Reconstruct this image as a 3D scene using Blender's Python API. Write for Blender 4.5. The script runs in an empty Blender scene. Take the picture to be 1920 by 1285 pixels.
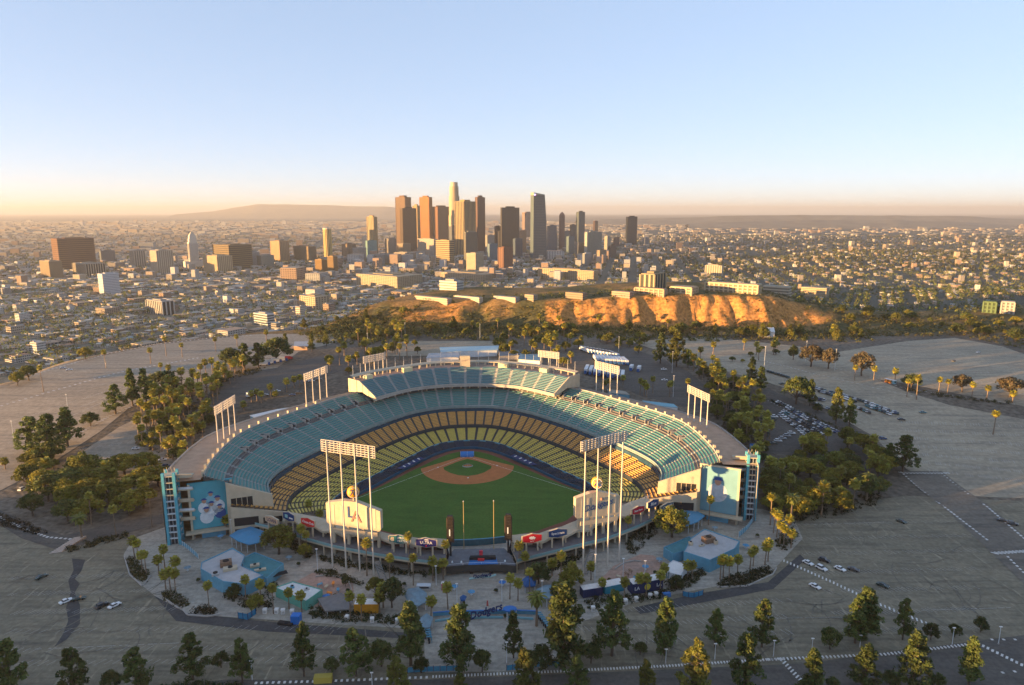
import bpy, bmesh, math, random
import numpy as np
from mathutils import Vector, Matrix
from mathutils.geometry import delaunay_2d_cdt
sc = bpy.context.scene
C = sc.collection
R = random.Random(7)
rad = math.radians
# ------------------------------------------------------------------ camera
PITCH = rad(10.9); FOC = 1280.0; CAMZ = 165.0
cam = bpy.data.objects.new('camera', bpy.data.cameras.new('camera')); C.objects.link(cam)
cam.location = (0, 0, CAMZ); cam.rotation_euler = (math.pi/2 - PITCH, 0, 0)
cam.data.sensor_width = 36; cam.data.lens = 24; cam.data.clip_start = 1; cam.data.clip_end = 150000
sc.camera = cam
# ------------------------------------------------------------------ sky, sun, exposure
SUN_EL, SUN_AZ = 2.8, -112.0
w = bpy.data.worlds.new('World'); sc.world = w; w.use_nodes = True
nt = w.node_tree; bg = nt.nodes['Background']
sky = nt.nodes.new('ShaderNodeTexSky'); sky.sky_type = 'NISHITA'; sky.sun_disc = False
sky.sun_elevation = rad(SUN_EL); sky.sun_rotation = rad(SUN_AZ)
sky.air_density = 0.5; sky.dust_density = 0.25; sky.ozone_density = 2.0; sky.altitude = 0
gam = nt.nodes.new('ShaderNodeGamma'); gam.inputs[1].default_value = 0.37
hs = nt.nodes.new('ShaderNodeHueSaturation'); hs.inputs['Saturation'].default_value = 1.18; hs.inputs['Value'].default_value = 0.92
tint = nt.nodes.new('ShaderNodeMix'); tint.data_type = 'RGBA'; tint.blend_type = 'MULTIPLY'; tint.inputs[0].default_value = 1.0
tint.inputs[7].default_value = (1.05, 0.95, 1.0, 1)
nt.links.new(sky.outputs[0], gam.inputs[0]); nt.links.new(gam.outputs[0], hs.inputs['Color'])
nt.links.new(hs.outputs[0], tint.inputs[6]); nt.links.new(tint.outputs[2], bg.inputs[0]); bg.inputs[1].default_value = 0.15
sun = bpy.data.lights.new('sun', 'SUN'); sun.energy = 4.7; sun.angle = rad(0.5); sun.color = (1.0, 0.575, 0.22)
so = bpy.data.objects.new('sun', sun); C.objects.link(so)
_a, _e = rad(SUN_AZ), rad(SUN_EL)
so.rotation_euler = Vector((math.sin(_a)*math.cos(_e), math.cos(_a)*math.cos(_e), math.sin(_e))).to_track_quat('Z', 'Y').to_euler()
sc.view_settings.view_transform = 'Standard'; sc.view_settings.look = 'None'
sc.view_settings.exposure = 2.5; sc.view_settings.gamma = 1.0
sc.cycles.max_bounces = 5; sc.cycles.diffuse_bounces = 2; sc.cycles.glossy_bounces = 2; sc.cycles.transmission_bounces = 3
sc.cycles.volume_bounces = 0; sc.cycles.transparent_max_bounces = 6
sc.cycles.use_denoising = True
# ------------------------------------------------------------------ measuring helpers
cp, sp = math.cos(PITCH), math.sin(PITCH)
def ray(px, py):
    dx = (px-960)/FOC; dy = -(py-642.5)/FOC
    return dx, cp+dy*sp, -sp+dy*cp
def U(px, py, z):                      # point on the level z seen at photo pixel
    d = ray(px, py); t = (z-CAMZ)/d[2]
    return Vector((d[0]*t, d[1]*t, z))
HOME = U(876, 856, 0); AX = rad(4.5)
WD = (math.sin(AX), -math.cos(AX)); UD = (math.cos(AX), math.sin(AX))
def L(u, v, z=0.0):                    # ballpark coordinates: u across, v from home plate to centre field
    return Vector((HOME.x+u*UD[0]+v*WD[0], HOME.y+u*UD[1]+v*WD[1], z))
def sstep(x):
    x = np.clip(x, 0, 1); return x*x*(3-2*x)
CITY = -62.0
_le = [U(-160, 752, 25), U(0, 714, 26), U(130, 676, 26), U(300, 643, 26), U(480, 624, 26), U(570, 618, 26)]
EX = [-1600, -900] + [p.x for p in _le] + [-90, 60, 250, 420, 520, 620, 760, 1000, 1700]
EY = [300, 420] + [p.y for p in _le] + [1010, 1060, 1060, 1000, 930, 900, 900, 860, 800]
CRX = [-400, -330, -255, -215, -165, -115, -40, 40, 110, 180, 250, 330, 380, 440, 500, 900]
CRZ = [0, 0, 6, 14, 22, 26, 28, 28, 31, 35, 36, 33, 22, 8, 0, 0]
def vnoise(x, y, s, seed=0):           # smooth value noise, vectorised
    x = np.asarray(x, float)/s + 1000.3+seed*17.1; y = np.asarray(y, float)/s + 1000.7+seed*9.7
    xi, yi = np.floor(x), np.floor(y); fx, fy = x-xi, y-yi
    fx, fy = fx*fx*(3-2*fx), fy*fy*(3-2*fy)
    def h(a, b):
        v = np.sin(a*127.1+b*311.7+seed*74.7)*43758.5453
        return v-np.floor(v)
    return (h(xi, yi)*(1-fx)+h(xi+1, yi)*fx)*(1-fy)+(h(xi, yi+1)*(1-fx)+h(xi+1, yi+1)*fx)*fy
def T(x, y):                           # terrain height
    x = np.asarray(x, float); y = np.asarray(y, float)
    ramp = 26*sstep((y-365)/235.0)
    lu = (x-HOME.x)*UD[0]+(y-HOME.y)*UD[1]; lv = (x-HOME.x)*WD[0]+(y-HOME.y)*WD[1]   # the bowl is dug into the hill
    ramp = ramp*sstep((np.hypot(lu/120.0, (lv-25)/98.0)-1)/.14)
    crest = np.interp(x, CRX, CRZ)
    g = np.abs(vnoise(x, y*.35, 24, 3)-.5)*24+np.abs(vnoise(x, y*.5, 9, 4)-.5)*16+vnoise(x, y, 60, 7)*12
    rise = sstep((y-805-g*(crest/34))/np.interp(x, [-300, -120, 60, 330, 420, 500], [110, 75, 46, 44, 80, 100]))
    hill = crest*rise*(1+0.10*(vnoise(x, y, 60, 5)-.5))
    hill = hill*(1-sstep((y-1000)/90)*0.35)
    bush = np.interp(x, [470, 620, 760, 1200], [0, 8, 14, 14])*sstep((y-800)/120)
    top = ramp+hill+bush
    ye = np.interp(x, EX, EY)
    f = sstep((y-ye)/np.interp(x, [-200, 0], [110, 280]))
    roll = np.interp(x/np.maximum(y, 1), [-.25, 0.05, .3, .7], [0, 0, 38, 44])*vnoise(x, y, 420, 8)*sstep((y-1150)/400)*(1-sstep((y-3200)/2500))
    park = np.interp(y, [-2600, -400, -200, -100, 0, 75, 92, 112, 150, 180, 215, 250, 280], [0, 60, 60, 52, 46, 41, 42, 47, 50, 45, 30, 10, 0])*np.exp(-((x+610)/120.0)**2)*(.92+.16*vnoise(x, y, 70, 14))   # unseen park hills, their heights shaped to shade the near lots and plaza
    return top*(1-f)+(CITY+roll)*f+park*(y < 281)
_TT = 120.0*1.009**np.arange(640)
def G(px, py):                         # point of the terrain seen at a photo pixel
    d = ray(px, py); x, y, z = d[0]*_TT, d[1]*_TT, CAMZ+d[2]*_TT
    g = z-T(x, y); k = np.nonzero(g <= 0)[0]
    if not len(k): return Vector((x[-1], y[-1], CITY))
    k = max(1, int(k[0])); lo, hi = _TT[k-1], _TT[k]
    for _ in range(2):
        tt = np.linspace(lo, hi, 24); g = CAMZ+d[2]*tt-T(d[0]*tt, d[1]*tt); j = max(1, int(np.argmax(g <= 0))); lo, hi = tt[j-1], tt[j]
    return Vector((d[0]*hi, d[1]*hi, float(T(d[0]*hi, d[1]*hi))))
def proj(x, y, z):
    dz = z-CAMZ; dep = y*cp-dz*sp; up = y*sp+dz*cp
    return 960+FOC*x/dep, 642.5-FOC*up/dep
def height_to(p, py):                  # height of a vertical thing standing at p whose top is seen at row py
    k = (642.5-py)/FOC                 # up = k*dep
    dz = p.y*(k*cp-sp)/(cp+k*sp)
    return CAMZ+dz-p.z
# ------------------------------------------------------------------ materials
MATS = {}
def mat(name, col, rough=0.85, var=0.0, scale=1.0, bump=0.0, metal=0.0, spec=0.3, col2=None, objcol=False, vcol=None, emit=0, trans=0.0, detail=4):
    if name in MATS: return MATS[name]
    m = bpy.data.materials.new(name); m.use_nodes = True; t = m.node_tree; b = t.nodes['Principled BSDF']
    b.inputs['Base Color'].default_value = (*col, 1); b.inputs['Roughness'].default_value = rough
    b.inputs['Metallic'].default_value = metal; b.inputs['Specular IOR Level'].default_value = spec
    src = None
    if objcol:
        oi = t.nodes.new('ShaderNodeObjectInfo'); src = oi.outputs['Color']
    if vcol:
        va = t.nodes.new('ShaderNodeAttribute'); va.attribute_name = vcol; src = va.outputs['Color']
    if var or bump or col2:
        geo = t.nodes.new('ShaderNodeNewGeometry')
        no = t.nodes.new('ShaderNodeTexNoise'); no.inputs['Scale'].default_value = scale; no.inputs['Detail'].default_value = detail
        t.links.new(geo.outputs['Position'], no.inputs['Vector'])
        if var or col2:
            mx = t.nodes.new('ShaderNodeMix'); mx.data_type = 'RGBA'
            if col2:
                mx.blend_type = 'MIX'; mx.inputs[7].default_value = (*col2, 1)
                mr = t.nodes.new('ShaderNodeMapRange'); mr.inputs[1].default_value = 0.35; mr.inputs[2].default_value = 0.65
                t.links.new(no.outputs[0], mr.inputs[0]); t.links.new(mr.outputs[0], mx.inputs[0])
                mx.inputs[6].default_value = (*col, 1)
                if src: t.links.new(src, mx.inputs[6])
            else:
                mx.blend_type = 'MULTIPLY'; mx.inputs[0].default_value = 1
                mr = t.nodes.new('ShaderNodeMapRange'); mr.inputs[1].default_value = 0.25; mr.inputs[2].default_value = 0.75
                mr.inputs[3].default_value = 1-var; mr.inputs[4].default_value = 1+var
                t.links.new(no.outputs[0], mr.inputs[0]); t.links.new(mr.outputs[0], mx.inputs[7])
                mx.inputs[6].default_value = (*col, 1)
                if src: t.links.new(src, mx.inputs[6])
            src = mx.outputs[2]
        if bump:
            bp = t.nodes.new('ShaderNodeBump'); bp.inputs['Strength'].default_value = bump; bp.inputs['Distance'].default_value = 1.0/max(scale, .01)*.2
            t.links.new(no.outputs[0], bp.inputs['Height']); t.links.new(bp.outputs[0], b.inputs['Normal'])
    if src: t.links.new(src, b.inputs['Base Color'])
    if trans:
        tr = t.nodes.new('ShaderNodeBsdfTranslucent'); ms = t.nodes.new('ShaderNodeMixShader'); ms.inputs[0].default_value = trans
        if src: t.links.new(src, tr.inputs['Color'])
        else: tr.inputs['Color'].default_value = (*col, 1)
        out = t.nodes['Material Output']; t.links.new(b.outputs[0], ms.inputs[1]); t.links.new(tr.outputs[0], ms.inputs[2]); t.links.new(ms.outputs[0], out.inputs[0])
    if emit:
        b.inputs['Emission Color'].default_value = (*col, 1); b.inputs['Emission Strength'].default_value = emit
    MATS[name] = m; return m
def ground_mat(name, c1, c2, c3, big=0.02, fine=0.6, streak=None, lines=None):
    """asphalt or paving: large patches, streaks of wear, fine grain, optional faded paint"""
    if name in MATS: return MATS[name]
    m = bpy.data.materials.new(name); m.use_nodes = True; t = m.node_tree; b = t.nodes['Principled BSDF']
    b.inputs['Roughness'].default_value = 0.9; b.inputs['Specular IOR Level'].default_value = 0.2
    geo = t.nodes.new('ShaderNodeNewGeometry')
    def noise(scale, det=5, stretch=None):
        n = t.nodes.new('ShaderNodeTexNoise'); n.inputs['Scale'].default_value = scale; n.inputs['Detail'].default_value = det; n.inputs['Roughness'].default_value = .62
        if stretch:
            mp = t.nodes.new('ShaderNodeMapping'); mp.inputs['Rotation'].default_value = (0, 0, stretch[2]); mp.inputs['Scale'].default_value = (stretch[0], stretch[1], 1)
            t.links.new(geo.outputs['Position'], mp.inputs[0]); t.links.new(mp.outputs[0], n.inputs['Vector'])
        else: t.links.new(geo.outputs['Position'], n.inputs['Vector'])
        return n.outputs[0]
    def ramp(v, a, c):
        r = t.nodes.new('ShaderNodeMapRange'); r.inputs[1].default_value = a; r.inputs[2].default_value = c; t.links.new(v, r.inputs[0]); return r.outputs[0]
    def mix(a, bcol, f, blend='MIX'):
        x = t.nodes.new('ShaderNodeMix'); x.data_type = 'RGBA'; x.blend_type = blend; x.clamp_factor = True
        if isinstance(a, tuple): x.inputs[6].default_value = (*a, 1)
        else: t.links.new(a, x.inputs[6])
        if isinstance(bcol, tuple): x.inputs[7].default_value = (*bcol, 1)
        else: t.links.new(bcol, x.inputs[7])
        if isinstance(f, float): x.inputs[0].default_value = f
        else: t.links.new(f, x.inputs[0])
        return x.outputs[2]
    c = mix(c1, c2, ramp(noise(big), .38, .62))
    st = streak or (0.02, 0.22, 0.5)
    c = mix(c, c3, ramp(noise(1.0, 4, st), .47, .74))
    stn = t.nodes.new('ShaderNodeMapRange'); stn.inputs[1].default_value = .5; stn.inputs[2].default_value = .72; stn.inputs[3].default_value = 1.03; stn.inputs[4].default_value = .87
    t.links.new(noise(.11, 8, (1.0, 2.2, .9)), stn.inputs[0]); c = mix(c, stn.outputs[0], 1.0, 'MULTIPLY')
    if lines:
        c = mix(c, tuple(min(1, v*1.35) for v in c1), ramp(noise(1.0, 3, lines), .60, .72))
    g = t.nodes.new('ShaderNodeMapRange'); g.inputs[1].default_value = .3; g.inputs[2].default_value = .7; g.inputs[3].default_value = .78; g.inputs[4].default_value = 1.2
    t.links.new(noise(fine, 6), g.inputs[0])
    c = mix(c, g.outputs[0], 1.0, 'MULTIPLY')
    t.links.new(c, b.inputs['Base Color'])
    MATS[name] = m; return m
# ------------------------------------------------------------------ object helpers
def link(o, parent=None):
    C.objects.link(o)
    if parent is not None: o.parent = parent
    return o
def tag(o, label=None, cat=None, group=None, kind=None):
    if label: o['label'] = label
    if cat: o['category'] = cat
    if group: o['group'] = group
    if kind: o['kind'] = kind
    return o
def thing(name, label, cat, loc=(0, 0, 0), rz=0.0, group=None):
    o = bpy.data.objects.new(name, None); o.location = loc; o.rotation_euler = (0, 0, rz); o.empty_display_size = .5
    link(o); return tag(o, label, cat, group)
class MB:
    """collects shapes and links them as one mesh; coordinates are relative to org"""
    def __init__(s, org=(0, 0, 0)):
        s.v = []; s.f = []; s.m = []; s.org = Vector(org)
    def add(s, vs, fs, mi=0):
        n = len(s.v); s.v += [tuple(Vector(p)-s.org) for p in vs]; s.f += [tuple(i+n for i in f) for f in fs]; s.m += [mi]*len(fs); return s
    def quad(s, a, b, c, d, mi=0): return s.add([a, b, c, d], [(0, 1, 2, 3)], mi)
    def box(s, c, size, rz=0.0, mi=0, base=True, top=1.0):   # c = centre of the bottom face
        x, y, z = c; a, b, h = size[0]/2, size[1]/2, size[2]; ca, sa = math.cos(rz), math.sin(rz)
        vs = []
        for k, zz in ((1, z), (top, z+h)):
            for sx, sy in ((-1, -1), (1, -1), (1, 1), (-1, 1)):
                px, py = sx*a*k, sy*b*k; vs.append((x+px*ca-py*sa, y+px*sa+py*ca, zz))
        return s.add(vs, [(0, 3, 2, 1), (4, 5, 6, 7), (0, 1, 5, 4), (1, 2, 6, 5), (2, 3, 7, 6), (3, 0, 4, 7)], mi)
    def prism(s, poly, z0, z1, mi=0, mtop=None):
        n = len(poly); P = [(p[0], p[1]) for p in poly]
        if sum(P[i][0]*P[(i+1) % n][1]-P[(i+1) % n][0]*P[i][1] for i in range(n)) < 0: P = P[::-1]
        vs = [(*p, z0) for p in P]+[(*p, z1) for p in P]
        s.add(vs, [tuple(range(n-1, -1, -1))]+[(i, (i+1) % n, n+(i+1) % n, n+i) for i in range(n)], mi)
        return s.add([(*p, z1) for p in P], [tuple(range(n))], mi if mtop is None else mtop)
    def slab(s, pts, normal, th, mi=0):    # planar polygon with thickness along normal
        n = len(pts); nv = Vector(normal)*th; P = [Vector(p) for p in pts]
        s.add(P+[p+nv for p in P], [tuple(range(n-1, -1, -1)), tuple(range(n, 2*n))]+[(i, (i+1) % n, n+(i+1) % n, n+i) for i in range(n)], mi); return s
    def tube(s, p0, p1, r0, r1=None, n=6, mi=0, cap=True):
        p0, p1 = Vector(p0), Vector(p1); r1 = r0 if r1 is None else r1; d = (p1-p0)
        q = d.to_track_quat('Z', 'Y'); vs = []
        for p, r in ((p0, r0), (p1, r1)):
            for i in range(n):
                a = 2*math.pi*i/n; vs.append(p+q @ Vector((r*math.cos(a), r*math.sin(a), 0)))
        fs = [(i, (i+1) % n, n+(i+1) % n, n+i) for i in range(n)]
        if cap: fs += [tuple(range(n-1, -1, -1)), tuple(range(n, 2*n))]
        return s.add(vs, fs, mi)
    def ball(s, c, r, n=12, k=8, mi=0, sq=1.0):
        c = Vector(c); vs = [c+Vector((0, 0, -r*sq))]
        for j in range(1, k):
            ph = -math.pi/2+math.pi*j/k
            for i in range(n): a = 2*math.pi*i/n; vs.append(c+Vector((r*math.cos(ph)*math.cos(a), r*math.cos(ph)*math.sin(a), r*sq*math.sin(ph))))
        vs.append(c+Vector((0, 0, r*sq))); fs = [(0, 1+(i+1) % n, 1+i) for i in range(n)]
        for j in range(k-2):
            for i in range(n): a = 1+j*n; fs.append((a+i, a+(i+1) % n, a+n+(i+1) % n, a+n+i))
        e = len(vs)-1; a = 1+(k-2)*n; fs += [(a+i, a+(i+1) % n, e) for i in range(n)]
        return s.add(vs, fs, mi)
    def mesh(s, name, mats, smooth=False):
        me = bpy.data.meshes.new(name); me.from_pydata(s.v, [], s.f)
        for x in (mats if isinstance(mats, (list, tuple)) else [mats]): me.materials.append(x)
        if any(s.m): me.polygons.foreach_set('material_index', s.m)
        if smooth: me.polygons.foreach_set('use_smooth', [True]*len(s.f))
        me.update(); return me
    def build(s, name, mats, parent=None, smooth=False, label=None, kind=None):
        o = bpy.data.objects.new(name, s.mesh(name, mats, smooth))
        if parent is None: o.location = s.org
        link(o, parent)
        return tag(o, label, None, None, kind)
def fast_mesh(name, verts, faces_n, idx, mats, cols=None, mi=None, smooth=False):
    """numpy mesh: verts (n,3); idx flat corner list; faces_n corners per face"""
    me = bpy.data.meshes.new(name); nf = len(idx)//faces_n
    me.vertices.add(len(verts)); me.vertices.foreach_set('co', np.asarray(verts, np.float32).ravel())
    me.loops.add(len(idx)); me.loops.foreach_set('vertex_index', np.asarray(idx, np.int32))
    me.polygons.add(nf); me.polygons.foreach_set('loop_start', np.arange(0, len(idx), faces_n, dtype=np.int32))
    for x in (mats if isinstance(mats, (list, tuple)) else [mats]): me.materials.append(x)
    if mi is not None: me.polygons.foreach_set('material_index', np.asarray(mi, np.int32))
    if smooth: me.polygons.foreach_set('use_smooth', np.ones(nf, bool))
    me.update(calc_edges=True)
    if cols is not None:
        at = me.color_attributes.new('Col', 'FLOAT_COLOR', 'POINT')
        c4 = np.ones((len(verts), 4), np.float32); c4[:, :3] = cols; at.data.foreach_set('color', c4.ravel())
    return me
def struct(name, me):
    o = bpy.data.objects.new(name, me); link(o); o['kind'] = 'structure'; return o
def drape(name, poly, off, m, grid=14.0, flat=None):
    """polygon laid on the terrain as a sheet of its own"""
    P = [(p[0], p[1]) for p in poly]; B = []
    for i in range(len(P)):
        a, b = P[i], P[(i+1) % len(P)]; n = max(1, int(math.dist(a, b)/grid))
        B += [(a[0]+(b[0]-a[0])*k/n, a[1]+(b[1]-a[1])*k/n) for k in range(n)]
    xs = [p[0] for p in B]; ys = [p[1] for p in B]; I = []
    if flat is None:
        y = min(ys)+grid*.6
        while y < max(ys):
            x = min(xs)+grid*.6
            while x < max(xs):
                c = False; n = len(B)
                for i in range(n):
                    (x1, y1), (x2, y2) = B[i], B[i-1]
                    if (y1 > y) != (y2 > y) and x < (x2-x1)*(y-y1)/(y2-y1)+x1: c = not c
                if c: I.append((x, y))
                x += grid
            y += grid
    V = [Vector(p) for p in B+I]
    r = delaunay_2d_cdt(V, [], [list(range(len(B)))], 1, 1e-4)
    vv = np.array([(p.x, p.y) for p in r[0]])
    z = (T(vv[:, 0], vv[:, 1]) if flat is None else np.full(len(vv), flat))+off
    me = bpy.data.meshes.new(name); me.from_pydata([(a[0], a[1], c) for a, c in zip(vv, z)], [], [tuple(f) for f in r[2]])
    bm = bmesh.new(); bm.from_mesh(me); bmesh.ops.recalc_face_normals(bm, faces=bm.faces)
    if bm.faces and sum(f.normal.z for f in bm.faces) < 0: bmesh.ops.reverse_faces(bm, faces=bm.faces)
    bm.to_mesh(me); bm.free(); me.materials.append(m); me.update()
    return me
def GP(pts): return [G(*p) for p in pts]
def UP(pts, z=0.0): return [U(p[0], p[1], z) for p in pts]
def polyline(pts, n=None, step=None):
    """resample a polyline evenly"""
    P = [Vector(p) for p in pts]; d = [0]
    for a, b in zip(P, P[1:]): d.append(d[-1]+(b-a).length)
    n = n or max(2, int(d[-1]/step)+1); out = []
    for k in range(n):
        t = d[-1]*k/(n-1); i = max(j for j in range(len(d)) if d[j] <= t+1e-9); i = min(i, len(P)-2)
        out.append(P[i].lerp(P[i+1], (t-d[i])/max(1e-9, d[i+1]-d[i])))
    return out
_fontc = {}
def text_mesh(body, size, shear=0.0, extrude=0.05, bold=0.0):
    key = (body, size, shear, extrude, bold)
    if key not in _fontc:
        cu = bpy.data.curves.new('lettering', 'FONT'); cu.body = body; cu.size = size; cu.shear = shear; cu.extrude = extrude
        cu.align_x = 'CENTER'; cu.align_y = 'CENTER'; cu.resolution_u = 2; cu.offset = bold
        o = bpy.data.objects.new('lettering', cu); C.objects.link(o); bpy.context.view_layer.update()
        me = bpy.data.meshes.new_from_object(o.evaluated_get(bpy.context.evaluated_depsgraph_get()))
        bpy.data.objects.remove(o); bpy.data.curves.remove(cu); _fontc[key] = me
    return _fontc[key].copy()
def lettering(body, size, pos, right, up, m, parent, shear=0.0, extrude=0.05, bold=0.0, name='lettering', tilt=0.0):
    me = text_mesh(body, size, shear, extrude, bold); me.materials.clear(); me.materials.append(m)
    rt, u = Vector(right).normalized(), Vector(up).normalized()
    if tilt: rt, u = (rt*math.cos(tilt)+u*math.sin(tilt)), (u*math.cos(tilt)-rt*math.sin(tilt))
    nn = rt.cross(u)
    M = Matrix((rt, u, nn)).transposed().to_4x4(); M.translation = Vector(pos)-(parent.location if parent else Vector())
    me.transform(M); o = bpy.data.objects.new(name, me); link(o, parent); return o
WHITE = mat('white_paint', (.72, .70, .66), .6, .08, .8)
CREAM = mat('cream_render', (.48, .41, .295), .8, .10, .35)
CONC = mat('concrete', (.38, .355, .32), .9, .16, .35)
CONCD = mat('dark_concrete', (.13, .125, .12), .9, .2, .5)
TAN = mat('tan_concrete', (.44, .29, .19), .9, .16, .25)
DARK = mat('dark_void', (.02, .021, .023), .9)
STEEL = mat('galvanised_steel', (.46, .45, .43), .5, .1, 2., metal=.3)
TEALW = mat('turquoise_wall', (.10, .30, .42), .7, .12, .6)
BLUEW = mat('bright_blue_panel', (.03, .16, .42), .6, .12, .6)
NAVY = mat('navy_panel', (.012, .028, .10), .6, .1, 1.)
GLASS = mat('dark_glass', (.03, .04, .05), .12, spec=.6)
RED = mat('sign_red', (.62, .03, .03), .5)
YEL = mat('sign_yellow', (.75, .34, .02), .5)
SIGNBLUE = mat('sign_navy', (.015, .05, .16), .5)
ORANGE = mat('orange_paint', (.75, .25, .03), .6)
# ================================================================== SETTING: terrain, hills, haze
def axis(segs):
    a = []
    for lo, hi, st in segs: a += list(np.arange(lo, hi, st))
    return np.array(a)
def geo_axis(lo, hi, n): return list(np.exp(np.linspace(math.log(lo), math.log(hi), n)))
gx = np.array([-v for v in geo_axis(1000, 45000, 34)[::-1]]+list(np.arange(-960, 40, 9.0))+list(np.arange(40, 430, 4.0))+list(np.arange(430, 1000, 9.0))+geo_axis(1000, 45000, 34))
gy = np.array([-3000, -1500]+list(np.arange(-760, 130, 26.0))+list(np.arange(130, 790, 8.0))+list(np.arange(790, 900, 4.0))+list(np.arange(900, 1420, 8.0))+geo_axis(1430, 46000, 90))
XX, YY = np.meshgrid(gx, gy); ZZ = T(XX, YY)
nx, ny = len(gx), len(gy)
i0 = (np.arange(ny-1)[:, None]*nx+np.arange(nx-1)[None, :]).ravel()
idx = np.stack([i0, i0+1, i0+nx+1, i0+nx], 1).ravel()
col = np.zeros((ny, nx, 3))
dry, scrub, soil, cityc = np.array([.24, .15, .06]), np.array([.085, .08, .035]), np.array([.42, .205, .065]), np.array([.155, .14, .12])
n1 = sstep((vnoise(XX, YY, 38, 1)*.6+vnoise(XX, YY, 13, 2)*.4-.36)/.3)[..., None]
col[:] = dry*n1+scrub*(1-n1)
n3 = vnoise(XX, YY, 55, 12)[..., None]; pl = (1-sstep((YY-745)/50))[..., None]
col = col*(1-pl)+(np.array([.15, .128, .10])*(.75+.5*n3))*pl
sl = np.hypot(np.gradient(ZZ, gx, axis=1), np.gradient(ZZ, gy, axis=0))
cl = (sstep((sl-.26)/.24)*((XX > 40) & (XX < 420) & (YY > 780) & (YY < 1000)))
cl = np.maximum(cl, sstep((vnoise(XX, YY, 30, 6)-.42)/.2)*((XX > -135) & (XX < -50) & (YY > 830) & (YY < 900))*.9)
col = col*(1-cl[..., None])+soil*cl[..., None]
fc = sstep((YY-np.interp(XX, EX, EY)-60)/120)[..., None]
n2 = vnoise(XX, YY, 90, 9)[..., None]
col = col*(1-fc)+(cityc*(.7+.6*n2)*(1-.35*sstep((XX-100)/500)[..., None])+np.array([.0, .012, .0]))*fc
TERR = mat('terrain', (.2, .15, .08), .95, .5, .3, .9, vcol='Col', spec=.1, detail=8)
struct('ground', fast_mesh('ground', np.stack([XX, YY, ZZ], -1).reshape(-1, 3), 4, idx, TERR, col.reshape(-1, 3), smooth=True))
# far hills on the horizon
HILLM = mat('far_hill', (.17, .15, .11), .95, .3, .004)
def ridge(name, pts, y, depth, rough, seed):
    xs = []; n = 90
    P = [U(p[0], p[1], 0) if False else p for p in pts]
    vs = []; d0 = ray(960, 396)
    for i in range(n):
        px = P[0][0]+(P[-1][0]-P[0][0])*i/(n-1); py = np.interp(px, [p[0] for p in P], [p[1] for p in P])
        py += (float(vnoise(i*10, seed*50, 37, seed))-.5)*rough
        d = ray(px, py); t = y/d[1]; z = CAMZ+d[2]*t
        x = d[0]*t
        vs += [(x*.93, y-depth, CITY-5), (x*.97, y-depth*.45, CITY+max(2, (z-CITY)*.62)), (x, y, max(CITY+4, z)), (x*1.05, y+depth, CITY-5)]
    fs = [(i*4+k, (i+1)*4+k, (i+1)*4+k+1, i*4+k+1) for i in range(n-1) for k in range(3)]
    me = bpy.data.meshes.new(name); me.from_pydata(vs, [], fs); me.materials.append(HILLM); me.update(); return struct(name, me)
ridge('hill', [(330, 402), (400, 396), (440, 389), (480, 383.5), (560, 384), (640, 386), (720, 388), (800, 393), (900, 400)], 24000, 2400, 1.2, 1)
ridge('hill', [(1080, 414), (1200, 410), (1300, 407), (1420, 404.5), (1580, 404), (1720, 405), (1820, 406.5), (1880, 411), (1960, 414)], 12500, 1100, 2.2, 2)
ridge('hill', [(1290, 420), (1420, 415), (1560, 413), (1700, 413.5), (1800, 417), (1900, 421)], 9800, 800, 2.0, 3)
# the air: one closed box of even haze round everything
hm = bpy.data.materials.new('haze'); hm.use_nodes = True; ht = hm.node_tree; ht.nodes.remove(ht.nodes['Principled BSDF'])
hv = ht.nodes.new('ShaderNodeVolumePrincipled'); hv.inputs['Color'].default_value = (.60, .62, .65, 1); hv.inputs['Density'].default_value = 4.4e-5
hv.inputs['Anisotropy'].default_value = .2
ht.links.new(hv.outputs[0], ht.nodes['Material Output'].inputs['Volume'])
hb = MB(); hb.box((0, 22300, -80), (93000, 51500, 510)); ho = hb.build('haze', hm, kind='stuff'); tag(ho, 'pale morning haze lying over the whole city', 'haze')
# ------------------------------------------------------------------ parking lots, roads and paving
ASPH = ground_mat('lot_asphalt', (.235, .205, .142), (.19, .168, .118), (.12, .108, .082), .03, .5, (.03, .25, .4), (.35, .05, 1.1))
ASPT = ground_mat('tan_lot_asphalt', (.36, .30, .225), (.30, .255, .195), (.20, .175, .142), .012, .35, (.012, .16, -.35))
ASPR = ground_mat('pale_lot_asphalt', (.385, .325, .232), (.32, .275, .20), (.21, .185, .145), .014, .35, (.02, .15, .15))
ROAD = ground_mat('road_asphalt', (.125, .113, .096), (.105, .096, .084), (.078, .073, .066), .03, .6)
ROADL = ground_mat('lane_asphalt', (.19, .165, .13), (.155, .138, .112), (.10, .093, .08), .03, .5)
PLAZA = ground_mat('plaza_paving', (.39, .355, .29), (.33, .303, .25), (.225, .21, .182), .06, .5, (.05, .3, .9))
PINKP = ground_mat('pink_paving', (.42, .27, .20), (.36, .25, .20), (.27, .21, .17), .1, .6)
PAINT = mat('road_paint', (.62, .61, .57), .8, .25, .5)
def lot(name, pts, m, off=.10, grid=12): return struct(name, drape(name, GP(pts), off, m, grid))
lot('parking_lot', [(-90, 1330), (-240, 1120), (-190, 1000), (0, 975), (120, 1010), (250, 1010), (900, 1000), (1430, 960), (1700, 930), (1920, 940), (2150, 1000), (2150, 1340), (960, 1420)], ASPH, .05, 16)
lot('parking_lot', [(-120, 770), (0, 719), (130, 680), (300, 646), (480, 627), (640, 626), (640, 640), (560, 660), (520, 690), (395, 740), (300, 730), (255, 755), (190, 808), (110, 860), (30, 905), (-150, 990)], ASPT, .10)
lot('parking_lot', [(95, 895), (150, 850), (225, 800), (285, 772), (318, 790), (330, 850), (372, 890), (330, 905), (120, 905)], ASPT, .12)
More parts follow.
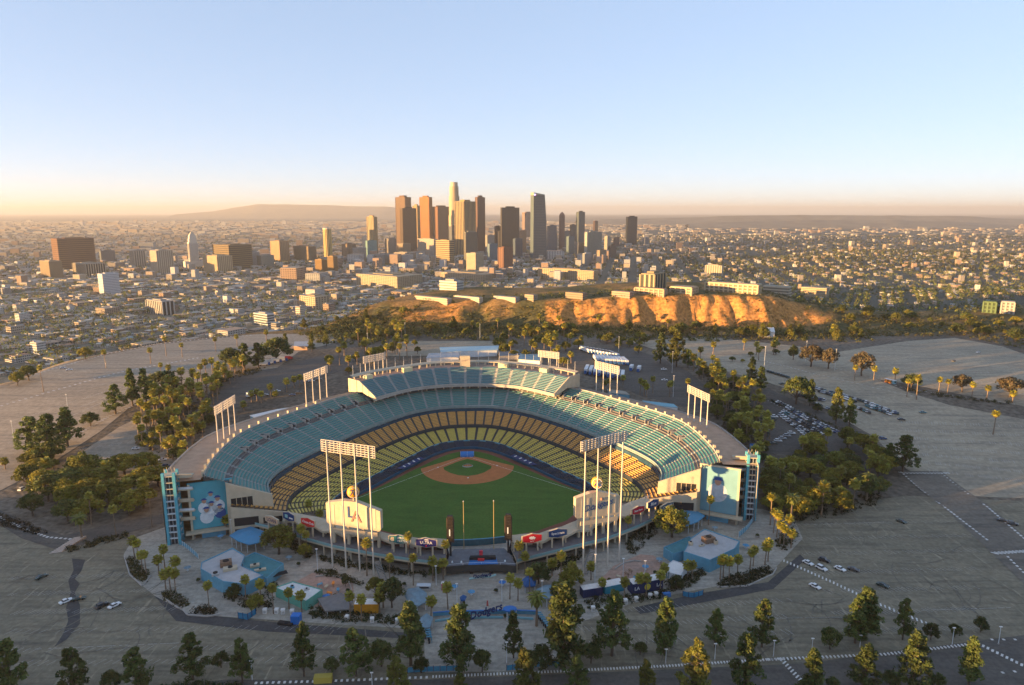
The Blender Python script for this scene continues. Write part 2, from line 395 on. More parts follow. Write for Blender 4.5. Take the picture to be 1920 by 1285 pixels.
lot('parking_lot', [(386, 752), (400, 722), (440, 704), (520, 690), (600, 668), (680, 655), (660, 690), (600, 708), (500, 742), (430, 770)], ROAD, .14)
lot('parking_lot', [(1060, 655), (1180, 652), (1260, 680), (1330, 730), (1330, 775), (1200, 742), (1120, 712), (1070, 690)], ROAD, .14)
lot('parking_lot', [(740, 640), (930, 640), (960, 666), (720, 668)], ASPR, .14)
lot('parking_lot', [(1180, 640), (1320, 632), (1500, 650), (1580, 690), (1700, 735), (1780, 760), (1990, 800), (2050, 905), (1920, 935), (1800, 930), (1700, 880), (1640, 820), (1480, 730), (1330, 690)], ASPR, .11)
lot('parking_lot', [(1500, 688), (1560, 662), (1700, 640), (1790, 634), (1880, 650), (1990, 690), (1990, 775), (1850, 750), (1700, 720), (1560, 700)], ASPR, .13)
lot('parking_lot', [(1395, 745), (1440, 730), (1600, 800), (1680, 872), (1660, 905), (1560, 860), (1440, 850), (1425, 800)], ROAD, .16)
lot('road', [(1690, 884), (1765, 884), (1850, 946), (1935, 1016), (1935, 1110), (1780, 962)], ROADL, .16)
lot('road', [(0, 985), (0, 957), (60, 985), (120, 1005), (200, 985), (330, 960), (330, 975), (200, 1010), (110, 1033), (40, 1010)], ROAD, .15)
lot('road', [(-60, 1330), (420, 1275), (800, 1275), (1500, 1245), (1930, 1190), (1990, 1330)], ROAD, .07, 20)
PLZ = [(232, 1040), (262, 1095), (305, 1130), (350, 1152), (440, 1158), (640, 1172), (795, 1180), (797, 1262), (1048, 1258), (1055, 1180), (1190, 1130), (1300, 1108), (1355, 1098), (1445, 1075), (1505, 1010), (1490, 975), (1430, 955), (1180, 935), (600, 950), (320, 985), (250, 1010)]
struct('plaza_pavement', drape('plaza_pavement', UP(PLZ), .10, PLAZA, flat=0.0))
for nm, pts in (('playground_pavement', [(548, 1095), (585, 1075), (630, 1076), (662, 1092), (664, 1120), (640, 1138), (600, 1140), (560, 1130)]), ('playground_pavement', [(1128, 1085), (1150, 1062), (1200, 1040), (1225, 1042), (1252, 1062), (1245, 1085), (1200, 1100), (1150, 1102)])):
    struct(nm, drape(nm, UP(pts), .108, PINKP, flat=0.0))
def dashes(name, pts, step, size, m=PAINT, off=.17, ground=True, skew=0.0, h=0.0, z=None):
    """row of short painted marks or blocks along a line"""
    P = GP(pts) if ground else UP(pts); P = polyline(P, step=step); mb = MB()
    for i, p in enumerate(P):
        q = P[min(i+1, len(P)-1)]-P[max(i-1, 0)]; a = math.atan2(q.y, q.x)+skew
        c, s = math.cos(a)*size[0]/2, math.sin(a)*size[0]/2; e, g = -math.sin(a)*size[1]/2, math.cos(a)*size[1]/2
        zz = float(T(p.x, p.y))+off
        if h: mb.box((p.x, p.y, zz-.1), (size[0], size[1], h+.1), a)
        else: mb.quad((p.x-c-e, p.y-s-g, zz), (p.x+c-e, p.y+s-g, zz), (p.x+c+e, p.y+s+g, zz), (p.x-c+e, p.y-s+g, zz))
    o = mb.build(name, m); o['kind'] = 'structure'; return o
for pts, st, sz, sk in [
    ([(-40, 706+22), (60, 688+16), (130, 676+8), (200, 664), (300, 645), (400, 634), (470, 629)], 4.2, (1.6, 2.2), 0),
    ([(-20, 768), (60, 745), (140, 722), (220, 700), (300, 684), (370, 672)], 4.0, (1.6, 2.4), 0),
    ([(100, 838), (150, 812), (210, 778), (260, 757), (300, 742)], 2.6, (1.3, 2.6), 0),
    ([(0, 970), (40, 990), (90, 1008), (140, 1012)], 2.6, (1.5, 1.4), 0),
    ([(1470, 1052), (1560, 1092), (1640, 1130), (1755, 1177)], 1.75, (.62, 2.4), .5),
    ([(1690, 886), (1780, 958), (1850, 1012)], 2.9, (1.7, 1.1), 0),
    ([(1765, 888), (1850, 950), (1920, 1010)], 2.9, (1.7, 1.1), 0),
    ([(1690, 887), (1775, 887)], 2.2, (1.0, 3.8), .8),
    ([(1865, 1038), (1925, 1034)], 1.8, (.8, 3.4), .8), ([(1890, 1045), (1925, 1080)], 2.6, (1.5, 1.0), 0),
    ([(1835, 1208), (1925, 1252)], 1.6, (.8, 1.9), .3), ([(1466, 1238), (1500, 1275)], 1.5, (.6, 2.2), .5),
    ([(1440, 752), (1520, 790), (1600, 826), (1650, 860)], 3.0, (1.6, 1.0), 0),
    ([(1420, 674), (1520, 700), (1640, 728), (1720, 745)], 4.0, (2.0, .6), 0), ([(1560, 690), (1700, 730), (1900, 758)], 4.5, (2.0, .7), 0),
    ([(1860, 1200), (1925, 1200)], 3.4, (1.0, 1.0), 0), ([(1880, 1262), (1925, 1258)], 3.4, (1.0, 1.0), 0)]:
    dashes('painted_marks', pts, st, sz, skew=sk)
dashes('kerb', [(812, 1270), (1000, 1262), (1250, 1250), (1470, 1236)], 1.15, (.5, 1.0), WHITE, .1, h=.32)
dashes('kerb', [(1440, 1238), (1660, 1228), (1830, 1208)], 1.5, (.5, 1.2), WHITE, .1, h=.32)
dashes('kerb', [(480, 1282), (620, 1278), (800, 1271)], 2.0, (.8, .9), WHITE, .1, h=.3)
# faded stall lines of the near lots
sl_ = MB()
def stalls(a, b, n, ln, ang):
    A, B = U(*a, 0), U(*b, 0)
    for i in range(n):
        p = A.lerp(B, i/(n-1)); 
        if R.random() < .14: continue
        l = ln*R.uniform(.5, 1.0); dx, dy = math.cos(ang)*l/2, math.sin(ang)*l/2; ex, ey = -math.sin(ang)*.06, math.cos(ang)*.06
        z = .155
        sl_.quad((p.x-dx-ex, p.y-dy-ey, z), (p.x+dx-ex, p.y+dy-ey, z), (p.x+dx+ex, p.y+dy+ey, z), (p.x-dx+ex, p.y-dy+ey, z))
for y0 in (1080, 1110, 1145, 1180, 1215, 1240): stalls((20, y0+5), (640 if y0 > 1170 else 330, y0-4), 42, 4.8, rad(58))
for y0 in (985, 1012, 1040, 1075, 1110, 1150, 1185): stalls((1480+(y0-985)*.5, y0), (1830, y0-8), 40, 4.8, rad(-60))
for y0 in (1150, 1180, 1210): stalls((1090, y0), (1480, y0-25), 40, 4.8, rad(-60))
for a, b in (((70, 1218), (345, 1206)), ((1460, 1160), (1600, 1158)), ((1500, 985), (1660, 980)), ((1730, 1145), (1900, 1140))):
    A, B = U(*a, 0), U(*b, 0); n_ = 46
    for i in range(n_):
        if R.random() < .25: continue
        p = A.lerp(B, i/n_); sl_.quad((p.x-.6, p.y-.09, .16), (p.x+.5, p.y-.09, .16), (p.x+.5, p.y+.09, .16), (p.x-.6, p.y+.09, .16))
def stalls_g(a, b, n, ln, ang):
    A, B = G(*a), G(*b)
    for i in range(n):
        if R.random() < .25: continue
        p = A.lerp(B, i/(n-1)); l = ln*R.uniform(.6, 1.0); dx, dy = math.cos(ang)*l/2, math.sin(ang)*l/2; ex, ey = -math.sin(ang)*.09, math.cos(ang)*.09
        z = lambda x, y: float(T(x, y))+.19
        sl_.add([(x, y, z(x, y)) for x, y in ((p.x-dx-ex, p.y-dy-ey), (p.x+dx-ex, p.y+dy-ey), (p.x+dx+ex, p.y+dy+ey), (p.x-dx+ex, p.y-dy+ey))], [(0, 1, 2, 3)])
for k in range(7): stalls_g((1690+k*8, 792+k*15), (1915, 800+k*17), 44, 5.2, rad(70))
for k in range(5): stalls_g((20+k*22, 830-k*26), (240+k*40, 735-k*17), 50, 5.2, rad(80))
for k in range(4): stalls_g((1640, 668+k*14), (1900, 664+k*18), 40, 5.2, rad(75))
for k in range(3): stalls_g((120+k*10, 885-k*20), (290, 870-k*24), 26, 5, rad(75))
sl_.build('painted_marks', mat('worn_paint', (.46, .45, .42), .9, .3, .6))['kind'] = 'structure'
# dark patched asphalt and skid stains of the near left lot
PATCH = ground_mat('asphalt_patch', (.062, .062, .062), (.078, .077, .075), (.05, .05, .05), .1, .8)
for pts in ([(135, 1048), (160, 1050), (152, 1072), (140, 1086), (150, 1095), (140, 1112), (150, 1135), (150, 1170), (125, 1200), (102, 1214), (118, 1190), (128, 1165), (124, 1140), (133, 1112), (128, 1090), (138, 1070)],
            [(290, 1118), (350, 1150), (520, 1168), (800, 1190), (800, 1200), (500, 1185), (330, 1165)], [(1190, 1140), (1300, 1115), (1440, 1092), (1500, 1040), (1510, 1050), (1450, 1105), (1320, 1130), (1200, 1152)]):
    struct('asphalt_patch', drape('asphalt_patch', UP(pts), .125, PATCH, flat=0.0))
tm = MB(); g_ = random.Random(5)
def arc_mark(cx, cy, r, a0, a1, wd):
    n = max(4, int(abs(a1-a0)*r/1.5)); f = lambda a, q: (cx+q*math.cos(a), cy+q*math.sin(a), .148)
    for i in range(n):
        p, q = a0+(a1-a0)*i/n, a0+(a1-a0)*(i+1)/n; tm.quad(f(p, r-wd), f(q, r-wd), f(q, r+wd), f(p, r+wd))
for x0, y0, x1, y1, n in ((20, 1060, 320, 1230, 34), (330, 1180, 780, 1240, 22), (1100, 1160, 1480, 1230, 26), (1480, 990, 1900, 1180, 36)):
    for k in range(n):
        p = U(g_.uniform(x0, x1), g_.uniform(y0, y1), 0); a = g_.uniform(0, 6.28); r = g_.choice([14, 30, 60, 90])
        arc_mark(p.x-r*math.cos(a), p.y-r*math.sin(a), r, a-g_.uniform(.3, 1.6)*10/r, a+g_.uniform(.3, 1.6)*10/r, g_.uniform(.09, .3))
tm.build('tyre_marks', mat('tyre_mark', (.15, .135, .105), .95, .3, 1.))['kind'] = 'structure'
# ================================================================== THE PLAYING FIELD
def cr(pts, n=240):
    """smooth mirrored curve through half-plan points (u>=0), returned as function of 0..1"""
    P = [(-u, v) for u, v in pts[:0:-1]]+list(pts)
    P = np.array([(2*P[0][0]-P[1][0], 2*P[0][1]-P[1][1])]+P+[(2*P[-1][0]-P[-2][0], 2*P[-1][1]-P[-2][1])]); out = []
    for i in range(1, len(P)-2):
        for k in range(16):
            t = k/16; a, b, c, d = P[i-1:i+3]
            out.append(.5*((2*b)+(c-a)*t+(2*a-5*b+4*c-d)*t*t+(3*b-a-3*c+d)*t**3))
    out.append(P[-2]); out = np.array(out); s = np.r_[0, np.cumsum(np.hypot(*np.diff(out, axis=0).T))]; tot = s[-1]; s = s/tot
    f = lambda t: (float(np.interp(t, s, out[:, 0])), float(np.interp(t, s, out[:, 1])))
    f.length = tot; return f
cF = cr([(0, -14), (10, -12), (20, -4), (30, 9), (42, 27), (54, 46), (64, 60), (72, 69)])
cY = cr([(0, -22), (14, -19.5), (25, -11), (36, 5), (48, 23), (57, 38), (67, 53), (74, 66), (77, 76), (77, 86)])
cO = cr([(0, -34), (14, -32.5), (27, -26), (40, -14), (53, 3), (66, 22), (79, 45), (90, 65), (96, 80), (97, 92), (95, 104)])
cR = cr([(0, -52), (17, -51), (33, -44), (46, -33), (57, -19), (71, 0), (81, 17), (95, 41), (104, 60), (108, 74), (108, 88), (104, 101)])
cB = cr([(0, -88), (22, -86), (48, -73), (68, -58), (88, -39), (105, -15), (119, 7), (129, 24), (136, 42), (138, 60), (138, 78), (137, 94), (134, 110)])
cTF = cr([(0, -68), (19, -66), (38, -59), (51, -48), (64, -33)])
cTB = cr([(0, -88), (22, -86), (45, -74), (66, -59), (77, -46)])
FENCE = [(72, 69), (70, 82), (66, 92), (55, 107), (36, 119), (16, 124.5), (0, 125)]
outline = [L(*cF(i/60)) for i in range(61)]+[L(u, v) for u, v in FENCE[1:]]+[L(-u, v) for u, v in FENCE[-2:0:-1]]
WARN = mat('warning_track_clay', (.17, .065, .045), .95, .15, .4)
GRASS = ground_mat('field_grass', (.062, .125, .02), (.053, .11, .018), (.072, .138, .024), .05, .9, (.02, .16, .3))
CLAY = mat('infield_clay', (.42, .15, .05), .95, .12, .3)
struct('warning_track', drape('warning_track', outline, .16, WARN, flat=0.0))
inner = []
for i in range(61):
    t = i/60; u, v = cF(t); k = 1-4.5/max(12, math.hypot(u, v-20)); inner.append(L(u*k, 20+(v-20)*k))
for u, v in FENCE[1:]+[(-a, b) for a, b in FENCE[-2:0:-1]]:
    k = 1-4.5/math.hypot(u, v-20); inner.append(L(u*k, 20+(v-20)*k))
struct('field_grass', drape('field_grass', inner, .166, GRASS, flat=0.0))
arc = [L(30.5*math.cos(rad(a)), 18.6+30.5*math.sin(rad(a))) for a in range(4, 177, 4)]
struct('infield_clay', drape('infield_clay', [L(0, -1.2), L(3.0, -.4)]+arc+[L(-3.0, -.4)], .172, CLAY, flat=0.0))
gin = [L(0, 5.2), L(6.5, 9.8), L(15.8, 19.6), L(15.2, 24), L(11, 30), L(6, 34), L(0, 35.8), L(-6, 34), L(-11, 30), L(-15.2, 24), L(-15.8, 19.6), L(-6.5, 9.8)]
struct('infield_grass', drape('infield_grass', gin, .178, GRASS, flat=0.0))
def disc(u, v, r, n=24): return [L(u+r*math.cos(2*math.pi*i/n), v+r*math.sin(2*math.pi*i/n)) for i in range(n)]
struct('home_plate_clay', drape('home_plate_clay', disc(0, 0, 4.0), .184, CLAY, flat=0.0))
struct('pitchers_mound', drape('pitchers_mound', disc(0, 18.4, 2.8), .184, CLAY, flat=0.0))
fl = MB()
for s in (-1, 1):
    a, b = L(s*1.2, 1.2), L(s*71, 71); n_ = Vector((-(b-a).y, (b-a).x, 0)).normalized()*.09
    fl.quad(*[p+Vector((0, 0, .19)) for p in (a-n_, b-n_, b+n_, a+n_)])
fl.build('foul_line', WHITE)['kind'] = 'structure'
for u, v in ((19.4, 19.4), (-19.4, 19.4), (0, 38.8)):
    t = thing('base_bag', {19.4: 'white base bag on the clay toward the sunlit stand', -19.4: 'white base bag on the clay toward the shaded stand', 0: 'white base bag on the clay behind the mound'}[u], 'base', L(u, v, .19), group='bases of the infield')
    MB().box((0, 0, 0), (.9, .9, .12), .78, top=.9).build('pad', WHITE, t)
# batting cage at home plate and protective screen with hoop at the mound
t = thing('batting_cage', 'blue covered batting cage at home plate', 'batting cage', L(0, -1.5, .18), AX)
b = MB()
for k in range(9):
    a0, a1 = math.pi*k/9, math.pi*(k+1)/9
    b.quad((-4.6, -3.2*math.cos(a0), 2.8*math.sin(a0)), (4.6, -3.2*math.cos(a0), 2.8*math.sin(a0)), (4.6, -3.2*math.cos(a1), 2.8*math.sin(a1)), (-4.6, -3.2*math.cos(a1), 2.8*math.sin(a1)))
b.build('cover', BLUEW, t)
for x in (-4.6, 0, 4.6):
    b = MB()
    for k in range(6):
        a0, a1 = math.pi*k/6, math.pi*(k+1)/6; b.tube((x, -3.2*math.cos(a0), 2.8*math.sin(a0)), (x, -3.2*math.cos(a1), 2.8*math.sin(a1)), .09, n=5)
    b.build('hoop_frame', STEEL, t)
for s in (-1, 1): MB().tube((s*4.2, -3.4, .3), (s*4.5, -3.4, .3), .3, n=10).build('wheel', DARK, t)
t = thing('pitching_screen', 'pale ring of protective screens round the mound', 'screen', L(0, 18.4, .19), AX)
b = MB()
for k in range(14):
    a0, a1 = 2*math.pi*k/14, 2*math.pi*(k+1)/14
    b.quad((3.6*math.cos(a0), 2.6*math.sin(a0), .05), (3.6*math.cos(a1), 2.6*math.sin(a1), .05), (3.3*math.cos(a1), 2.4*math.sin(a1), .5), (3.3*math.cos(a0), 2.4*math.sin(a0), .5))
b.build('tarp_ring', mat('grey_tarp', (.33, .38, .38), .8, .1, 1), t)
for s in (-1, 1):
    b = MB(); b.tube((s*1.1, -1, 0), (s*1.1, -1, 2.1), .05); b.tube((s*.2, -1, 0), (s*.2, -1, 2.1), .05); b.tube((s*.2, -1, 2.1), (s*1.1, -1, 2.1), .05); b.build('screen_frame', STEEL, t)
# ================================================================== THE STADIUM BOWL
STAD = thing('baseball_stadium', 'open-air baseball stadium with tiered turquoise, orange and yellow seating', 'stadium', HOME)
SEATC = {'aqua': mat('aqua_seat', (.048, .215, .205), .55, .16, .8), 'sky': mat('blue_seat', (.048, .19, .225), .55, .16, .8),
         'orange': mat('orange_seat', (.58, .315, .09), .55, .14, .8), 'yellow': mat('yellow_seat', (.60, .47, .115), .55, .14, .8), 'navy': mat('navy_seat', (.03, .045, .075), .55, .2, .8)}
TREAD = {'aqua': mat('aqua_tread', (.24, .29, .255), .9, .15, .6), 'sky': mat('blue_tread', (.23, .275, .265), .9, .15, .6), 'orange': mat('loge_tread', (.15, .11, .075), .9, .15, .6),  # dark loge and field treads carry the shadow gaps between rows in their colour
         'yellow': mat('field_tread', (.15, .13, .075), .9, .15, .6), 'navy': mat('navy_tread', (.05, .055, .065), .9, .15, .6)}
AISLE = mat('aisle_concrete', (.30, .31, .295), .9, .15, .5)
AISLED = mat('aisle_dark', (.075, .075, .08), .9, .15, .5)
def P3(c, t, z): u, v = c(t); return L(u, v, z)
def deck(name, cf, z0, cb, z1, rows, nsec, colour, aisle=.010, t0=0.0, t1=1.0, cross=None, aislemat=None, seat=1.0, label=None):
    """stepped deck; every block of seats between two aisles is a piece of its own"""
    d = MB(HOME); edges = [t0+(t1-t0)*i/nsec for i in range(nsec+1)]; aw = aisle*(t1-t0)/2*40/nsec
    cells = []
    for i in range(nsec):
        a, b = edges[i]+aw, edges[i+1]-aw; n = max(2, int((b-a)*cb.length/3.2))
        if i == 0: a = edges[0]+aw*.3
        if i == nsec-1: b = edges[-1]-aw*.3
        cells.append((edges[i] if i == 0 else edges[i]-aw, a, 1)); cells += [(a+(b-a)*k/n, a+(b-a)*(k+1)/n, 0) for k in range(n)]
    cells.append((edges[-1]-aw*.3, edges[-1], 1))
    def pt(t, s, z):
        a, b = cf(t), cb(t); return L(a[0]+(b[0]-a[0])*s, a[1]+(b[1]-a[1])*s, z)
    zs = [z0+(z1-z0)*r/max(1, rows-1) for r in range(rows)]
    for a, b, ai in cells:
        for r in range(rows):
            s0, s1 = r/rows, (r+1)/rows
            cm = 1 if ai else 2 if (cross and cross[0] <= r < cross[1]) else 0
            d.quad(pt(a, s0, zs[r]), pt(b, s0, zs[r]), pt(b, s1, zs[r]), pt(a, s1, zs[r]), cm)
            if r+1 < rows: d.quad(pt(a, s1, zs[r]), pt(b, s1, zs[r]), pt(b, s1, zs[r+1]), pt(a, s1, zs[r+1]), cm)
    D = d.build(name, [TREAD[colour], aislemat or AISLE, CONCD], STAD, label=label)
    for i in range(nsec):
        a, b = edges[i]+aw, edges[i+1]-aw; n = max(2, int((b-a)*cb.length/4.5)); m = MB(HOME)
        for r in range(rows):
            if cross and cross[0] <= r < cross[1]: continue
            s0 = r/rows; ds = 1/rows; z = zs[r]
            for k in range(n):
                ta, tb = a+(b-a)*k/n, a+(b-a)*(k+1)/n
                A = [pt(ta, s0+ds*.34, z+.42*seat), pt(tb, s0+ds*.34, z+.42*seat)]; B = [pt(ta, s0+ds*.74, z+.40*seat), pt(tb, s0+ds*.74, z+.40*seat)]
                Cc = [pt(ta, s0+ds*.84, z+.92*seat), pt(tb, s0+ds*.84, z+.92*seat)]; E = [pt(ta, s0+ds*.92, z+.92*seat), pt(tb, s0+ds*.92, z+.92*seat)]; Fb = [pt(ta, s0+ds*.92, z+.1), pt(tb, s0+ds*.92, z+.1)]
                m.quad(A[0], A[1], B[1], B[0]); m.quad(B[0], B[1], Cc[1], Cc[0]); m.quad(Cc[0], Cc[1], E[1], E[0]); m.quad(E[0], E[1], Fb[1], Fb[0])
        m.build('seat_block', SEATC[colour], D, kind='stuff')
    return D, pt
def ribbon(mb, c, z0, z1, n=120, t0=0, t1=1, off=0.0, mi=0, th=.4):
    """upright band following a plan curve"""
    prev = None
    for i in range(n+1):
        t = t0+(t1-t0)*i/n; e = 1e-3; a, b = c(max(0, t-e)), c(min(1, t+e)); d = math.hypot(b[0]-a[0], b[1]-a[1]) or 1
        nx, ny = (b[1]-a[1])/d, -(b[0]-a[0])/d; u, v = c(t); p = L(u+nx*off, v+ny*off); q = L(u+nx*(off+th), v+ny*(off+th))
        za = z0(t) if callable(z0) else z0; zb = z1(t) if callable(z1) else z1
        cur = [p+Vector((0, 0, za)), p+Vector((0, 0, zb)), q+Vector((0, 0, zb)), q+Vector((0, 0, za))]
        if prev:
            for k in range(4): mb.quad(prev[k], cur[k], cur[(k+1) % 4], prev[(k+1) % 4], mi)
        prev = cur
    return mb
deck('field_box_deck', cF, 1.0, cY, 3.2, 6, 24, 'navy', t0=.0, t1=1.0, aislemat=TREAD['navy'])
deck('field_level_deck', cY, 3.4, cr([(0, -37), (15, -35.5), (29, -28.5), (42, -16), (56, 2), (69, 21), (82, 44), (93, 64), (99, 80), (100, 93), (93, 107)]), 9.6, 13, 46, 'yellow', .006, aislemat=AISLED)
cOb = cr([(0, -54), (18, -53), (34, -46), (48, -34), (59, -20), (73, -1), (83, 16), (97, 40), (107, 60), (113, 76), (119, 92), (122, 109)])
deck('loge_deck', cO, 11.2, cOb, 17.0, 12, 58, 'orange', .0055, aislemat=AISLED)
deck('reserve_deck', cR, 20.0, cB, 34.0, 19, 42, 'aqua', .0038, cross=(11, 13), seat=.62)
deck('top_deck', cTF, 33.0, cTB, 42.0, 12, 14, 'sky', .0045, seat=.62)
# fascias, rails and parapets
b = MB(HOME); ribbon(b, cF, .16, 1.9, off=.2); b.build('field_wall', mat('field_wall_blue', (.02, .09, .16), .6, .15, .5), STAD)
b = MB(HOME); ribbon(b, cY, 3.0, 4.1, off=.3, th=.25); b.build('front_rail', TEALW, STAD)
b = MB(HOME); ribbon(b, cO, 9.3, 11.9, off=.3); b.build('loge_fascia', mat('loge_fascia_dark', (.04, .05, .06), .7, .2, .4), STAD)  # fascia colour darkened to carry the shadow line below the loge
b = MB(HOME); ribbon(b, cR, 18.9, 20.9, off=.4); b.build('reserve_fascia', mat('fascia_grey_teal', (.22, .28, .27), .8, .15, .3), STAD)
b = MB(HOME); ribbon(b, cR, 16.2, 18.9, off=-.6); b.build('club_glazing', mat('club_glass', (.03, .07, .11), .25, .3, .2), STAD)
# press-level sign panels along the club fascia behind home
PAN = [mat('panel_blue', (.02, .12, .30), .5), mat('panel_white', (.6, .62, .6), .5), mat('panel_red', (.45, .03, .04), .5), mat('panel_orange', (.6, .2, .04), .5), mat('panel_teal', (.04, .22, .28), .5)]
for i in range(56):
    t = .30+.40*i/56 if i < 34 else .80+.165*(i-34)/22
    if i < 34 and R.random() < .25: continue
    m = PAN[0] if i < 34 and R.random() < .6 else R.choice(PAN[1:] if i >= 34 else [PAN[1], PAN[4]])
    b = MB(HOME); ribbon(b, cR, 16.6, 18.7, 2, t, t+.0055, off=.35 if i < 34 else .5, th=.15); b.build('sign_panel', m, STAD)
b = MB(HOME); ribbon(b, cR, 19.2, 21.0, 4, .505, .56, off=.85, th=.2); b.build('white_banner', WHITE, STAD)
b = MB(HOME); ribbon(b, cTF, 31.6, 33.9, off=.4); b.build('top_deck_fascia', CONC, STAD)
for i in range(40):
    t = .01+.97*i/40
    if R.random() < .8: b = MB(HOME); ribbon(b, cTF, 32.3, 33.5, 1, t, t+.013, off=.82, th=.08); b.build('fascia_panel', WHITE if i % 3 else NAVY, STAD)
# vomitories on the reserve cross aisle, a dark sheet for the shade inside
for i in range(4, 39):
    if 14 <= i <= 27: continue
    t = (i+.02)/42; a, c = cR(t), cB(t); s = 12.4/19; u, v = a[0]+(c[0]-a[0])*s, a[1]+(c[1]-a[1])*s; ang = math.atan2(c[1]-a[1], c[0]-a[0])
    s2 = 14.8/19; u2, v2 = a[0]+(c[0]-a[0])*s2, a[1]+(c[1]-a[1])*s2
    z = 29.0; o = None
    d = Vector((L(c[0], c[1])-L(a[0], a[1])).normalized()); n_ = Vector((-d.y, d.x, 0)); p = L(u, v, z); q = L(u2, v2, z)
    for sg in (-1, 1): b = MB(HOME); b.add([p+n_*sg*1.5, p+n_*sg*1.9, q+n_*sg*1.9, q+n_*sg*1.5]+[x+Vector((0, 0, 2.6)) for x in (p+n_*sg*1.5, p+n_*sg*1.9, q+n_*sg*1.9, q+n_*sg*1.5)], [(0, 1, 5, 4), (1, 2, 6, 5), (2, 3, 7, 6), (3, 0, 4, 7), (4, 5, 6, 7)]); o = b.build('vomitory_wall', CONC, STAD)
    b = MB(HOME); b.add([p+n_*1.5+Vector((0, 0, .9)), p-n_*1.5+Vector((0, 0, .9)), q-n_*1.5+Vector((0, 0, 2.3)), q+n_*1.5+Vector((0, 0, 2.3))], [(0, 1, 2, 3)]); b.build('opening_shade', DARK, o)
# rear parapet with piers, outer concourse ring and its wall
b = MB(HOME); ribbon(b, cB, 33.2, 35.0, off=-.9, th=.35); b.build('rear_parapet', CONC, STAD)
for i in range(64):
    t = .005+.99*i/63
    if .26 < t < .74: continue
    u, v = cB(t); e = cB(min(1, t+.002)); ang = math.atan2(L(*e).y-L(u, v).y, L(*e).x-L(u, v).x)
    b = MB(HOME); b.box(L(u, v, 33.0), (1.5, 1.3, 3.4), ang); b.build('parapet_pier', CREAM, STAD)
def ring_w(t): return 7+12*max(0, min(1, (abs(t-.5)-.18)/.2))
for nm, sg in (('concourse_ring', 1),):
    b = MB(HOME); n_ = 150; prev = None
    for i in range(n_+1):
        t = i/n_; e = 1e-3; a, c = cB(max(0, t-e)), cB(min(1, t+e)); d = math.hypot(c[0]-a[0], c[1]-a[1]); nx_, ny_ = (c[1]-a[1])/d, -(c[0]-a[0])/d; u, v = cB(t); wd = ring_w(t)
        p = L(u+nx_*.9*1, v+ny_*.9); 
        zz = 32.4 if .26 <= t <= .74 else 32.4
        q = L(u+nx_*wd, v+ny_*wd); g = float(T(q.x, q.y))-.5
        cur = [p+Vector((0, 0, zz)), q+Vector((0, 0, zz)), q+Vector((0, 0, zz+1.0)), q+Vector((0, 0, zz+1.0))+(q-p)*.02, Vector((q.x, q.y, g))+(q-p)*.02]
        if prev:
            for k in range(4): b.quad(prev[k], cur[k], cur[k+1], prev[k+1], 0 if k == 0 else 1)
        prev = cur
    b.build(nm, [TAN, CONC], STAD)
# stepped ramps at the two outer ends of the ring
for sg in (-1, 1):
    for k in range(3):
        b = MB(HOME); p = [L(sg*(138+3), 66+k*9, 0), L(sg*(156), 62+k*9, 0), L(sg*157, 71+k*9, 0), L(sg*141, 75+k*9, 0)]
        b.prism(p, -1, 31.5-3.5*(k+1)); b.build('ramp_step', TAN if sg < 0 else CONC, STAD)
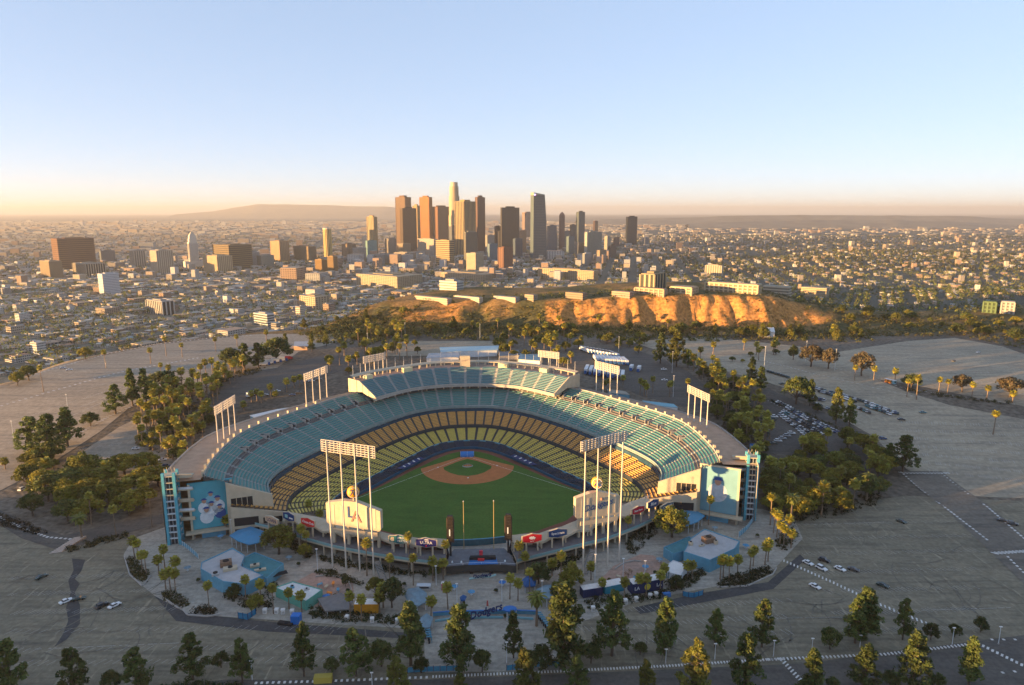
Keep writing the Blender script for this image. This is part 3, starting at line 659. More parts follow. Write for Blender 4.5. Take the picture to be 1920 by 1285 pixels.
# end walls of the decks, dark slabs put on for the shade inside openings
for sg in (-1, 1):
    te = 0.0 if sg < 0 else 1.0
    f, bk = cR(te), cB(te); A, Bp = L(*f), L(*bk); d = (Bp-A).normalized(); n_ = Vector((d.y, -d.x, 0)); n_ = n_ if n_.y < 0 else -n_
    Bend, Bp = Bp, A.lerp(Bp, .66)
    b = MB(HOME)
    b.slab([Bp-n_*5+Vector((0, 0, -.5)), Bend-n_*5+Vector((0, 0, -.5)), Bend-n_*5+Vector((0, 0, 33.4)), Bp-n_*5+Vector((0, 0, 28.5))], n_, .5); b.build('inner_wall', CONCD, STAD)
    b = MB(HOME)
    b.slab([A-d*2+Vector((0, 0, -.5)), Bp+d*.3+Vector((0, 0, -.5)), Bp+d*.3+Vector((0, 0, 29.3)), A-d*1+Vector((0, 0, 19.9))], n_, 1.2)
    W = b.build('end_wall', CREAM, STAD)
    ln = (Bp-A).length
    for (x0, x1, z0, z1) in ((.5, .95, 1.0, 6.0), (.5, .95, 8.0, 11.5), (.42, .92, 15.5, 20.5)):
        b = MB(HOME); p0, p1 = A.lerp(Bp, x0)+n_*1.2, A.lerp(Bp, x1)+n_*1.2
        b.slab([p0+Vector((0, 0, z0)), p1+Vector((0, 0, z0)), p1+Vector((0, 0, z1)), p0+Vector((0, 0, z1))], n_, .06); o = b.build('opening_shade', DARK, W)
        if x1-x0 > .15:
            for k in range(1, 4):
                c = p0.lerp(p1, k/4)+n_*.1; bb = MB(HOME); bb.tube(c+Vector((0, 0, z0)), c+Vector((0, 0, z1)), .14, n=4); bb.build('mullion', CREAM, W)
    # loge end block and low wall below it
    f2, b2 = cO(te), cOb(te); A2, B2 = L(*f2), L(*b2)
    b = MB(HOME); b.slab([A2+Vector((0, 0, -.5)), B2+Vector((0, 0, -.5)), B2+Vector((0, 0, 16.8)), A2+Vector((0, 0, 11.0))], n_, .8); LW = b.build('loge_end_wall', CREAM, STAD)
    for (x0, x1, z0, z1) in ((.06, .44, .6, 4.6), (.52, .95, .6, 4.6), (.1, .44, 6.2, 9.4), (.52, .95, 6.2, 10.6)):
        p0, p1 = A2.lerp(B2, x0)+n_*.8, A2.lerp(B2, x1)+n_*.8; b = MB(HOME); b.slab([p0+Vector((0, 0, z0)), p1+Vector((0, 0, z0)), p1+Vector((0, 0, z1)), p0+Vector((0, 0, z1))], n_, .06); b.build('opening_shade', DARK, LW)
    f3 = cY(te); A3 = L(*f3)
    b = MB(HOME); b.slab([A3+Vector((0, 0, -.3)), A2+Vector((0, 0, -.3)), A2+Vector((0, 0, 9.4)), A3+Vector((0, 0, 3.3))], n_, .6); b.build('field_end_wall', CONC, STAD)
# top deck: end walls, soffit, rear walkway, roof rim, posts and cabins
for sg in (-1, 1):
    te = 0.0 if sg < 0 else 1.0; A, Bp = L(*cTF(te)), L(*cTB(te)); d = (Bp-A).normalized(); out = Vector((d.y, -d.x, 0)); out = out if out.x*sg > 0 else -out
    b = MB(HOME); b.slab([A-d*.5+Vector((0, 0, 31.4)), A-d*.5+Vector((0, 0, 34.2)), Bp+Vector((0, 0, 43.4)), Bp+d*13+Vector((0, 0, 43.4)), Bp+d*13+Vector((0, 0, 33)), Bp-d*3+Vector((0, 0, 35.5))], out, .9); b.build('top_deck_end_wall', CREAM, STAD)
b = MB(HOME); n_ = 60; prev = None
for i in range(n_+1):
    t = i/n_; p, q = P3(cTF, t, 31.6), P3(cTB, t, 38.5)
    if prev: b.quad(prev[0], prev[1], q, p)
    prev = (p, q)
b.build('top_deck_soffit', CONC, STAD)
def tbo(t, o, z):
    e = 2e-3; a, c = cTB(max(0, t-e)), cTB(min(1, t+e)); d = math.hypot(c[0]-a[0], c[1]-a[1]); u, v = cTB(t); return L(u+(c[1]-a[1])/d*o, v-(c[0]-a[0])/d*o, z)
def band(o0, z0, o1, z1, n=60, t0=0, t1=1):
    b = MB(HOME)
    for i in range(n):
        a, c = t0+(t1-t0)*i/n, t0+(t1-t0)*(i+1)/n; b.quad(tbo(a, o0, z0), tbo(c, o0, z0), tbo(c, o1, z1), tbo(a, o1, z1))
    return b
band(0, 42.0, 11, 42.0).build('rear_walkway', mat('walkway_pink', (.36, .25, .20), .9, .15, .3), STAD)
band(11, 42, 11, 33.0).build('rear_wall', CREAM, STAD)
b = band(7, 45.2, 11.4, 45.8); b2 = band(7, 45.2, 7, 44.7); b.add([Vector(v)+HOME for v in b2.v], b2.f); b.build('roof_rim', CREAM, STAD)
for i in range(30):
    t = .01+.98*i/29; b = MB(HOME); p = tbo(t, 7.6, 42); b.box(p, (.9, .9, 3.2), 0); b.build('roof_post', CREAM, STAD)
for t, wd, hh in ((.06, 6, 3.2), (.245, 7.5, 3.4), (.665, 7.5, 3.6), (.86, 6.5, 3.4)):
    p = tbo(t, 3, 42); q = tbo(t+.01, 3, 42); a = math.atan2(q.y-p.y, q.x-p.x); b = MB(HOME); b.box(p, (wd, 4, hh), a); o = b.build('vending_cabin', mat('cabin_cream', (.66, .58, .34), .7, .08, .4), STAD)
p = tbo(.5, 3.5, 42); b = MB(HOME); b.box(p, (8.2, 5, 9.2), AX); LB = b.build('elevator_block', CREAM, STAD)
lettering('Dodgers', 1.7, p+Vector((.1, -2.55, 5.8)), UD+(0,), (0, 0, 1), mat('faded_letter', (.45, .35, .3), .7), STAD, .3, .03, tilt=.2)
# under-deck columns
for i in range(24):
    t = .02+.96*i/23; a, c = cTF(t), cTB(t); p = L(a[0]+(c[0]-a[0])*.35, a[1]+(c[1]-a[1])*.35, 26); b = MB(HOME); b.tube(p, p+Vector((0, 0, 9.6)), .55, n=6); b.build('deck_column', CREAM, STAD)
# white flag poles on the rim
for i in range(26):
    t = .02+.96*i/25; b = MB(HOME); p = tbo(t, 10.5, 42); b.tube(p, p+Vector((0, 0, 11)), .13, .09, n=5); b.build('flag_pole', WHITE, STAD)
# dugouts
for sg in (-1, 1):
    nm = 'dugout_roof'; b = MB(HOME); t = .5+sg*.17
    for k in range(5):
        ta, tb = t+sg*.02*k/1.0, t+sg*.02*(k+1); pa, pb = cF(ta), cF(tb); ya, yb = cY(ta), cY(tb)
        f = lambda p, y, s, z: L(p[0]+(y[0]-p[0])*s, p[1]+(y[1]-p[1])*s, z)
        b.quad(f(pa, ya, -.15, 2.6), f(pb, yb, -.15, 2.6), f(pb, yb, .4, 3.2), f(pa, ya, .4, 3.2))
    D = b.build(nm, NAVY, STAD)
    for k in range(4):
        tt = t+sg*.022*(k+.7); p = cF(tt); y = cY(tt); b = MB(HOME); b.box(f(p, y, .15, 3.0), (2.2, .8, .25), rad(45*sg)); b.build('roof_panel', WHITE, D)
# ================================================================== OUTFIELD PAVILIONS
Z3 = Vector((0, 0, 1))
def pav(name, label, edge, roof_f, roof_b, nb, zdeck=6.0, roofz=(11.8, 9.6)):
    E_ = polyline([U(x, y, zdeck) for x, y in edge], n=nb*2+1); org = E_[nb].copy(); org.z = 0
    S = thing(name, label, 'pavilion', org)
    F_ = polyline([U(x, y, roofz[0]) for x, y in roof_f], n=nb+1); B_ = polyline([U(x, y, roofz[1]) for x, y in roof_b], n=nb+1)
    # deck slab: from the rail inwards to under the roof
    I_ = polyline([Vector((p.x, p.y, zdeck)) for p in F_], n=nb*2+1)
    b = MB(org)
    for i in range(nb*2):
        b.quad(E_[i], E_[i+1], I_[i+1], I_[i]); b.quad(E_[i]-Z3*.9, E_[i+1]-Z3*.9, E_[i+1], E_[i], 1)
        b.quad(I_[i]-Z3*.9, I_[i+1]-Z3*.9, E_[i+1]-Z3*.9, E_[i]-Z3*.9, 1)
    b.build('walkway_deck', [mat('deck_grey', (.15, .145, .15), .9, .2, .4), CREAM], S)
    b = MB(org)
    for i in range(nb*2): b.slab([E_[i], E_[i+1], E_[i+1]+Z3*1.3, E_[i]+Z3*1.3], (0, -1, 0), .12)
    b.build('balustrade', mat('glass_rail', (.20, .36, .37), .3, .1, 1.), S)
    # columns under the deck and up to the roof
    for i in range(0, nb*2+1, 2):
        p = E_[i].lerp(I_[i], .06); bb = MB(org); bb.tube((p.x, p.y, -.2), (p.x, p.y, zdeck-.8), .45, n=8); bb.build('column', CREAM, S)
    for i in range(nb+1):
        p = B_[i].lerp(F_[i], .15); bb = MB(org); bb.box((p.x, p.y, zdeck), (.8, .8, roofz[1]-zdeck-.1)); bb.build('roof_column', CREAM, S)
        p = B_[i].lerp(F_[i], .55); bb = MB(org); bb.box((p.x, p.y, zdeck), (.8, .8, roofz[1]-zdeck+.3)); bb.build('roof_column', CREAM, S)
    # lower wall with the under-deck shade put into its colour, and back wall
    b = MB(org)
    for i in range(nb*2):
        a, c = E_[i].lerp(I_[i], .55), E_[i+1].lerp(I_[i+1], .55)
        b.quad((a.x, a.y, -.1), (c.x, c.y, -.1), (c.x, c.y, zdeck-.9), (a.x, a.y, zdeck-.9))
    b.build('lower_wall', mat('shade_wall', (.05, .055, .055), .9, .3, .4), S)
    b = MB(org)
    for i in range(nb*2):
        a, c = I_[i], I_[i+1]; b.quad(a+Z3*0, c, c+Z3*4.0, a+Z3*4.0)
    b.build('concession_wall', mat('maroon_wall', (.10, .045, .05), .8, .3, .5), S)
    for i in range(nb):
        for f_ in (.3, .7):
            a = I_[2*i].lerp(I_[2*i+2], f_); bb = MB(org); d = (I_[2*i+2]-I_[2*i]).normalized(); n_ = Vector((d.y, -d.x, 0)); bb.slab([a-d*1.1+n_*.05, a+d*1.1+n_*.05, a+d*1.1+n_*.05+Z3*2.6, a-d*1.1+n_*.05+Z3*2.6], n_, .1); bb.build('doorway', DARK if R.random() < .5 else CONC, S)
    # folded roof, one plate for every bay
    for i in range(nb):
        a, c, e, f_ = F_[i], F_[i+1], B_[i+1], B_[i]; m1, m2 = a.lerp(c, .5)+Z3*.35, f_.lerp(e, .5)+Z3*.9
        m2 = m2+(m2-m1).normalized()*-.8
        bb = MB(org)
        for q in ((a, m1, m2, f_), (m1, c, e, m2)):
            bb.quad(*q); bb.quad(*[x-Z3*.5 for x in q][::-1])
        for q in ((f_, m2), (m2, e)): bb.quad(q[0]-Z3*1.1, q[1]-Z3*1.1, q[1], q[0])
        for q in ((a, m1), (m1, c)): bb.quad(q[1]-Z3*.8, q[0]-Z3*.8, q[0], q[1])
        bb.build('roof_plate', CREAM, S)
    # sloping stand in front, facing the field
    b = MB(org)
    for i in range(nb):
        a, c = F_[i], F_[i+1]; ta, tc = a+(a-B_[i]).normalized()*3, c+(c-B_[i+1]).normalized()*3
        b.quad((a.x, a.y, 8), (c.x, c.y, 8), (tc.x, tc.y, 2.5), (ta.x, ta.y, 2.5)); b.quad((ta.x, ta.y, 0), (tc.x, tc.y, 0), (tc.x, tc.y, 2.5), (ta.x, ta.y, 2.5))
    b.build('bleacher', SEATC['navy'], S)
    return S, E_, F_, B_
pav('bleacher_pavilion', 'shaded bleacher pavilion with cream folded roof under the sunlit scoreboard', [(470, 982), (524, 995), (565, 1010), (627, 1027), (673, 1036), (718, 1044), (784, 1054), (834, 1058)], [(535, 960), (560, 963), (592, 969), (655, 985), (720, 1000), (773, 1009), (838, 1011)], [(530, 977), (560, 984), (592, 993), (650, 1006), (712, 1014), (770, 1023), (832, 1026)], 7)
pav('bleacher_pavilion', 'bleacher pavilion with cream folded roof under the pale shaded scoreboard', [(970, 1054), (1000, 1046), (1060, 1031), (1091, 1023), (1138, 1012), (1197, 989), (1231, 972), (1262, 960), (1288, 948)], [(957, 1004), (1016, 1000), (1072, 981), (1120, 962), (1161, 950), (1197, 936), (1232, 925)], [(965, 1022), (1027, 1015), (1072, 1003), (1107, 993), (1160, 973), (1190, 963), (1236, 941)], 7)
# ------------------------------------------------------------------ scoreboards seen from behind
def scoreboard(label, pl, pr_, z0, z1, logo):
    A, B = U(*pl, z0), U(*pr_, z0); d = (B-A).normalized(); n_ = Vector((d.y, -d.x, 0)); ln = (B-A).length; h = z1-z0; org = (A+B)/2; org.z = 0
    S = thing('scoreboard', label, 'scoreboard', org)
    q = lambda u, v: A+d*ln*u+Z3*h*v
    hexa = [q(0, .14), q(.03, .08), q(.97, 0), q(1, .06), q(1, .74), q(.55, 1), q(.32, 1.0), q(0, .86)]
    b = MB(org); b.slab([p-n_*2.8 for p in hexa], n_, 2.8); b.build('housing', CREAM, S)
    b = MB(org); b.slab([q(u, v)-n_*2.85 for u, v in ((.03, .16), (.97, .1), (.97, .72), (.5, .95), (.03, .84))], -n_, .12); b.build('screen', mat('led_black', (.01, .012, .015), .3), S)
    for u in (.12, .27, .73, .88):
        b = MB(org); b.slab([q(u, .1), q(u+.035, .1), q(u+.035, .82), q(u, .82)], n_, .12); b.build('cladding_rib', mat('cream_rib_panel', (.50, .45, .36), .8), S)  # upright strips in a second cream tone
    for u in (.1, .38, .66, .94):
        p = q(u, 0); bb = MB(org); bb.box((p.x-n_.x*1.4, p.y-n_.y*1.4, -.1), (1.3, 1.3, z0+.6), math.atan2(d.y, d.x)); bb.build('support_leg', CREAM, S)
    b = MB(org); b.slab([q(.1, -.08)-Z3*1.6+n_*.3, q(.95, -.08)-Z3*1.6+n_*.3, q(.95, -.08)+n_*.3+Z3*.6, q(.1, -.08)+n_*.3+Z3*.6], n_, .5); b.build('lower_beam', CREAM, S)
    c = q(.5, .52)+n_*.14
    BL = mat('logo_blue', (.03, .07, .20), .6); BR = mat('logo_brown', (.30, .16, .12), .6)
    if logo == 'LA':
        lettering('L', 8.2, c-d*1.2+Z3*.9, d, Z3, BL, S, 0, .08, .02); lettering('A', 8.2, c+d*1.6-Z3*1.1, d, Z3, BR, S, 0, .1, .02)
    else:
        lettering('Dodgers', 4.6, c-Z3*.4, d, Z3, BL, S, .35, .08, .03, tilt=.16)
        b = MB(org); b.slab([c-d*5-Z3*2.6, c+d*5.5-Z3*.9, c+d*5.5-Z3*.6, c-d*4.6-Z3*2.2], n_, .1); b.build('underline', BL, S)
        b = MB(org); b.ball(c+d*2.0+Z3*2.6, .8, 8, 6); b.build('flying_ball', BR, S)
    # round fuel-brand ball above
    top = q(.5, 1.0)-n_*1.4; bb = MB(org); bb.tube(top-Z3*.5, top+Z3*2.0, .35); bb.build('ball_post', CREAM, S)
    c2 = top+Z3*4.4; bb = MB(org); bb.ball(c2, 3.0, 16, 10); bb.build('sign_ball', YEL, S, True)
    vd = Vector((-c2.x, -c2.y, 60)).normalized(); rt = Vector((0, 0, 1)).cross(vd).normalized(); up = vd.cross(rt)
    bb = MB(org); k = 20
    for i in range(k):
        a0, a1 = 2*math.pi*i/k, 2*math.pi*(i+1)/k; f = lambda a, r: c2+vd*2.3+(rt*math.cos(a)+up*math.sin(a))*r
        bb.quad(f(a0, 2.25), f(a1, 2.25), f(a1, 2.5), f(a0, 2.5))
    bb.build('white_ring', WHITE, S)
    lettering('76', 3.9, c2+vd*3.05, rt, up, BL, S, .15, .05, .06)
    return S
scoreboard('sunlit cream scoreboard back with large interlocked initials and orange ball on top', (613, 986), (714, 997), 15.0, 28.8, 'LA')
scoreboard('pale shaded scoreboard back with blue script and orange ball on top', (1079, 977), (1161, 965), 15.5, 29.0, 'Dodgers')
# ------------------------------------------------------------------ floodlight towers
LAMP = mat('lamp_glass', (.42, .40, .38), .3, .2, 3)
def floodlight(label, a, b_, z, tops, bots, np_=4, over=2.2, rows=4, back=True):
    A, B = U(*a, z), U(*b_, z); d = (B-A).normalized(); d.z = 0; n_ = Vector((d.y, -d.x, 0)); org = (A+B)/2
    S = thing('floodlight_tower', label, 'floodlight', org, group='floodlight towers round the stadium')
    H1 = (height_to(A, tops[0])+height_to(B, tops[1]))/2; H0 = (height_to(A, bots[0])+height_to(B, bots[1]))/2
    POLE = mat('pale_steel', (.60, .54, .45), .6, .06, 1.)
    for i in range(np_):
        p = A.lerp(B, i/(np_-1)); m = MB(org); m.tube(p-Z3*.5, p+Z3*H1, .42 if H1 > 45 else .38, .28, n=8); m.build('pole', POLE, S)
    tohome = (HOME-org); tohome.z = 0; tohome.normalize(); s = 1 if n_.dot(tohome) > 0 else -1; nn = n_*s
    ln = (B-A).length+2*over; st = A-d*over; nc = 14
    m = MB(org)
    for r in range(rows+1):
        zz = H0+(H1-H0)*r/rows; m.tube(st+Z3*zz+nn*.3, st+d*ln+Z3*zz+nn*.3, .16, n=4)
    for i in range(9):
        q = st+d*ln*i/8+nn*.3; m.tube(q+Z3*H0, q+Z3*H1, .13, n=4)
    m.build('frame', POLE, S)
    for r in range(rows):
        zz = H0+(H1-H0)*(r+.5)/rows; m = MB(org); hh = (H1-H0)/rows*.36
        for c in range(nc):
            q = st+d*ln*(c+.5)/nc+Z3*zz; m.tube(q-nn*.35, q+nn*.75, hh*.75, hh, n=7)
        m.build('lamp_row', LAMP, S, kind='stuff')
    return S
floodlight('tallest sunlit floodlight tower standing over the cream scoreboard with initials', (624, 1062), (701, 1078), 0, (826, 837), (847, 859), 4, 3.0, 5)
floodlight('tall floodlight tower standing over the pale scoreboard with script', (1093, 1078), (1161, 1052), 0, (824, 812), (843, 831), 4, 2.6, 5)
floodlight('floodlight tower on the tan ring beside the palm grove', (409.4, 831.5), (442, 808.6), 32.4, (761, 742), (779, 757), 4, 1.8)
floodlight('floodlight tower on the shaded stand rim next to the cream deck end', (575, 763), (613.6, 746), 32.4, (698, 688), (712, 702), 4, 1.6)
floodlight('floodlight tower behind the shaded side of the top deck', (686, 706), (719, 699), 40, (667, 663), (680, 676), 3, 2.0)
floodlight('floodlight tower behind the top deck near the white trailers', (1013.5, 695), (1044, 699), 40, (657, 661), (668, 674), 3, 2.0)
floodlight('floodlight tower on the sunlit stand rim by the white trailers', (1118, 731), (1157, 742), 32.4, (678, 686), (692, 701), 4, 1.6)
floodlight('floodlight tower on the sunlit stand rim before the palm hillside', (1290, 784), (1325, 803), 32.4, (722, 740), (735, 754), 4, 1.8)
# ------------------------------------------------------------------ hexagonal advertising signs on posts
def hexsign(label, c, z, wd, hh, ang, field, posts=True, rim=CREAM):
    p = U(*c, z); p = p+Vector((-p.x, -p.y, CAMZ-p.z)).normalized()*4; z = p.z; d = Vector((math.cos(ang), math.sin(ang), 0)); n_ = Vector((d.y, -d.x, 0)); org = Vector((p.x, p.y, 6.0))
    S = thing('hexagonal_sign', label, 'sign', org, group='hexagonal signs of the outfield pavilions')
    sh = lambda k: [p+d*wd*.5*k*u+Z3*hh*.5*k*v for u, v in ((-1, -.62), (-1, .62), (-.45, .8), (0, 1), (.45, .8), (1, .62), (1, -.62), (.45, -.8), (0, -1), (-.45, -.8))]
    b = MB(org); b.slab([q-n_*.8 for q in sh(1)], n_, .8); b.build('sign_box', rim, S)
    b = MB(org); b.slab([q for q in sh(.92)], n_, .06); b.build('sign_face', field, S)
    for u in (-.28, .28):
        q = p+d*wd*u-n_*.4; b = MB(org); b.box((q.x, q.y, 5.2), (.7, .7, z-hh*.3-5.2), ang); b.build('post', CREAM, S)
    return S, p+n_*.08, d
S, c, d = hexsign('white hexagonal sign with orange lettering beside the blue canopy', (509, 976), 10.0, 10, 4.4, rad(-32), mat('sign_peach', (.55, .36, .22), .6)); lettering('LOAN', 2.6, c, d, Z3, NAVY, S, 0, .04, .03)
S, c, d = hexsign('dark hexagonal sign with pale teal mark next to the red sign', (541, 969), 11.5, 8.5, 5.2, rad(-30), SIGNBLUE); b = MB(S.location); b.slab([c-d*2.6-Z3*.9, c-d*.6-Z3*.9, c-d*.6+Z3*.9, c-d*2.6+Z3*.9], (d.y, -d.x, 0), .04); b.build('teal_mark', mat('mark_teal', (.25, .5, .5), .5), S); b = MB(S.location); b.slab([c+d*.4-Z3*.9, c+d*3-Z3*.9, c+d*3-Z3*.2, c+d*.4-Z3*.2], (d.y, -d.x, 0), .04); b.build('white_mark', WHITE, S)
S, c, d = hexsign('bright red hexagonal sign with flowing white script', (577, 980), 11.5, 9.5, 5.2, rad(-28), RED); lettering('Coca-Cola', 1.75, c, d, Z3, WHITE, S, .4, .04, .04, tilt=-.05)
S, c, d = hexsign('teal hexagonal sign with round orange emblem by the yellow palm', (749, 1012), 11, 11, 4.6, rad(-10), mat('sign_teal', (.02, .14, .16), .5)); lettering('SPRING\nWATER', 1.5, c+d*1.4, d, Z3, WHITE, S, 0, .04, .02); b = MB(S.location); b.tube(c-d*3.4+Vector((0, .1, 0)), c-d*3.4-Vector((0, .1, 0)), 1.1, n=14); b.build('round_emblem', mat('emblem', (.7, .55, .35), .5, .4, 1.2), S)
S, c, d = hexsign('navy hexagonal sign reading ULTRA beside the black stage', (799, 1018), 11, 10.5, 5.0, rad(-6), mat('sign_deep_blue', (.02, .02, .14), .5)); lettering('ULTRA', 1.9, c, d, Z3, WHITE, S, 0, .04, .03); b = MB(S.location); b.slab([c-Z3*1.9-d*.5, c-Z3*1.9+d*.5, c-Z3*1.1+d*.15, c-Z3*1.1-d*.15], (d.y, -d.x, 0), .04); b.build('red_ribbon', RED, S); b = MB(S.location); b.slab([c+Z3*1.3-d*1.3, c+Z3*1.3+d*1.3, c+Z3*1.7+d*1.0, c+Z3*1.7-d*1.0], (d.y, -d.x, 0), .04); b.build('top_line', WHITE, S)
S, c, d = hexsign('red hexagonal sign with white diamond on the pavilion near the stage', (998, 1010), 11, 10, 5.0, rad(14), mat('sign_crimson', (.50, .015, .03), .5))
nn_ = (d.y, -d.x, 0)
for k in range(3):
    q = c+d*(-.75+.75*k)+Z3*.3; b = MB(S.location); b.slab([q-Z3*.9+d*.35, q+d*.85+Z3*.05, q+Z3*.9-d*.35, q-d*.85-Z3*.05][:4], nn_, .04+.004*k); b.build('diamond_stripe', WHITE, S)
lettering('BANK', .7, c-Z3*1.4, d, Z3, WHITE, S, 0, .04)
S, c, d = hexsign('dark navy hexagonal sign reading Spectrum below the pale scoreboard', (1046, 1000), 11.5, 10, 4.8, rad(16), SIGNBLUE); lettering('Spectrum', 1.7, c, d, Z3, WHITE, S, 0, .04, .03)
S, c, d = hexsign('crimson hexagonal sign with one white line of lettering', (1197, 957), 11.5, 9, 4.6, rad(34), mat('sign_crimson2', (.46, .02, .04), .5), rim=CREAM); lettering('State Farm', 1.35, c, d, Z3, WHITE, S, 0, .04, .03)
S, c, d = hexsign('navy and blue hexagonal sign left of the wide grey sign', (1225, 945), 12.0, 8.5, 5.0, rad(36), SIGNBLUE); lettering('Blue', 2.4, c, d, Z3, WHITE, S, .2, .04, .03); 
S, c, d = hexsign('wide grey-blue hexagonal sign next to the painted end wall', (1251, 950), 9.5, 10.5, 4.2, rad(38), mat('sign_slate', (.07, .12, .16), .5)); lettering('SECURITY', 1.6, c, d, Z3, WHITE, S, .1, .04, .03)
# ------------------------------------------------------------------ painted end banners, stair towers and their bridges
def panel(px_bl, px_br, z0, top_l, top_r):
    A, B = U(*px_bl, z0), U(*px_br, z0); d = (B-A).normalized(); n_ = Vector((d.y, -d.x, 0)); h = (height_to(A, top_l)+height_to(B, top_r))/2
    return A, B, d, n_, h
def figure(S, c, d, n_, k, shirt, cap, skin, name):
    """flat printed figure: shoulders, head and cap"""
    def ell(cx, cz, rx, rz, off, m, nm, lo=0, hi=360):
        b = MB(S.location); b.slab([c+d*(cx+rx*math.cos(rad(a)))*k+Z3*(cz+rz*math.sin(rad(a)))*k+n_*off for a in range(lo, hi+1, 24)], n_, .02); b.build(nm, m, S)
    ell(0, -1.5, 1.5, 1.6, .03, shirt, name+'_shirt', 0, 336); ell(0, .35, .52, .68, .055, skin, name+'_face', 0, 336); ell(0, .62, .62, .5, .08, cap, name+'_cap', 0, 180); 
    b = MB(S.location); b.slab([c+d*k*x+Z3*k*z+n_*.1 for x, z in ((-.8, .55), (.8, .55), (.7, .72), (-.7, .72))], n_, .02); b.build(name+'_brim', cap, S)
SKIN = mat('print_skin', (.42, .24, .16), .7); PW = mat('print_white', (.62, .66, .68), .7, .1, 1.); PB = mat('print_blue', (.02, .07, .25), .7); PS = mat('print_sky', (.20, .42, .50), .7)
def banner(label, args, mcol, side, figs):
    A, B, d, n_, h = args; org = (A+B)/2; org.z = 0; z0 = A.z
    S = thing('painted_banner_wall', label, 'banner', org); ln = (B-A).length
    b = MB(org); b.slab([A-n_*.6, B-n_*.6, B-n_*.6+Z3*h, A-n_*.6+Z3*h], n_, .6); b.build('banner_sheet', mcol, S)
    for k, p in ((0, A-d*.5), (1, B+d*.5)):
        b = MB(org); b.box((p.x, p.y, -.2), (1.0, 1.4, z0+h+.6), math.atan2(d.y, d.x)); b.build('side_post', CREAM, S)
    b = MB(org); b.box((org.x-n_.x*.3, org.y-n_.y*.3, z0+h+.02), (ln+2.4, 1.2, .8), math.atan2(d.y, d.x)); b.build('top_rail', mcol if side < 0 else CREAM, S)
    b = MB(org); b.box((org.x+n_.x*1.4, org.y+n_.y*1.4, z0-1.3), (ln+7, 3.6, 1.0), math.atan2(d.y, d.x)); b.build('lower_ledge', CREAM, S)
    b = MB(org); b.box((org.x, org.y, -.1), (ln*.6, 1.5, z0-1.2), math.atan2(d.y, d.x)); b.build('base_wall', TEALW, S)
    for k, (u, v, sz, sh, cp_) in enumerate(figs):
        figure(S, A.lerp(B, u)+Z3*h*v, d, n_, sz, sh, cp_, SKIN, 'figure')
    return S, A, B, d, n_, h
TQ = mat('banner_turquoise', (.07, .33, .40), .6, .14, .12)
TQ2 = mat('banner_pale_blue', (.15, .31, .37), .6, .14, .12)
banner('turquoise banner wall with a printed group of six ballplayers in blue caps', panel((363, 994), (437, 983), 5.0, 911, 899), TQ, -1,
       [(.50, .72, 1.9, PS, PB), (.32, .58, 2.0, PW, PB), (.66, .60, 2.2, PW, PB), (.50, .50, 2.0, PW, PB), (.36, .38, 2.2, PW, PB), (.70, .42, 1.9, PB, PB)])
Sb, A, B, d, n_, h = banner('pale blue banner wall with one printed ballplayer in cap, half in sunlight', panel((1312, 955), (1380, 967), 5.0, 874, 880), TQ2, 1, [(.46, .64, 3.4, mat('print_grey_white', (.42, .46, .5), .7, .2, .6), PB)])
def stair_tower(label, px, py, top, wd, rz, lit):
    p = U(px, py, 0); H = height_to(p, top); S = thing('stair_tower', label, 'tower', p, rz, 'stair towers at the ends of the stands')
    TC = mat('tower_turquoise', (.09, .36, .45), .6, .1, .5)
    for sx in (-1, 1):
        for sy in (-1, 1): MB().box((sx*wd*.42, sy*wd*.42, 0), (wd*.2, wd*.2, H)).build('corner_post', TC, S)
    MB().box((0, 0, .1), (wd*.62, wd*.62, H-2.5)).build('lift_shaft', GLASS, S)
    nf = 11
    for k in range(1, nf+1):
        b = MB(); zz = H*k/(nf+.6); b.box((0, 0, zz), (wd*.98, wd*.98, .42)); b.build('landing', CREAM if k > 7 else PW, S)  # upper landings and top rail in cream: sunlit tower top put into the colour
        for sx in (-.5, 0, .5): MB().tube((wd*sx*.5, -wd*.36, zz-H/(nf+.6)+.45), (wd*sx*.5, -wd*.36, zz), .09, n=4).build('baluster', PW, S)
    for k in range(8):
        a = k*math.pi/4; MB().tube((wd*.4*math.cos(a), wd*.4*math.sin(a), H), (wd*.4*math.cos(a), wd*.4*math.sin(a), H+1.5), .08, n=4).build('top_rail_post', CREAM, S)
    return S, p, H
for lab, x, y, tp, rz, toward in (('turquoise stair tower beside the banner of six players', 331, 1017, 884, rad(10), A), ('turquoise stair tower beside the banner of one player, top in sunlight', 1403, 972, 850, rad(-8), B)):
    S, p, H = stair_tower(lab, x, y, tp, 6.2, rz, 0)
    sg = 1 if x < 900 else -1
    for k, zz in enumerate((H*.30, H*.42, H*.56, H*.72, H*.90)):
        b = MB(); b.box((sg*6.2, 3.0, zz-.4), (7.0, 4.4, .7)); b.build('bridge', CREAM, S)
        b = MB(); b.box((sg*6.2, .9, zz+.3), (7.0, .2, 1.2)); b.build('bridge_rail', PW if k % 2 else CREAM, S)
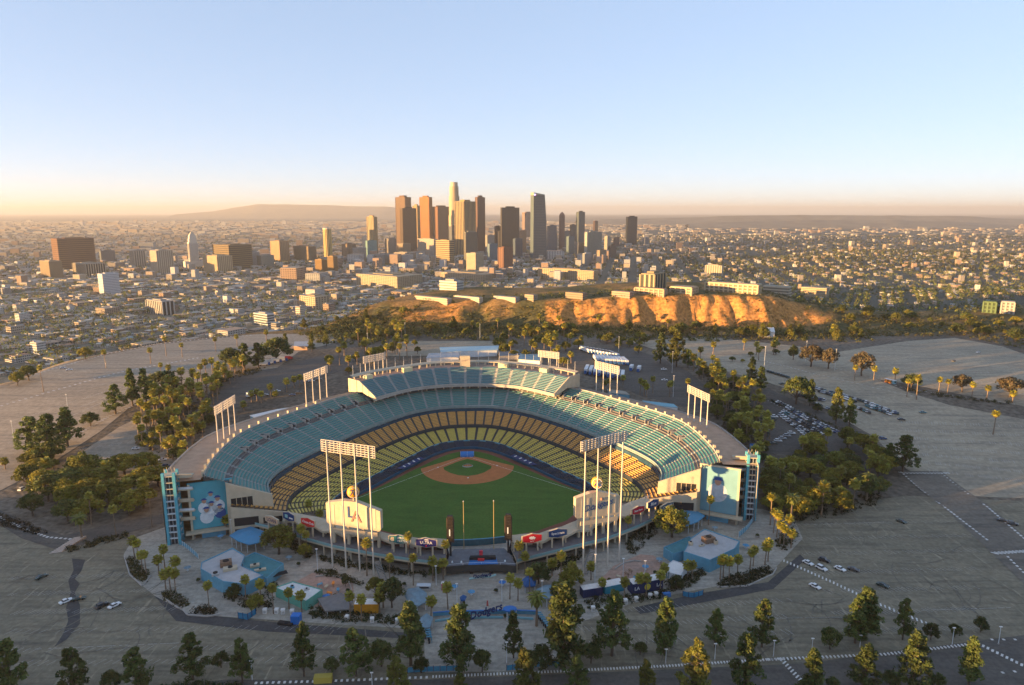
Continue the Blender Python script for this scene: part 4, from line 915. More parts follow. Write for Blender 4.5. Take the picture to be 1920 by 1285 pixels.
# ------------------------------------------------------------------ centre-field stage
def poly_thing(name, label, cat, pts, z0, z1, mw, mt, group=None):
    P = UP(pts, z1); c = sum(P, Vector())/len(P); org = Vector((c.x, c.y, 0)); S = thing(name, label, cat, org, group=group)
    b = MB(org); b.prism(P, z0, z1); b.build('wall', mw, S)
    b = MB(org); b.prism([c+(Vector((p.x, p.y, c.z))-c)*.985 for p in P], z1, z1+.06); b.build('roof', mt, S)
    return S, P, org
STG = mat('stage_grey', (.11, .12, .135), .7, .25, .5)
S, P, org = poly_thing('centre_field_stage', 'black-edged stage block with grey top between the two pavilions', 'stage', [(836, 1063), (868, 1060), (903, 1058), (938, 1059), (968, 1061), (958, 1040), (945, 1028), (852, 1030), (842, 1040)], 1.5, 5.0, mat('stage_fascia', (.05, .05, .045), .7, .2, .4), STG)
b = MB(org); b.prism(UP([(878, 1060), (934, 1058), (930, 1046), (882, 1047)], 5.0), 5.05, 5.25); b.build('blue_floor', BLUEW, S)
b = MB(org); b.prism(UP([(880, 1051), (930, 1050), (929, 1046), (882, 1047)], 5.2), 5.2, 6.6); b.build('drum_riser', DARK, S)
b = MB(org); b.box(U(902, 1046, 5.1), (1.6, 1.0, 3.6)); b.build('red_figurehead', mat('stage_red', (.6, .04, .06), .5), S)
b = MB(org); b.box(U(902, 1052, 5.1), (3.0, .8, 1.2)); b.build('red_banner', RED, S)
for x, y in ((848, 1055), (865, 1055), (947, 1053)):
    b = MB(org); b.tube(U(x, y, 5.1), U(x, y, 5.1)+Z3*.7, .45, .3, n=8); b.build('stage_light', mat('lamp_white', (.8, .85, .85), .4), S)
b = MB(org); E1 = [U(836, 1063, 5.0), U(868, 1060, 5.0), U(903, 1058, 5.0), U(938, 1059, 5.0), U(968, 1061, 5.0)]
for a, c in zip(E1, E1[1:]): b.tube(a+Z3*1.0, c+Z3*1.0, .07, n=4); b.tube(a, a+Z3*1.0, .06, n=4)
b.build('front_rail', PW, S)
for x in (884, 921):
    b = MB(org); p = U(x, 1076, 0); b.box((p.x, p.y, 0), (1.6, .8, 4.2)); b.build('sign_leg', DARK, S)
S = thing('script_sign', 'curved sign with pale script and swash below the stage front', 'sign', U(902, 1082, 0))
p = U(903, 1080, 3.2); lettering('Dodgers', 2.4, p, (1, .05, 0), Z3, NAVY, S, .35, .15, .08, tilt=.12)
b = MB(S.location); pts = [U(880, 1085, 2.2)+Vector((0, -.3, 0)), U(892, 1083, 2.1)+Vector((0, -.3, 0)), U(908, 1081, 2.3)+Vector((0, -.3, 0)), U(920, 1081, 2.2)+Vector((0, -.3, 0)), U(930, 1077, 2.9)+Vector((0, -.3, 0))]
for a, c in zip(pts, pts[1:]): b.tube(a, c, .42, n=6)
b.build('swash', mat('pale_teal_tube', (.30, .48, .46), .5), S)
# the two line-array speaker stacks and the foul-pole-like masts
for lab, x, y, tp in (('black line-array speaker stack beside the navy sign', 845, 1042, 965), ('black line-array speaker stack beside the red diamond sign', 953, 1036, 962)):
    p = U(x, y, 5.0); H = height_to(p, tp); S = thing('speaker_stack', lab, 'speaker', p)
    b = MB(); b.box((0, 0, 0), (.9, .9, H*.45)); b.build('mast', DARK, S)
    for k in range(9):
        zz = H*.36+H*.62*k/9; MB().box((0, -.1*math.sin(k*.35), zz), (2.9-.08*abs(k-4), 1.6, H*.062), 0).build('cabinet', mat('speaker_black', (.025, .02, .018), .6, .3, 2), S)
    MB().box((0, .9, H*.3), (3.6, .25, H*.6)).build('side_frame', mat('truss_brown', (.10, .06, .045), .6), S)
    MB().box((-.2, -.95, H*.5), (.5, .1, H*.16)).build('banner_strip', PW, S)
for lab, x, y, tp in (('thin yellow mast rising from the stage beside the drums', 870, 1030, 941), ('thin yellow mast rising from the stage by the blue drum', 926, 1030, 940)):
    p = U(x, y, 5.0); H = height_to(p, tp); S = thing('mast', lab, 'mast', p); MB().tube((0, 0, 0), (0, 0, H), .16, .11).build('pole', mat('mast_yellow', (.40, .30, .12), .6), S); MB().tube((0, 0, H), (0, 0, H+.5), .3, .2).build('cap', STEEL, S)
# low blue wall of centre field behind the stage and cream gap walls
S = thing('batters_eye_wall', 'dark teal centre-field wall behind the stage', 'wall', L(0, 127))
b = MB(S.location); FE = [L(-17, 126), L(-8, 127.3), L(0, 127.6), L(9, 127), L(18, 125.6)]
for a, c in zip(FE, FE[1:]): b.slab([a, c, c+Z3*3.4, a+Z3*3.4], (0, -1, 0), .4)
b.build('wall_board', mat('cf_wall_teal', (.04, .12, .15), .7, .2, .6), S)
b = MB(S.location); 
for a, c in zip(FE, FE[1:]): b.slab([a+Z3*3.4, c+Z3*3.4, c+Z3*3.7, a+Z3*3.7], (0, -1, 0), .5)
b.build('coping', TEALW, S)
# ================================================================== TREES AND PLANTS
NR = np.random.default_rng(11)
def leaf_mat(name, trans=.32, rough=.6):
    m = mat(name, (.1, .12, .03), rough, vcol='Col', trans=trans, spec=.25)
    t = m.node_tree; at = [n for n in t.nodes if n.type == 'ATTRIBUTE'][0]
    oi = t.nodes.new('ShaderNodeObjectInfo'); mr = t.nodes.new('ShaderNodeMapRange'); mr.inputs[3].default_value = .72; mr.inputs[4].default_value = 1.28
    mx = t.nodes.new('ShaderNodeMix'); mx.data_type = 'RGBA'; mx.blend_type = 'MULTIPLY'; mx.inputs[0].default_value = 1
    t.links.new(oi.outputs['Random'], mr.inputs[0]); t.links.new(at.outputs['Color'], mx.inputs[6]); t.links.new(mr.outputs[0], mx.inputs[7])
    for n in t.nodes:
        if n.type == 'BSDF_PRINCIPLED': t.links.new(mx.outputs[2], n.inputs['Base Color'])
        if n.type == 'BSDF_TRANSLUCENT': t.links.new(mx.outputs[2], n.inputs['Color'])
    return m
LEAF = leaf_mat('leaf'); FROND = leaf_mat('frond', .25, .5)
BARK = mat('bark', (.10, .075, .055), .95, .3, 3.); PBARK = mat('palm_bark', (.22, .16, .11), .95, .25, 3.)
def leaf_cloud(clumps, per, size, base, huevar=.12, flat=.35, seed=0):
    """clumps: (n,4) centre+radius; returns numpy quads of leaves spread through each clump"""
    g = np.random.default_rng(seed); c = np.repeat(clumps, per, 0); n = len(c)
    d = g.normal(size=(n, 3)); d /= np.linalg.norm(d, axis=1)[:, None]
    r = c[:, 3]*(.45+.6*g.random(n)**.6); p = c[:, :3]+d*r[:, None]*np.array([1, 1, .8])
    nrm = d*.7+g.normal(size=(n, 3))*.6+np.array([0, 0, flat]); nrm /= np.linalg.norm(nrm, axis=1)[:, None]
    a = np.cross(nrm, g.normal(size=(n, 3))); a /= np.linalg.norm(a, axis=1)[:, None]+1e-9; b = np.cross(nrm, a)
    s = size*(.6+.8*g.random(n))[:, None]
    v = np.stack([p-a*s-b*s*.55, p+a*s-b*s*.3, p+a*s*.9+b*s*.55, p-a*s*.7+b*s*.4], 1).reshape(-1, 3)
    k = np.repeat(g.random(len(clumps)), per); kk = np.clip(.62+.62*k+.25*(g.random(n)-.5), .4, 1.5)
    col = np.asarray(base)[None]*kk[:, None]; col = col*(1+huevar*(g.random((n, 3))-.5)*np.array([1.6, 1, 1]))
    return v, np.repeat(col, 4, 0)
def cloud_mesh(name, *vc, m=LEAF):
    v = np.concatenate([x[0] for x in vc]); c = np.concatenate([x[1] for x in vc]); return fast_mesh(name, v, 4, np.arange(len(v)), m, np.clip(c, 0, 1))
def trunk_mesh(name, pts, m, n=7, extra=()):
    b = MB()
    for (p, r), (q, s) in zip(pts, pts[1:]): b.tube(p, q, r, s, n, cap=False)
    for p, q, r, s in extra: b.tube(p, q, r, s, 5, cap=False)
    return b.mesh(name, m, True)
KINDS = {}
def proto_pine(i, base=(.088, .12, .032), slim=1.0):
    g = random.Random(100+i); H = 15.0; cl = []; br = []; n = 62
    for k in range(n):
        z = H*(.16+.82*(k/(n-1))**.92); rr = 3.5*slim*(1-(z/H)**1.7)**.8*g.uniform(.45, 1.15)+.35; a = g.uniform(0, 6.283)
        x, y = rr*math.cos(a), rr*math.sin(a); cl.append((x, y, z+g.uniform(-.2, .6), g.uniform(.75, 1.35)*(1.05-.45*z/H)))
        br.append(((0, 0, z-.6), (x*.9, y*.9, z), .09, .04))
    for k in range(14): z = H*(.2+.75*k/13); cl.append((g.uniform(-.6, .6), g.uniform(-.6, .6), z, 1.0*(1.15-z/H)))
    return trunk_mesh('trunk', [((0, 0, -.3), .34), ((.1, 0, 5), .26), ((0, .1, 10), .16), ((0, 0, 14), .06)], BARK, 7, br), cloud_mesh('crown', leaf_cloud(np.array(cl), 52, .30, base, .15, .3, i)), H
def proto_broad(i, base=(.085, .085, .02), flatk=1.0):
    g = random.Random(200+i); H = 9.0; cl = []; br = []
    for k in range(64):
        a = g.uniform(0, 6.283); ph = g.uniform(-.35, 1.5); rr = g.uniform(.62, 1.02)
        x, y, z = 4.1*rr*math.cos(a)*math.cos(ph), 4.1*rr*math.sin(a)*math.cos(ph), 5.2+3.4*flatk*rr*math.sin(ph)
        cl.append((x, y, z, g.uniform(.8, 1.45)))
        if k % 4 == 0: br.append(((0, 0, 2.0), (x*.85, y*.85, z-.3), .14, .05))
    return trunk_mesh('trunk', [((0, 0, -.3), .36), ((.1, .1, 1.6), .28), ((0, 0, 3.2), .2)], BARK, 7, br), cloud_mesh('crown', leaf_cloud(np.array(cl), 46, .33, base, .18, .35, 50+i)), H
def proto_palm(i, wide=False):
    g = random.Random(300+i); V = []; Cc = []
    def q(a, b, c, d, col): V.extend([a, b, c, d]); Cc.extend([col]*4)
    nf = 40 if not wide else 44; Ln = 2.5 if not wide else 4.4
    for k in range(nf):
        az = k*2.39996+g.uniform(-.2, .2); el = 1.35-2.15*(k/nf)**.9 if not wide else 1.25-1.75*(k/nf); ln = Ln*g.uniform(.85, 1.1)
        hz = Vector((math.cos(az), math.sin(az), 0)); sd = Vector((-math.sin(az), math.cos(az), 0)); p = Vector((0, 0, 0)); e = el
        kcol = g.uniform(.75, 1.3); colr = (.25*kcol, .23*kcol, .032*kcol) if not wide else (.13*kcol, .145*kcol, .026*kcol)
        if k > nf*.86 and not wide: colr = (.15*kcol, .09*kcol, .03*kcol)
        st = 3 if not wide else 6; wd0 = .06; nseg = st
        for s in range(nseg):
            l = ln/nseg; d = hz*math.cos(e)+Z3*math.sin(e); pn = p+d*l; up = (-hz*math.sin(e)+Z3*math.cos(e))
            wd1 = (.12, .9, .3)[s] if not wide else (.3, .5, .55, .5, .38, .1)[s]
            if s < nseg-1 or True:
                q(p-sd*wd0-up*wd0*.25, p, pn, pn-sd*wd1-up*wd1*.35, colr); q(p, p+sd*wd0-up*wd0*.25, pn+sd*wd1-up*wd1*.35, pn, colr)
            p = pn; e -= (.28 if not wide else .30)*g.uniform(.8, 1.2); wd0 = wd1
    for k in range(26):                          # skirt of dead fronds
        az = g.uniform(0, 6.283); r = g.uniform(.2, .55); z0, z1 = -g.uniform(.1, .8), -g.uniform(1.0, 2.1 if not wide else 1.2)
        a = Vector((r*.5*math.cos(az), r*.5*math.sin(az), z0)); b_ = Vector((r*1.3*math.cos(az), r*1.3*math.sin(az), z1)); s_ = Vector((-math.sin(az), math.cos(az), 0))*.16; kc = g.uniform(.7, 1.2)
        q(a-s_, a+s_, b_+s_*1.4, b_-s_*1.4, (.13*kc, .085*kc, .035*kc))
    me = fast_mesh('crown', np.array([tuple(v) for v in V]), 4, np.arange(len(V)), FROND, np.array(Cc))
    r = .24 if not wide else .42
    tr = trunk_mesh('trunk', [((0, 0, -.03), r*1.5), ((g.uniform(-.1, .1), 0, .33), r*1.05), ((g.uniform(-.15, .15), .05, .66), r*.9), ((0, 0, 1.0), r*.8)], PBARK, 7)
    return tr, me, 1.0
for i in range(5): KINDS['pine', i] = proto_pine(i, slim=(1.0, .8, 1.15, .7, 1.0)[i])
KINDS['gpine', 0] = proto_pine(7, (.13, .135, .028)); KINDS['gpine', 1] = proto_pine(8, (.11, .12, .026), .8)
KINDS['round', 0] = proto_broad(20, (.082, .105, .028)); KINDS['round', 1] = proto_broad(21, (.078, .10, .028), 1.25)
for i in range(4): KINDS['broad', i] = proto_broad(i, ((.20, .19, .028), (.15, .155, .028), (.24, .215, .03), (.10, .12, .028))[i], (1, 1.25, .9, 1.1)[i])
KINDS['bare', 0] = proto_broad(31, (.135, .11, .062), 1.0)
for i in range(3): KINDS['palm', i] = proto_palm(i)
KINDS['wide', 0] = proto_palm(9, True)
NAMES = {'pine': ('pine_tree', 'tree'), 'gpine': ('pine_tree', 'tree'), 'round': ('leafy_tree', 'tree'), 'broad': ('leafy_tree', 'tree'), 'bare': ('sparse_tree', 'tree'), 'palm': ('palm_tree', 'palm tree'), 'wide': ('date_palm', 'palm tree')}
def tree(kind, p, h, label, group=None, var=None, wide=1.0, crown=1.0):
    vs = [k for k in KINDS if k[0] == kind]; k = R.choice(vs) if var is None else (kind, var); tm, cm, H = KINDS[k]
    nm, cat = NAMES[kind]; S = thing(nm, label, cat, p, R.uniform(0, 6.28), group)
    a = bpy.data.objects.new('trunk', tm); c = bpy.data.objects.new('crown', cm); link(a, S); link(c, S)
    if kind in ('palm', 'wide'):
        cs = crown*R.uniform(.9, 1.15); hh = max(1.0, h-1.0*cs); a.scale = (cs, cs, hh); c.location = (0, 0, hh); c.scale = (cs, cs, cs)
        S.rotation_euler = (R.uniform(-.03, .03), R.uniform(-.03, .03), S.rotation_euler[2])
    else:
        s = h/H; S.scale = (s*wide*R.uniform(.88, 1.14), s*wide*R.uniform(.88, 1.14), s)
    return S
def tree_px(kind, x, yb, yt, label, group=None, var=None, wide=1.0, crown=1.0):
    p = G(x, yb); return tree(kind, p, max(2.0, height_to(p, yt)), label, group, var, wide, crown)
# --- pines of the near car park, each told apart by what it stands beside
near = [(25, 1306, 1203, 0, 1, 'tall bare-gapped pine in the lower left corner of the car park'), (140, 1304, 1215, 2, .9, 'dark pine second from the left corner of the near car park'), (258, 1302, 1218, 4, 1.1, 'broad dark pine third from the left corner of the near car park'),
    (362, 1275, 1190, 2, 1, 'full pine beside the low hedge left of the near planter row'), (455, 1280, 1200, 4, 1, 'rounded pine right of the low hedge in the near planter row'), (570, 1268, 1170, 0, .9, 'tall pine beside the yellow-flecked kerb strip'),
    (668, 1268, 1180, 2, 1.05, 'broad yellowish pine between kerb strip and entrance plaza'), (770, 1248, 1130, 3, 1, 'slender pine at the turnstiles on the shaded edge of the entrance plaza'), (862, 1258, 1135, 1, 1, 'slim pine standing on the entrance plaza near the blue fence'),
    (963, 1234, 1148, 0, .85, 'dark pine in the middle of the pale entrance plaza'), (1057, 1250, 1100, 1, 1.15, 'tallest dark pine at the sunlit edge of the entrance plaza'), (1147, 1230, 1112, 0, 1.0, 'tall dark pine in front of the navy trailers'),
    (1247, 1228, 1122, 1, 1.05, 'tall pine right of the small planter stones'), (1340, 1214, 1143, 0, .9, 'pointed pine standing alone in the near right car park'), (1428, 1214, 1125, 4, .95, 'pine beside the white kerb with a low side branch'),
    (1603, 1206, 1120, 1, 1, 'left one of two pines growing together by the dashed marking'), (1620, 1200, 1104, 3, 1.2, 'right taller one of two pines growing together by the dashed marking'), (1692, 1200, 1124, 4, .9, 'golden-topped pine where the dashed marking ends')]
for x, yb, yt, v, wd, lab in near: tree_px('pine', x, yb, yt, lab, 'pines of the near car park', v, wd)
low = [(985, 1322, 1218, 'gpine', 'yellow-green pine at the bottom edge before the entrance plaza'), (1082, 1312, 1232, 'pine', 'dark pine at the bottom edge right of the yellow-green pine'), (1210, 1310, 1240, 'gpine', 'short olive pine at the bottom edge below the white kerb'), (1302, 1318, 1203, 'gpine', 'tall olive pine at the bottom edge below the white kerb'), (1396, 1296, 1188, 'pine', 'slim pine standing in front of the striped kerb'), (1520, 1308, 1218, 'pine', 'bushy pine right of the slanted kerb marks'),
    (1618, 1298, 1210, 'pine', 'broad pine on the road side below the white kerb'), (1712, 1296, 1188, 'pine', 'tall pine in front of the low olive shrubs'), (1816, 1284, 1198, 'pine', 'pine nearest the lower right corner'), (745, 1312, 1232, 'gpine', 'olive pine at the bottom edge beside the yellow kiosk'), (862, 1316, 1262, 'gpine', 'small pine tip at the bottom edge below the blue fence')]
for x, yb, yt, k, lab in low: tree_px(k, x, yb, yt, lab, 'pines along the bottom road')
for x, yb, yt, lab in ((415, 1252, 1226, 'low round tree between two pines of the near planter'), (622, 1262, 1236, 'low round tree beside the kerb strip'), (715, 1250, 1205, 'spindly small tree behind the near right pine'), (790, 1262, 1236, 'small olive tree by the blue fence'), (904, 1260, 1222, 'small round-headed tree on the entrance plaza'), (1015, 1258, 1216, 'small round-headed tree near the sunlit turnstiles'), (1108, 1244, 1208, 'dark shrubby tree in the brown planter'), (1200, 1228, 1206, 'small shrubby tree beside white bins'),
        (1556, 1218, 1180, 'dense low tree left of the paired pines'), (1745, 1200, 1172, 'low shrubby tree at the end of the dashed marking'), (1790, 1195, 1172, 'middle one of three low shrubby trees'), (1838, 1186, 1160, 'low olive tree left of the lamp post'), (210, 1296, 1262, 'low bushy tree in the bottom left planter'), (1560, 1296, 1272, 'low tree behind the bushy pine on the road side'), (1668, 1290, 1262, 'low tree beside the tall pine on the road side'), (1757, 1292, 1266, 'low spreading tree on the far road side')):
    tree_px('round', x, yb, yt, lab, 'small trees of the near car park', wide=.95)
# --- palms of the plaza: (x, foot, crown centre)
PL = [(253, 1049, 1013), (259, 1052, 1018), (267, 1073, 1041), (275, 1078, 1039), (298, 1077, 1048), (309, 1065, 1029), (331, 1082, 1051), (311, 1105, 1076), (320, 1108, 1072), (329, 1110, 1074), (218, 1006, 955), (172, 985, 930), (285, 989, 929), (392, 1142, 1097), (461, 1130, 1087), (489, 1120, 1094), (513, 1151, 1102),
      (542, 1142, 1110), (566, 1148, 1115), (657, 1162, 1118), (678, 1165, 1123), (719, 1140, 1100), (712, 1150, 1118), (840, 1143, 1100), (808, 1160, 1126), (731, 1100, 1046), (775, 1098, 1046), (812, 1090, 1051), (831, 1087, 1054), (425, 1004, 974), (486, 966, 930), (766, 1070, 1004), (838, 1075, 1020), (565, 1030, 990), (576, 1040, 1002), (580, 972, 944), (600, 980, 962), (688, 1080, 1018), (527, 960, 938),
      (956, 1124, 1083), (971, 1127, 1093), (993, 1119, 1072), (1035, 1080, 1055), (1052, 1088, 1042), (1071, 1092, 1061), (1108, 1088, 1061), (1128, 1115, 1091), (1170, 1127, 1091), (1200, 1112, 1083), (1211, 1121, 1083), (1245, 1090, 1064), (1238, 1110, 1078), (1289, 1085, 1059), (1297, 1088, 1058), (1350, 1087, 1051), (1356, 1083, 1048), (1367, 1087, 1052), (1383, 1078, 1048), (972, 1068, 1022), (984, 1075, 1042), (1328, 985, 936), (1240, 938, 905), (1262, 950, 898), (1268, 952, 906),
      (1412, 1062, 1030), (1406, 1066, 1036), (1440, 1053, 1018), (1434, 1060, 1024), (1462, 1020, 984), (1469, 1025, 992), (1476, 1018, 972), (1483, 1028, 1000), (1450, 1000, 960), (1456, 1008, 966), (1444, 985, 930), (1460, 925, 872), (1176, 1010, 975)]
PLM = [('the six-player banner', 400, 990), ('the shaded corner planting bed', 262, 1085), ('the shaded stair tower', 331, 1017), ('the turquoise store', 425, 1090), ('the seafoam building', 560, 1125), ('the yellow container', 686, 1150), ('the navy sign beside the stage', 800, 1040), ('the silver trailer', 795, 1105), ('the red script sign', 577, 985), ('the entrance script', 908, 1150), ('the stage', 903, 1065), ('the deep blue tent', 992, 1095), ('the sunlit scoreboard poles', 1120, 1060), ('the navy trailer with badge', 1215, 1112), ('the sunlit ticket building', 1330, 1050), ('the one-player banner', 1345, 970), ('the sunlit corner planting bed', 1472, 1020), ('the turquoise container', 1152, 1112), ('the golden grove', 170, 960)]
ORD = ['first', 'second', 'third', 'fourth', 'fifth', 'sixth', 'seventh', 'eighth', 'ninth', 'tenth', 'eleventh', 'twelfth']+[str(i)+('st' if i % 10 == 1 and i != 111 else 'nd' if i % 10 == 2 and i != 112 else 'rd' if i % 10 == 3 and i != 113 else 'th') for i in range(13, 300)]
pick = {}
for x, yb, yc in PL:
    j = min(range(len(PLM)), key=lambda q: (PLM[q][1]-x)**2+(2*(PLM[q][2]-yb))**2); pick.setdefault(j, []).append(((PLM[j][1]-x)**2+(2*(PLM[j][2]-yb))**2, x, yb, yc))
for j, lst in pick.items():
    for k, (_, x, yb, yc) in enumerate(sorted(lst)):
        p = G(x, yb); tree('palm', p, height_to(p, yc-3), 'thin-trunked fan palm of the plaza, %s nearest to %s' % (ORD[k], PLM[j][0]), 'palms of the stadium plaza', crown=.98)
tree_px('wide', 154, 1012, 968, 'wide-crowned palm above the striped steps on the shaded side'); tree_px('wide', 1006, 1174, 1116, 'wide-crowned palm at the turnstiles by the round blue canopy'); tree_px('wide', 1624, 940, 890, 'wide drooping date palm in the thicket by the dark gate'); tree_px('wide', 1482, 985, 930, 'wide drooping date palm behind the plaza palms on the sunlit side')
# --- single palms and trees of the car parks
for x, yb, yc, lab in ((82, 735, 690, 'lone double palm near the hedge of the outer lot'), (199, 690, 661, 'lone palm in the outer lot nearest the far hedge'), (283, 682, 657, 'thin palm in the outer lot by the second dotted line'), (312, 668, 636, 'pair-trunked palm in the outer lot by the far edge'), (342, 670, 648, 'short palm right of the pair-trunked palm'), (405, 660, 637, 'palm near the bend of the outer lot'), (445, 650, 632, 'dark small palm at the outer lot road'), (500, 648, 624, 'palm by the sandy strip'), (302, 702, 685, 'left one of two small palms above the dark round tree'), (317, 704, 689, 'right one of two small palms above the dark round tree'), (10, 880, 864, 'low palm at the left frame edge'),
        (1718, 750, 708, 'palm in the middle island with a bushy neighbour'), (1700, 745, 715, 'small palm left of the island bush'), (1760, 735, 712, 'palm on the long island, first after the bush'), (1776, 738, 716, 'palm on the long island, second after the bush'), (1822, 745, 722, 'palm pair on the long island'), (1850, 748, 728, 'palm alone near the end of the long island'), (1898, 756, 738, 'palm at the end of the long island'), (1862, 815, 775, 'lone palm out on the pale open lot'), (1602, 714, 690, 'left palm of the pair beside the orange booths'), (1638, 712, 692, 'palm beside the bare tree and road'), (1678, 714, 696, 'right palm of the pair beside the orange booths')):
    p = G(x, yb); tree('palm', p, height_to(p, yc-3), lab, 'single palms of the car parks', crown=1.15)
for k, x, yb, yt, wd, lab in (('pine', 60, 850, 782, 1.2, 'leftmost pine on the bank of the outer lot'), ('pine', 95, 868, 778, 1.1, 'middle pine on the bank of the outer lot'), ('pine', 127, 838, 766, 1.25, 'right pine on the bank of the outer lot'), ('round', 170, 800, 776, 1.1, 'low round bush tree alone on the bank'), ('pine', 217, 776, 721, 1.3, 'full pine where the bank meets the palm grove'), ('pine', 249, 762, 692, .9, 'slim dark pine by the palm grove'), ('pine', 275, 758, 692, 1.0, 'dark pine right of the slim one by the palm grove'), ('round', 307, 738, 700, 1.5, 'wide dark round tree by the palm grove'),
        ('round', 432, 690, 656, 1.2, 'first of four dark trees beside the red vehicle'), ('pine', 458, 692, 644, 1.3, 'second of four dark trees beside the red vehicle'), ('pine', 485, 690, 643, 1.3, 'third of four dark trees beside the red vehicle'), ('round', 519, 680, 638, 1.25, 'fourth and widest of four dark trees beside the red vehicle'),
        ('pine', 1238, 682, 624, .9, 'tall dark pine left of pair beyond the white trailers'), ('gpine', 1268, 688, 622, 1.0, 'tall golden-topped pine right of pair beyond the white trailers'), ('pine', 1290, 690, 655, 1.0, 'short dark pine beside the golden-topped one'), ('pine', 1408, 720, 670, .85, 'pointed dark cypress-like pine on the sunlit hillside'), ('pine', 1426, 735, 688, 1.0, 'shorter dark pine beside the pointed one'), ('round', 1492, 758, 708, .95, 'dense dark tree left of pair above the parked cars'), ('pine', 1518, 762, 712, .75, 'narrow dark tree right of pair above the parked cars'),
        ('gpine', 1567, 795, 727, .8, 'tall gold-tipped pine among the parked cars'), ('pine', 1592, 800, 748, .9, 'dark pine right of the gold-tipped one among the parked cars'), ('round', 1532, 775, 758, 1.0, 'low round bush between the parked cars'), ('pine', 1692, 885, 816, 1.3, 'large dark pine at the edge of the open lot'), ('pine', 1664, 880, 832, 1.1, 'dark pine left of the large one at the open lot'), ('bare', 1615, 705, 662, .9, 'sparse brown tree at the lot road'), ('bare', 1553, 692, 655, .8, 'sparse brown tree beside the curved road'), ('bare', 1520, 688, 648, .95, 'brownish tree left of the curved road'), ('round', 1487, 675, 650, .8, 'dark tree left of the curved road'),
        ('bare', 1803, 735, 703, 1.1, 'sparse brown tree on the long island'), ('bare', 1893, 745, 708, 1.2, 'sparse brown tree at the end of the long island'), ('round', 1708, 728, 704, 1.2, 'dark bushy tree on the island by the orange booths'), ('gpine', 536, 660, 625, .8, 'golden upright tree by the far lot road'), ('gpine', 585, 660, 625, .8, 'golden upright tree by the low shed'), ('gpine', 612, 650, 618, .9, 'golden upright tree behind the low shed')):
    tree_px(k, x, yb, yt, lab, 'single trees of the car parks', wide=wd)
for k, x, yb, yt, wd, lab in (('broad', 523, 1040, 988, 1.1, 'leafy tree beside the shaded blue canopy'), ('broad', 1260, 1008, 958, 1.1, 'leafy tree beside the sunlit blue canopy'), ('round', 735, 1140, 1088, .9, 'dense tree behind the yellow container'), ('broad', 705, 1120, 1085, .9, 'leafy tree left of the faceted canopy'), ('broad', 572, 1048, 1020, .9, 'small leafy tree under the shaded pavilion edge'), ('broad', 1072, 1108, 1064, 1.0, 'golden leafy tree below the sunlit pavilion'), ('round', 1010, 1095, 1060, 1.0, 'dark tree beside the stage on the sunlit side'), ('round', 440, 1122, 1098, 1.0, 'round tree at the front of the turquoise store'), ('broad', 480, 1146, 1116, 1.0, 'leafy tree by the blue gate'), ('round', 1268, 1106, 1082, 1.1, 'dark round tree right of the navy trailer'), ('broad', 1052, 1130, 1092, .9, 'golden-topped leafy tree behind the tallest dark pine'), ('round', 648, 1100, 1080, .8, 'small tree above the shaded playground'), ('round', 815, 1085, 1062, .9, 'dark tree under the shaded pavilion beside the stage')):
    tree_px(k, x, yb, yt, lab, 'leafy trees of the plaza', wide=wd)
# --- groves
def inside(P, x, y):
    c = False
    for i in range(len(P)):
        (x1, y1), (x2, y2) = P[i], P[i-1]
        if (y1 > y) != (y2 > y) and x < (x2-x1)*(y-y1)/(y2-y1)+x1: c = not c
    return c
def scatter(poly, n, gap=4.0, seed=0):
    g = random.Random(seed); W = [(p.x, p.y) for p in GP(poly)]; xs = [p[0] for p in W]; ys = [p[1] for p in W]; out = []; k = 0
    while len(out) < n and k < n*60:
        k += 1; x, y = g.uniform(min(xs), max(xs)), g.uniform(min(ys), max(ys))
        if inside(W, x, y) and all((x-a)**2+(y-b_)**2 > gap*gap for a, b_ in out): out.append((x, y))
    return [Vector((x, y, float(T(x, y)))) for x, y in out]
def grove(poly, spec, group, seed):
    """spec: kind -> (count, gap, low, high, label)"""
    for kind, (n, gap, lo, hi, lab) in spec.items():
        for k, p in enumerate(sorted(scatter(poly, n, gap, seed+len(kind)), key=lambda q: proj(*q)[0])):
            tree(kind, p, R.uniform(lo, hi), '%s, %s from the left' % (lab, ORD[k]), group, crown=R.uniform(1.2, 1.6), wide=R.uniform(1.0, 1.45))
grove([(262, 800), (300, 752), (345, 728), (420, 706), (470, 690), (420, 740), (395, 790), (372, 850), (340, 880), (310, 855), (255, 835)], {'palm': (96, 4.4, 9, 19, 'tall golden fan palm in the dense grove beside the shaded stand'), 'broad': (20, 8, 5, 9, 'golden leafy tree among the palms beside the shaded stand'), 'round': (8, 9, 4, 7, 'dark low tree among the palms beside the shaded stand')}, 'palm grove beside the shaded stand', 1)
grove([(30, 945), (60, 900), (150, 885), (300, 880), (318, 930), (310, 960), (200, 975), (120, 985), (40, 968)], {'broad': (24, 9, 11, 16, 'large golden-lit leafy tree in the grove below the outer lot'), 'palm': (12, 8, 9, 13, 'palm among the golden leafy trees below the outer lot')}, 'golden grove below the outer lot', 2)
grove([(30, 880), (60, 858), (110, 852), (100, 880), (50, 920)], {'broad': (8, 6, 6, 10, 'leafy tree on the bank at the left frame edge')}, 'bank at the left frame edge', 3)
grove([(-10, 744), (-10, 718), (60, 699), (150, 673), (240, 653), (300, 643), (300, 649), (240, 661), (150, 684), (60, 714)], {'broad': (34, 6, 8, 13, 'golden hedge tree along the far edge of the outer lot')}, 'hedge trees along the outer lot', 4)
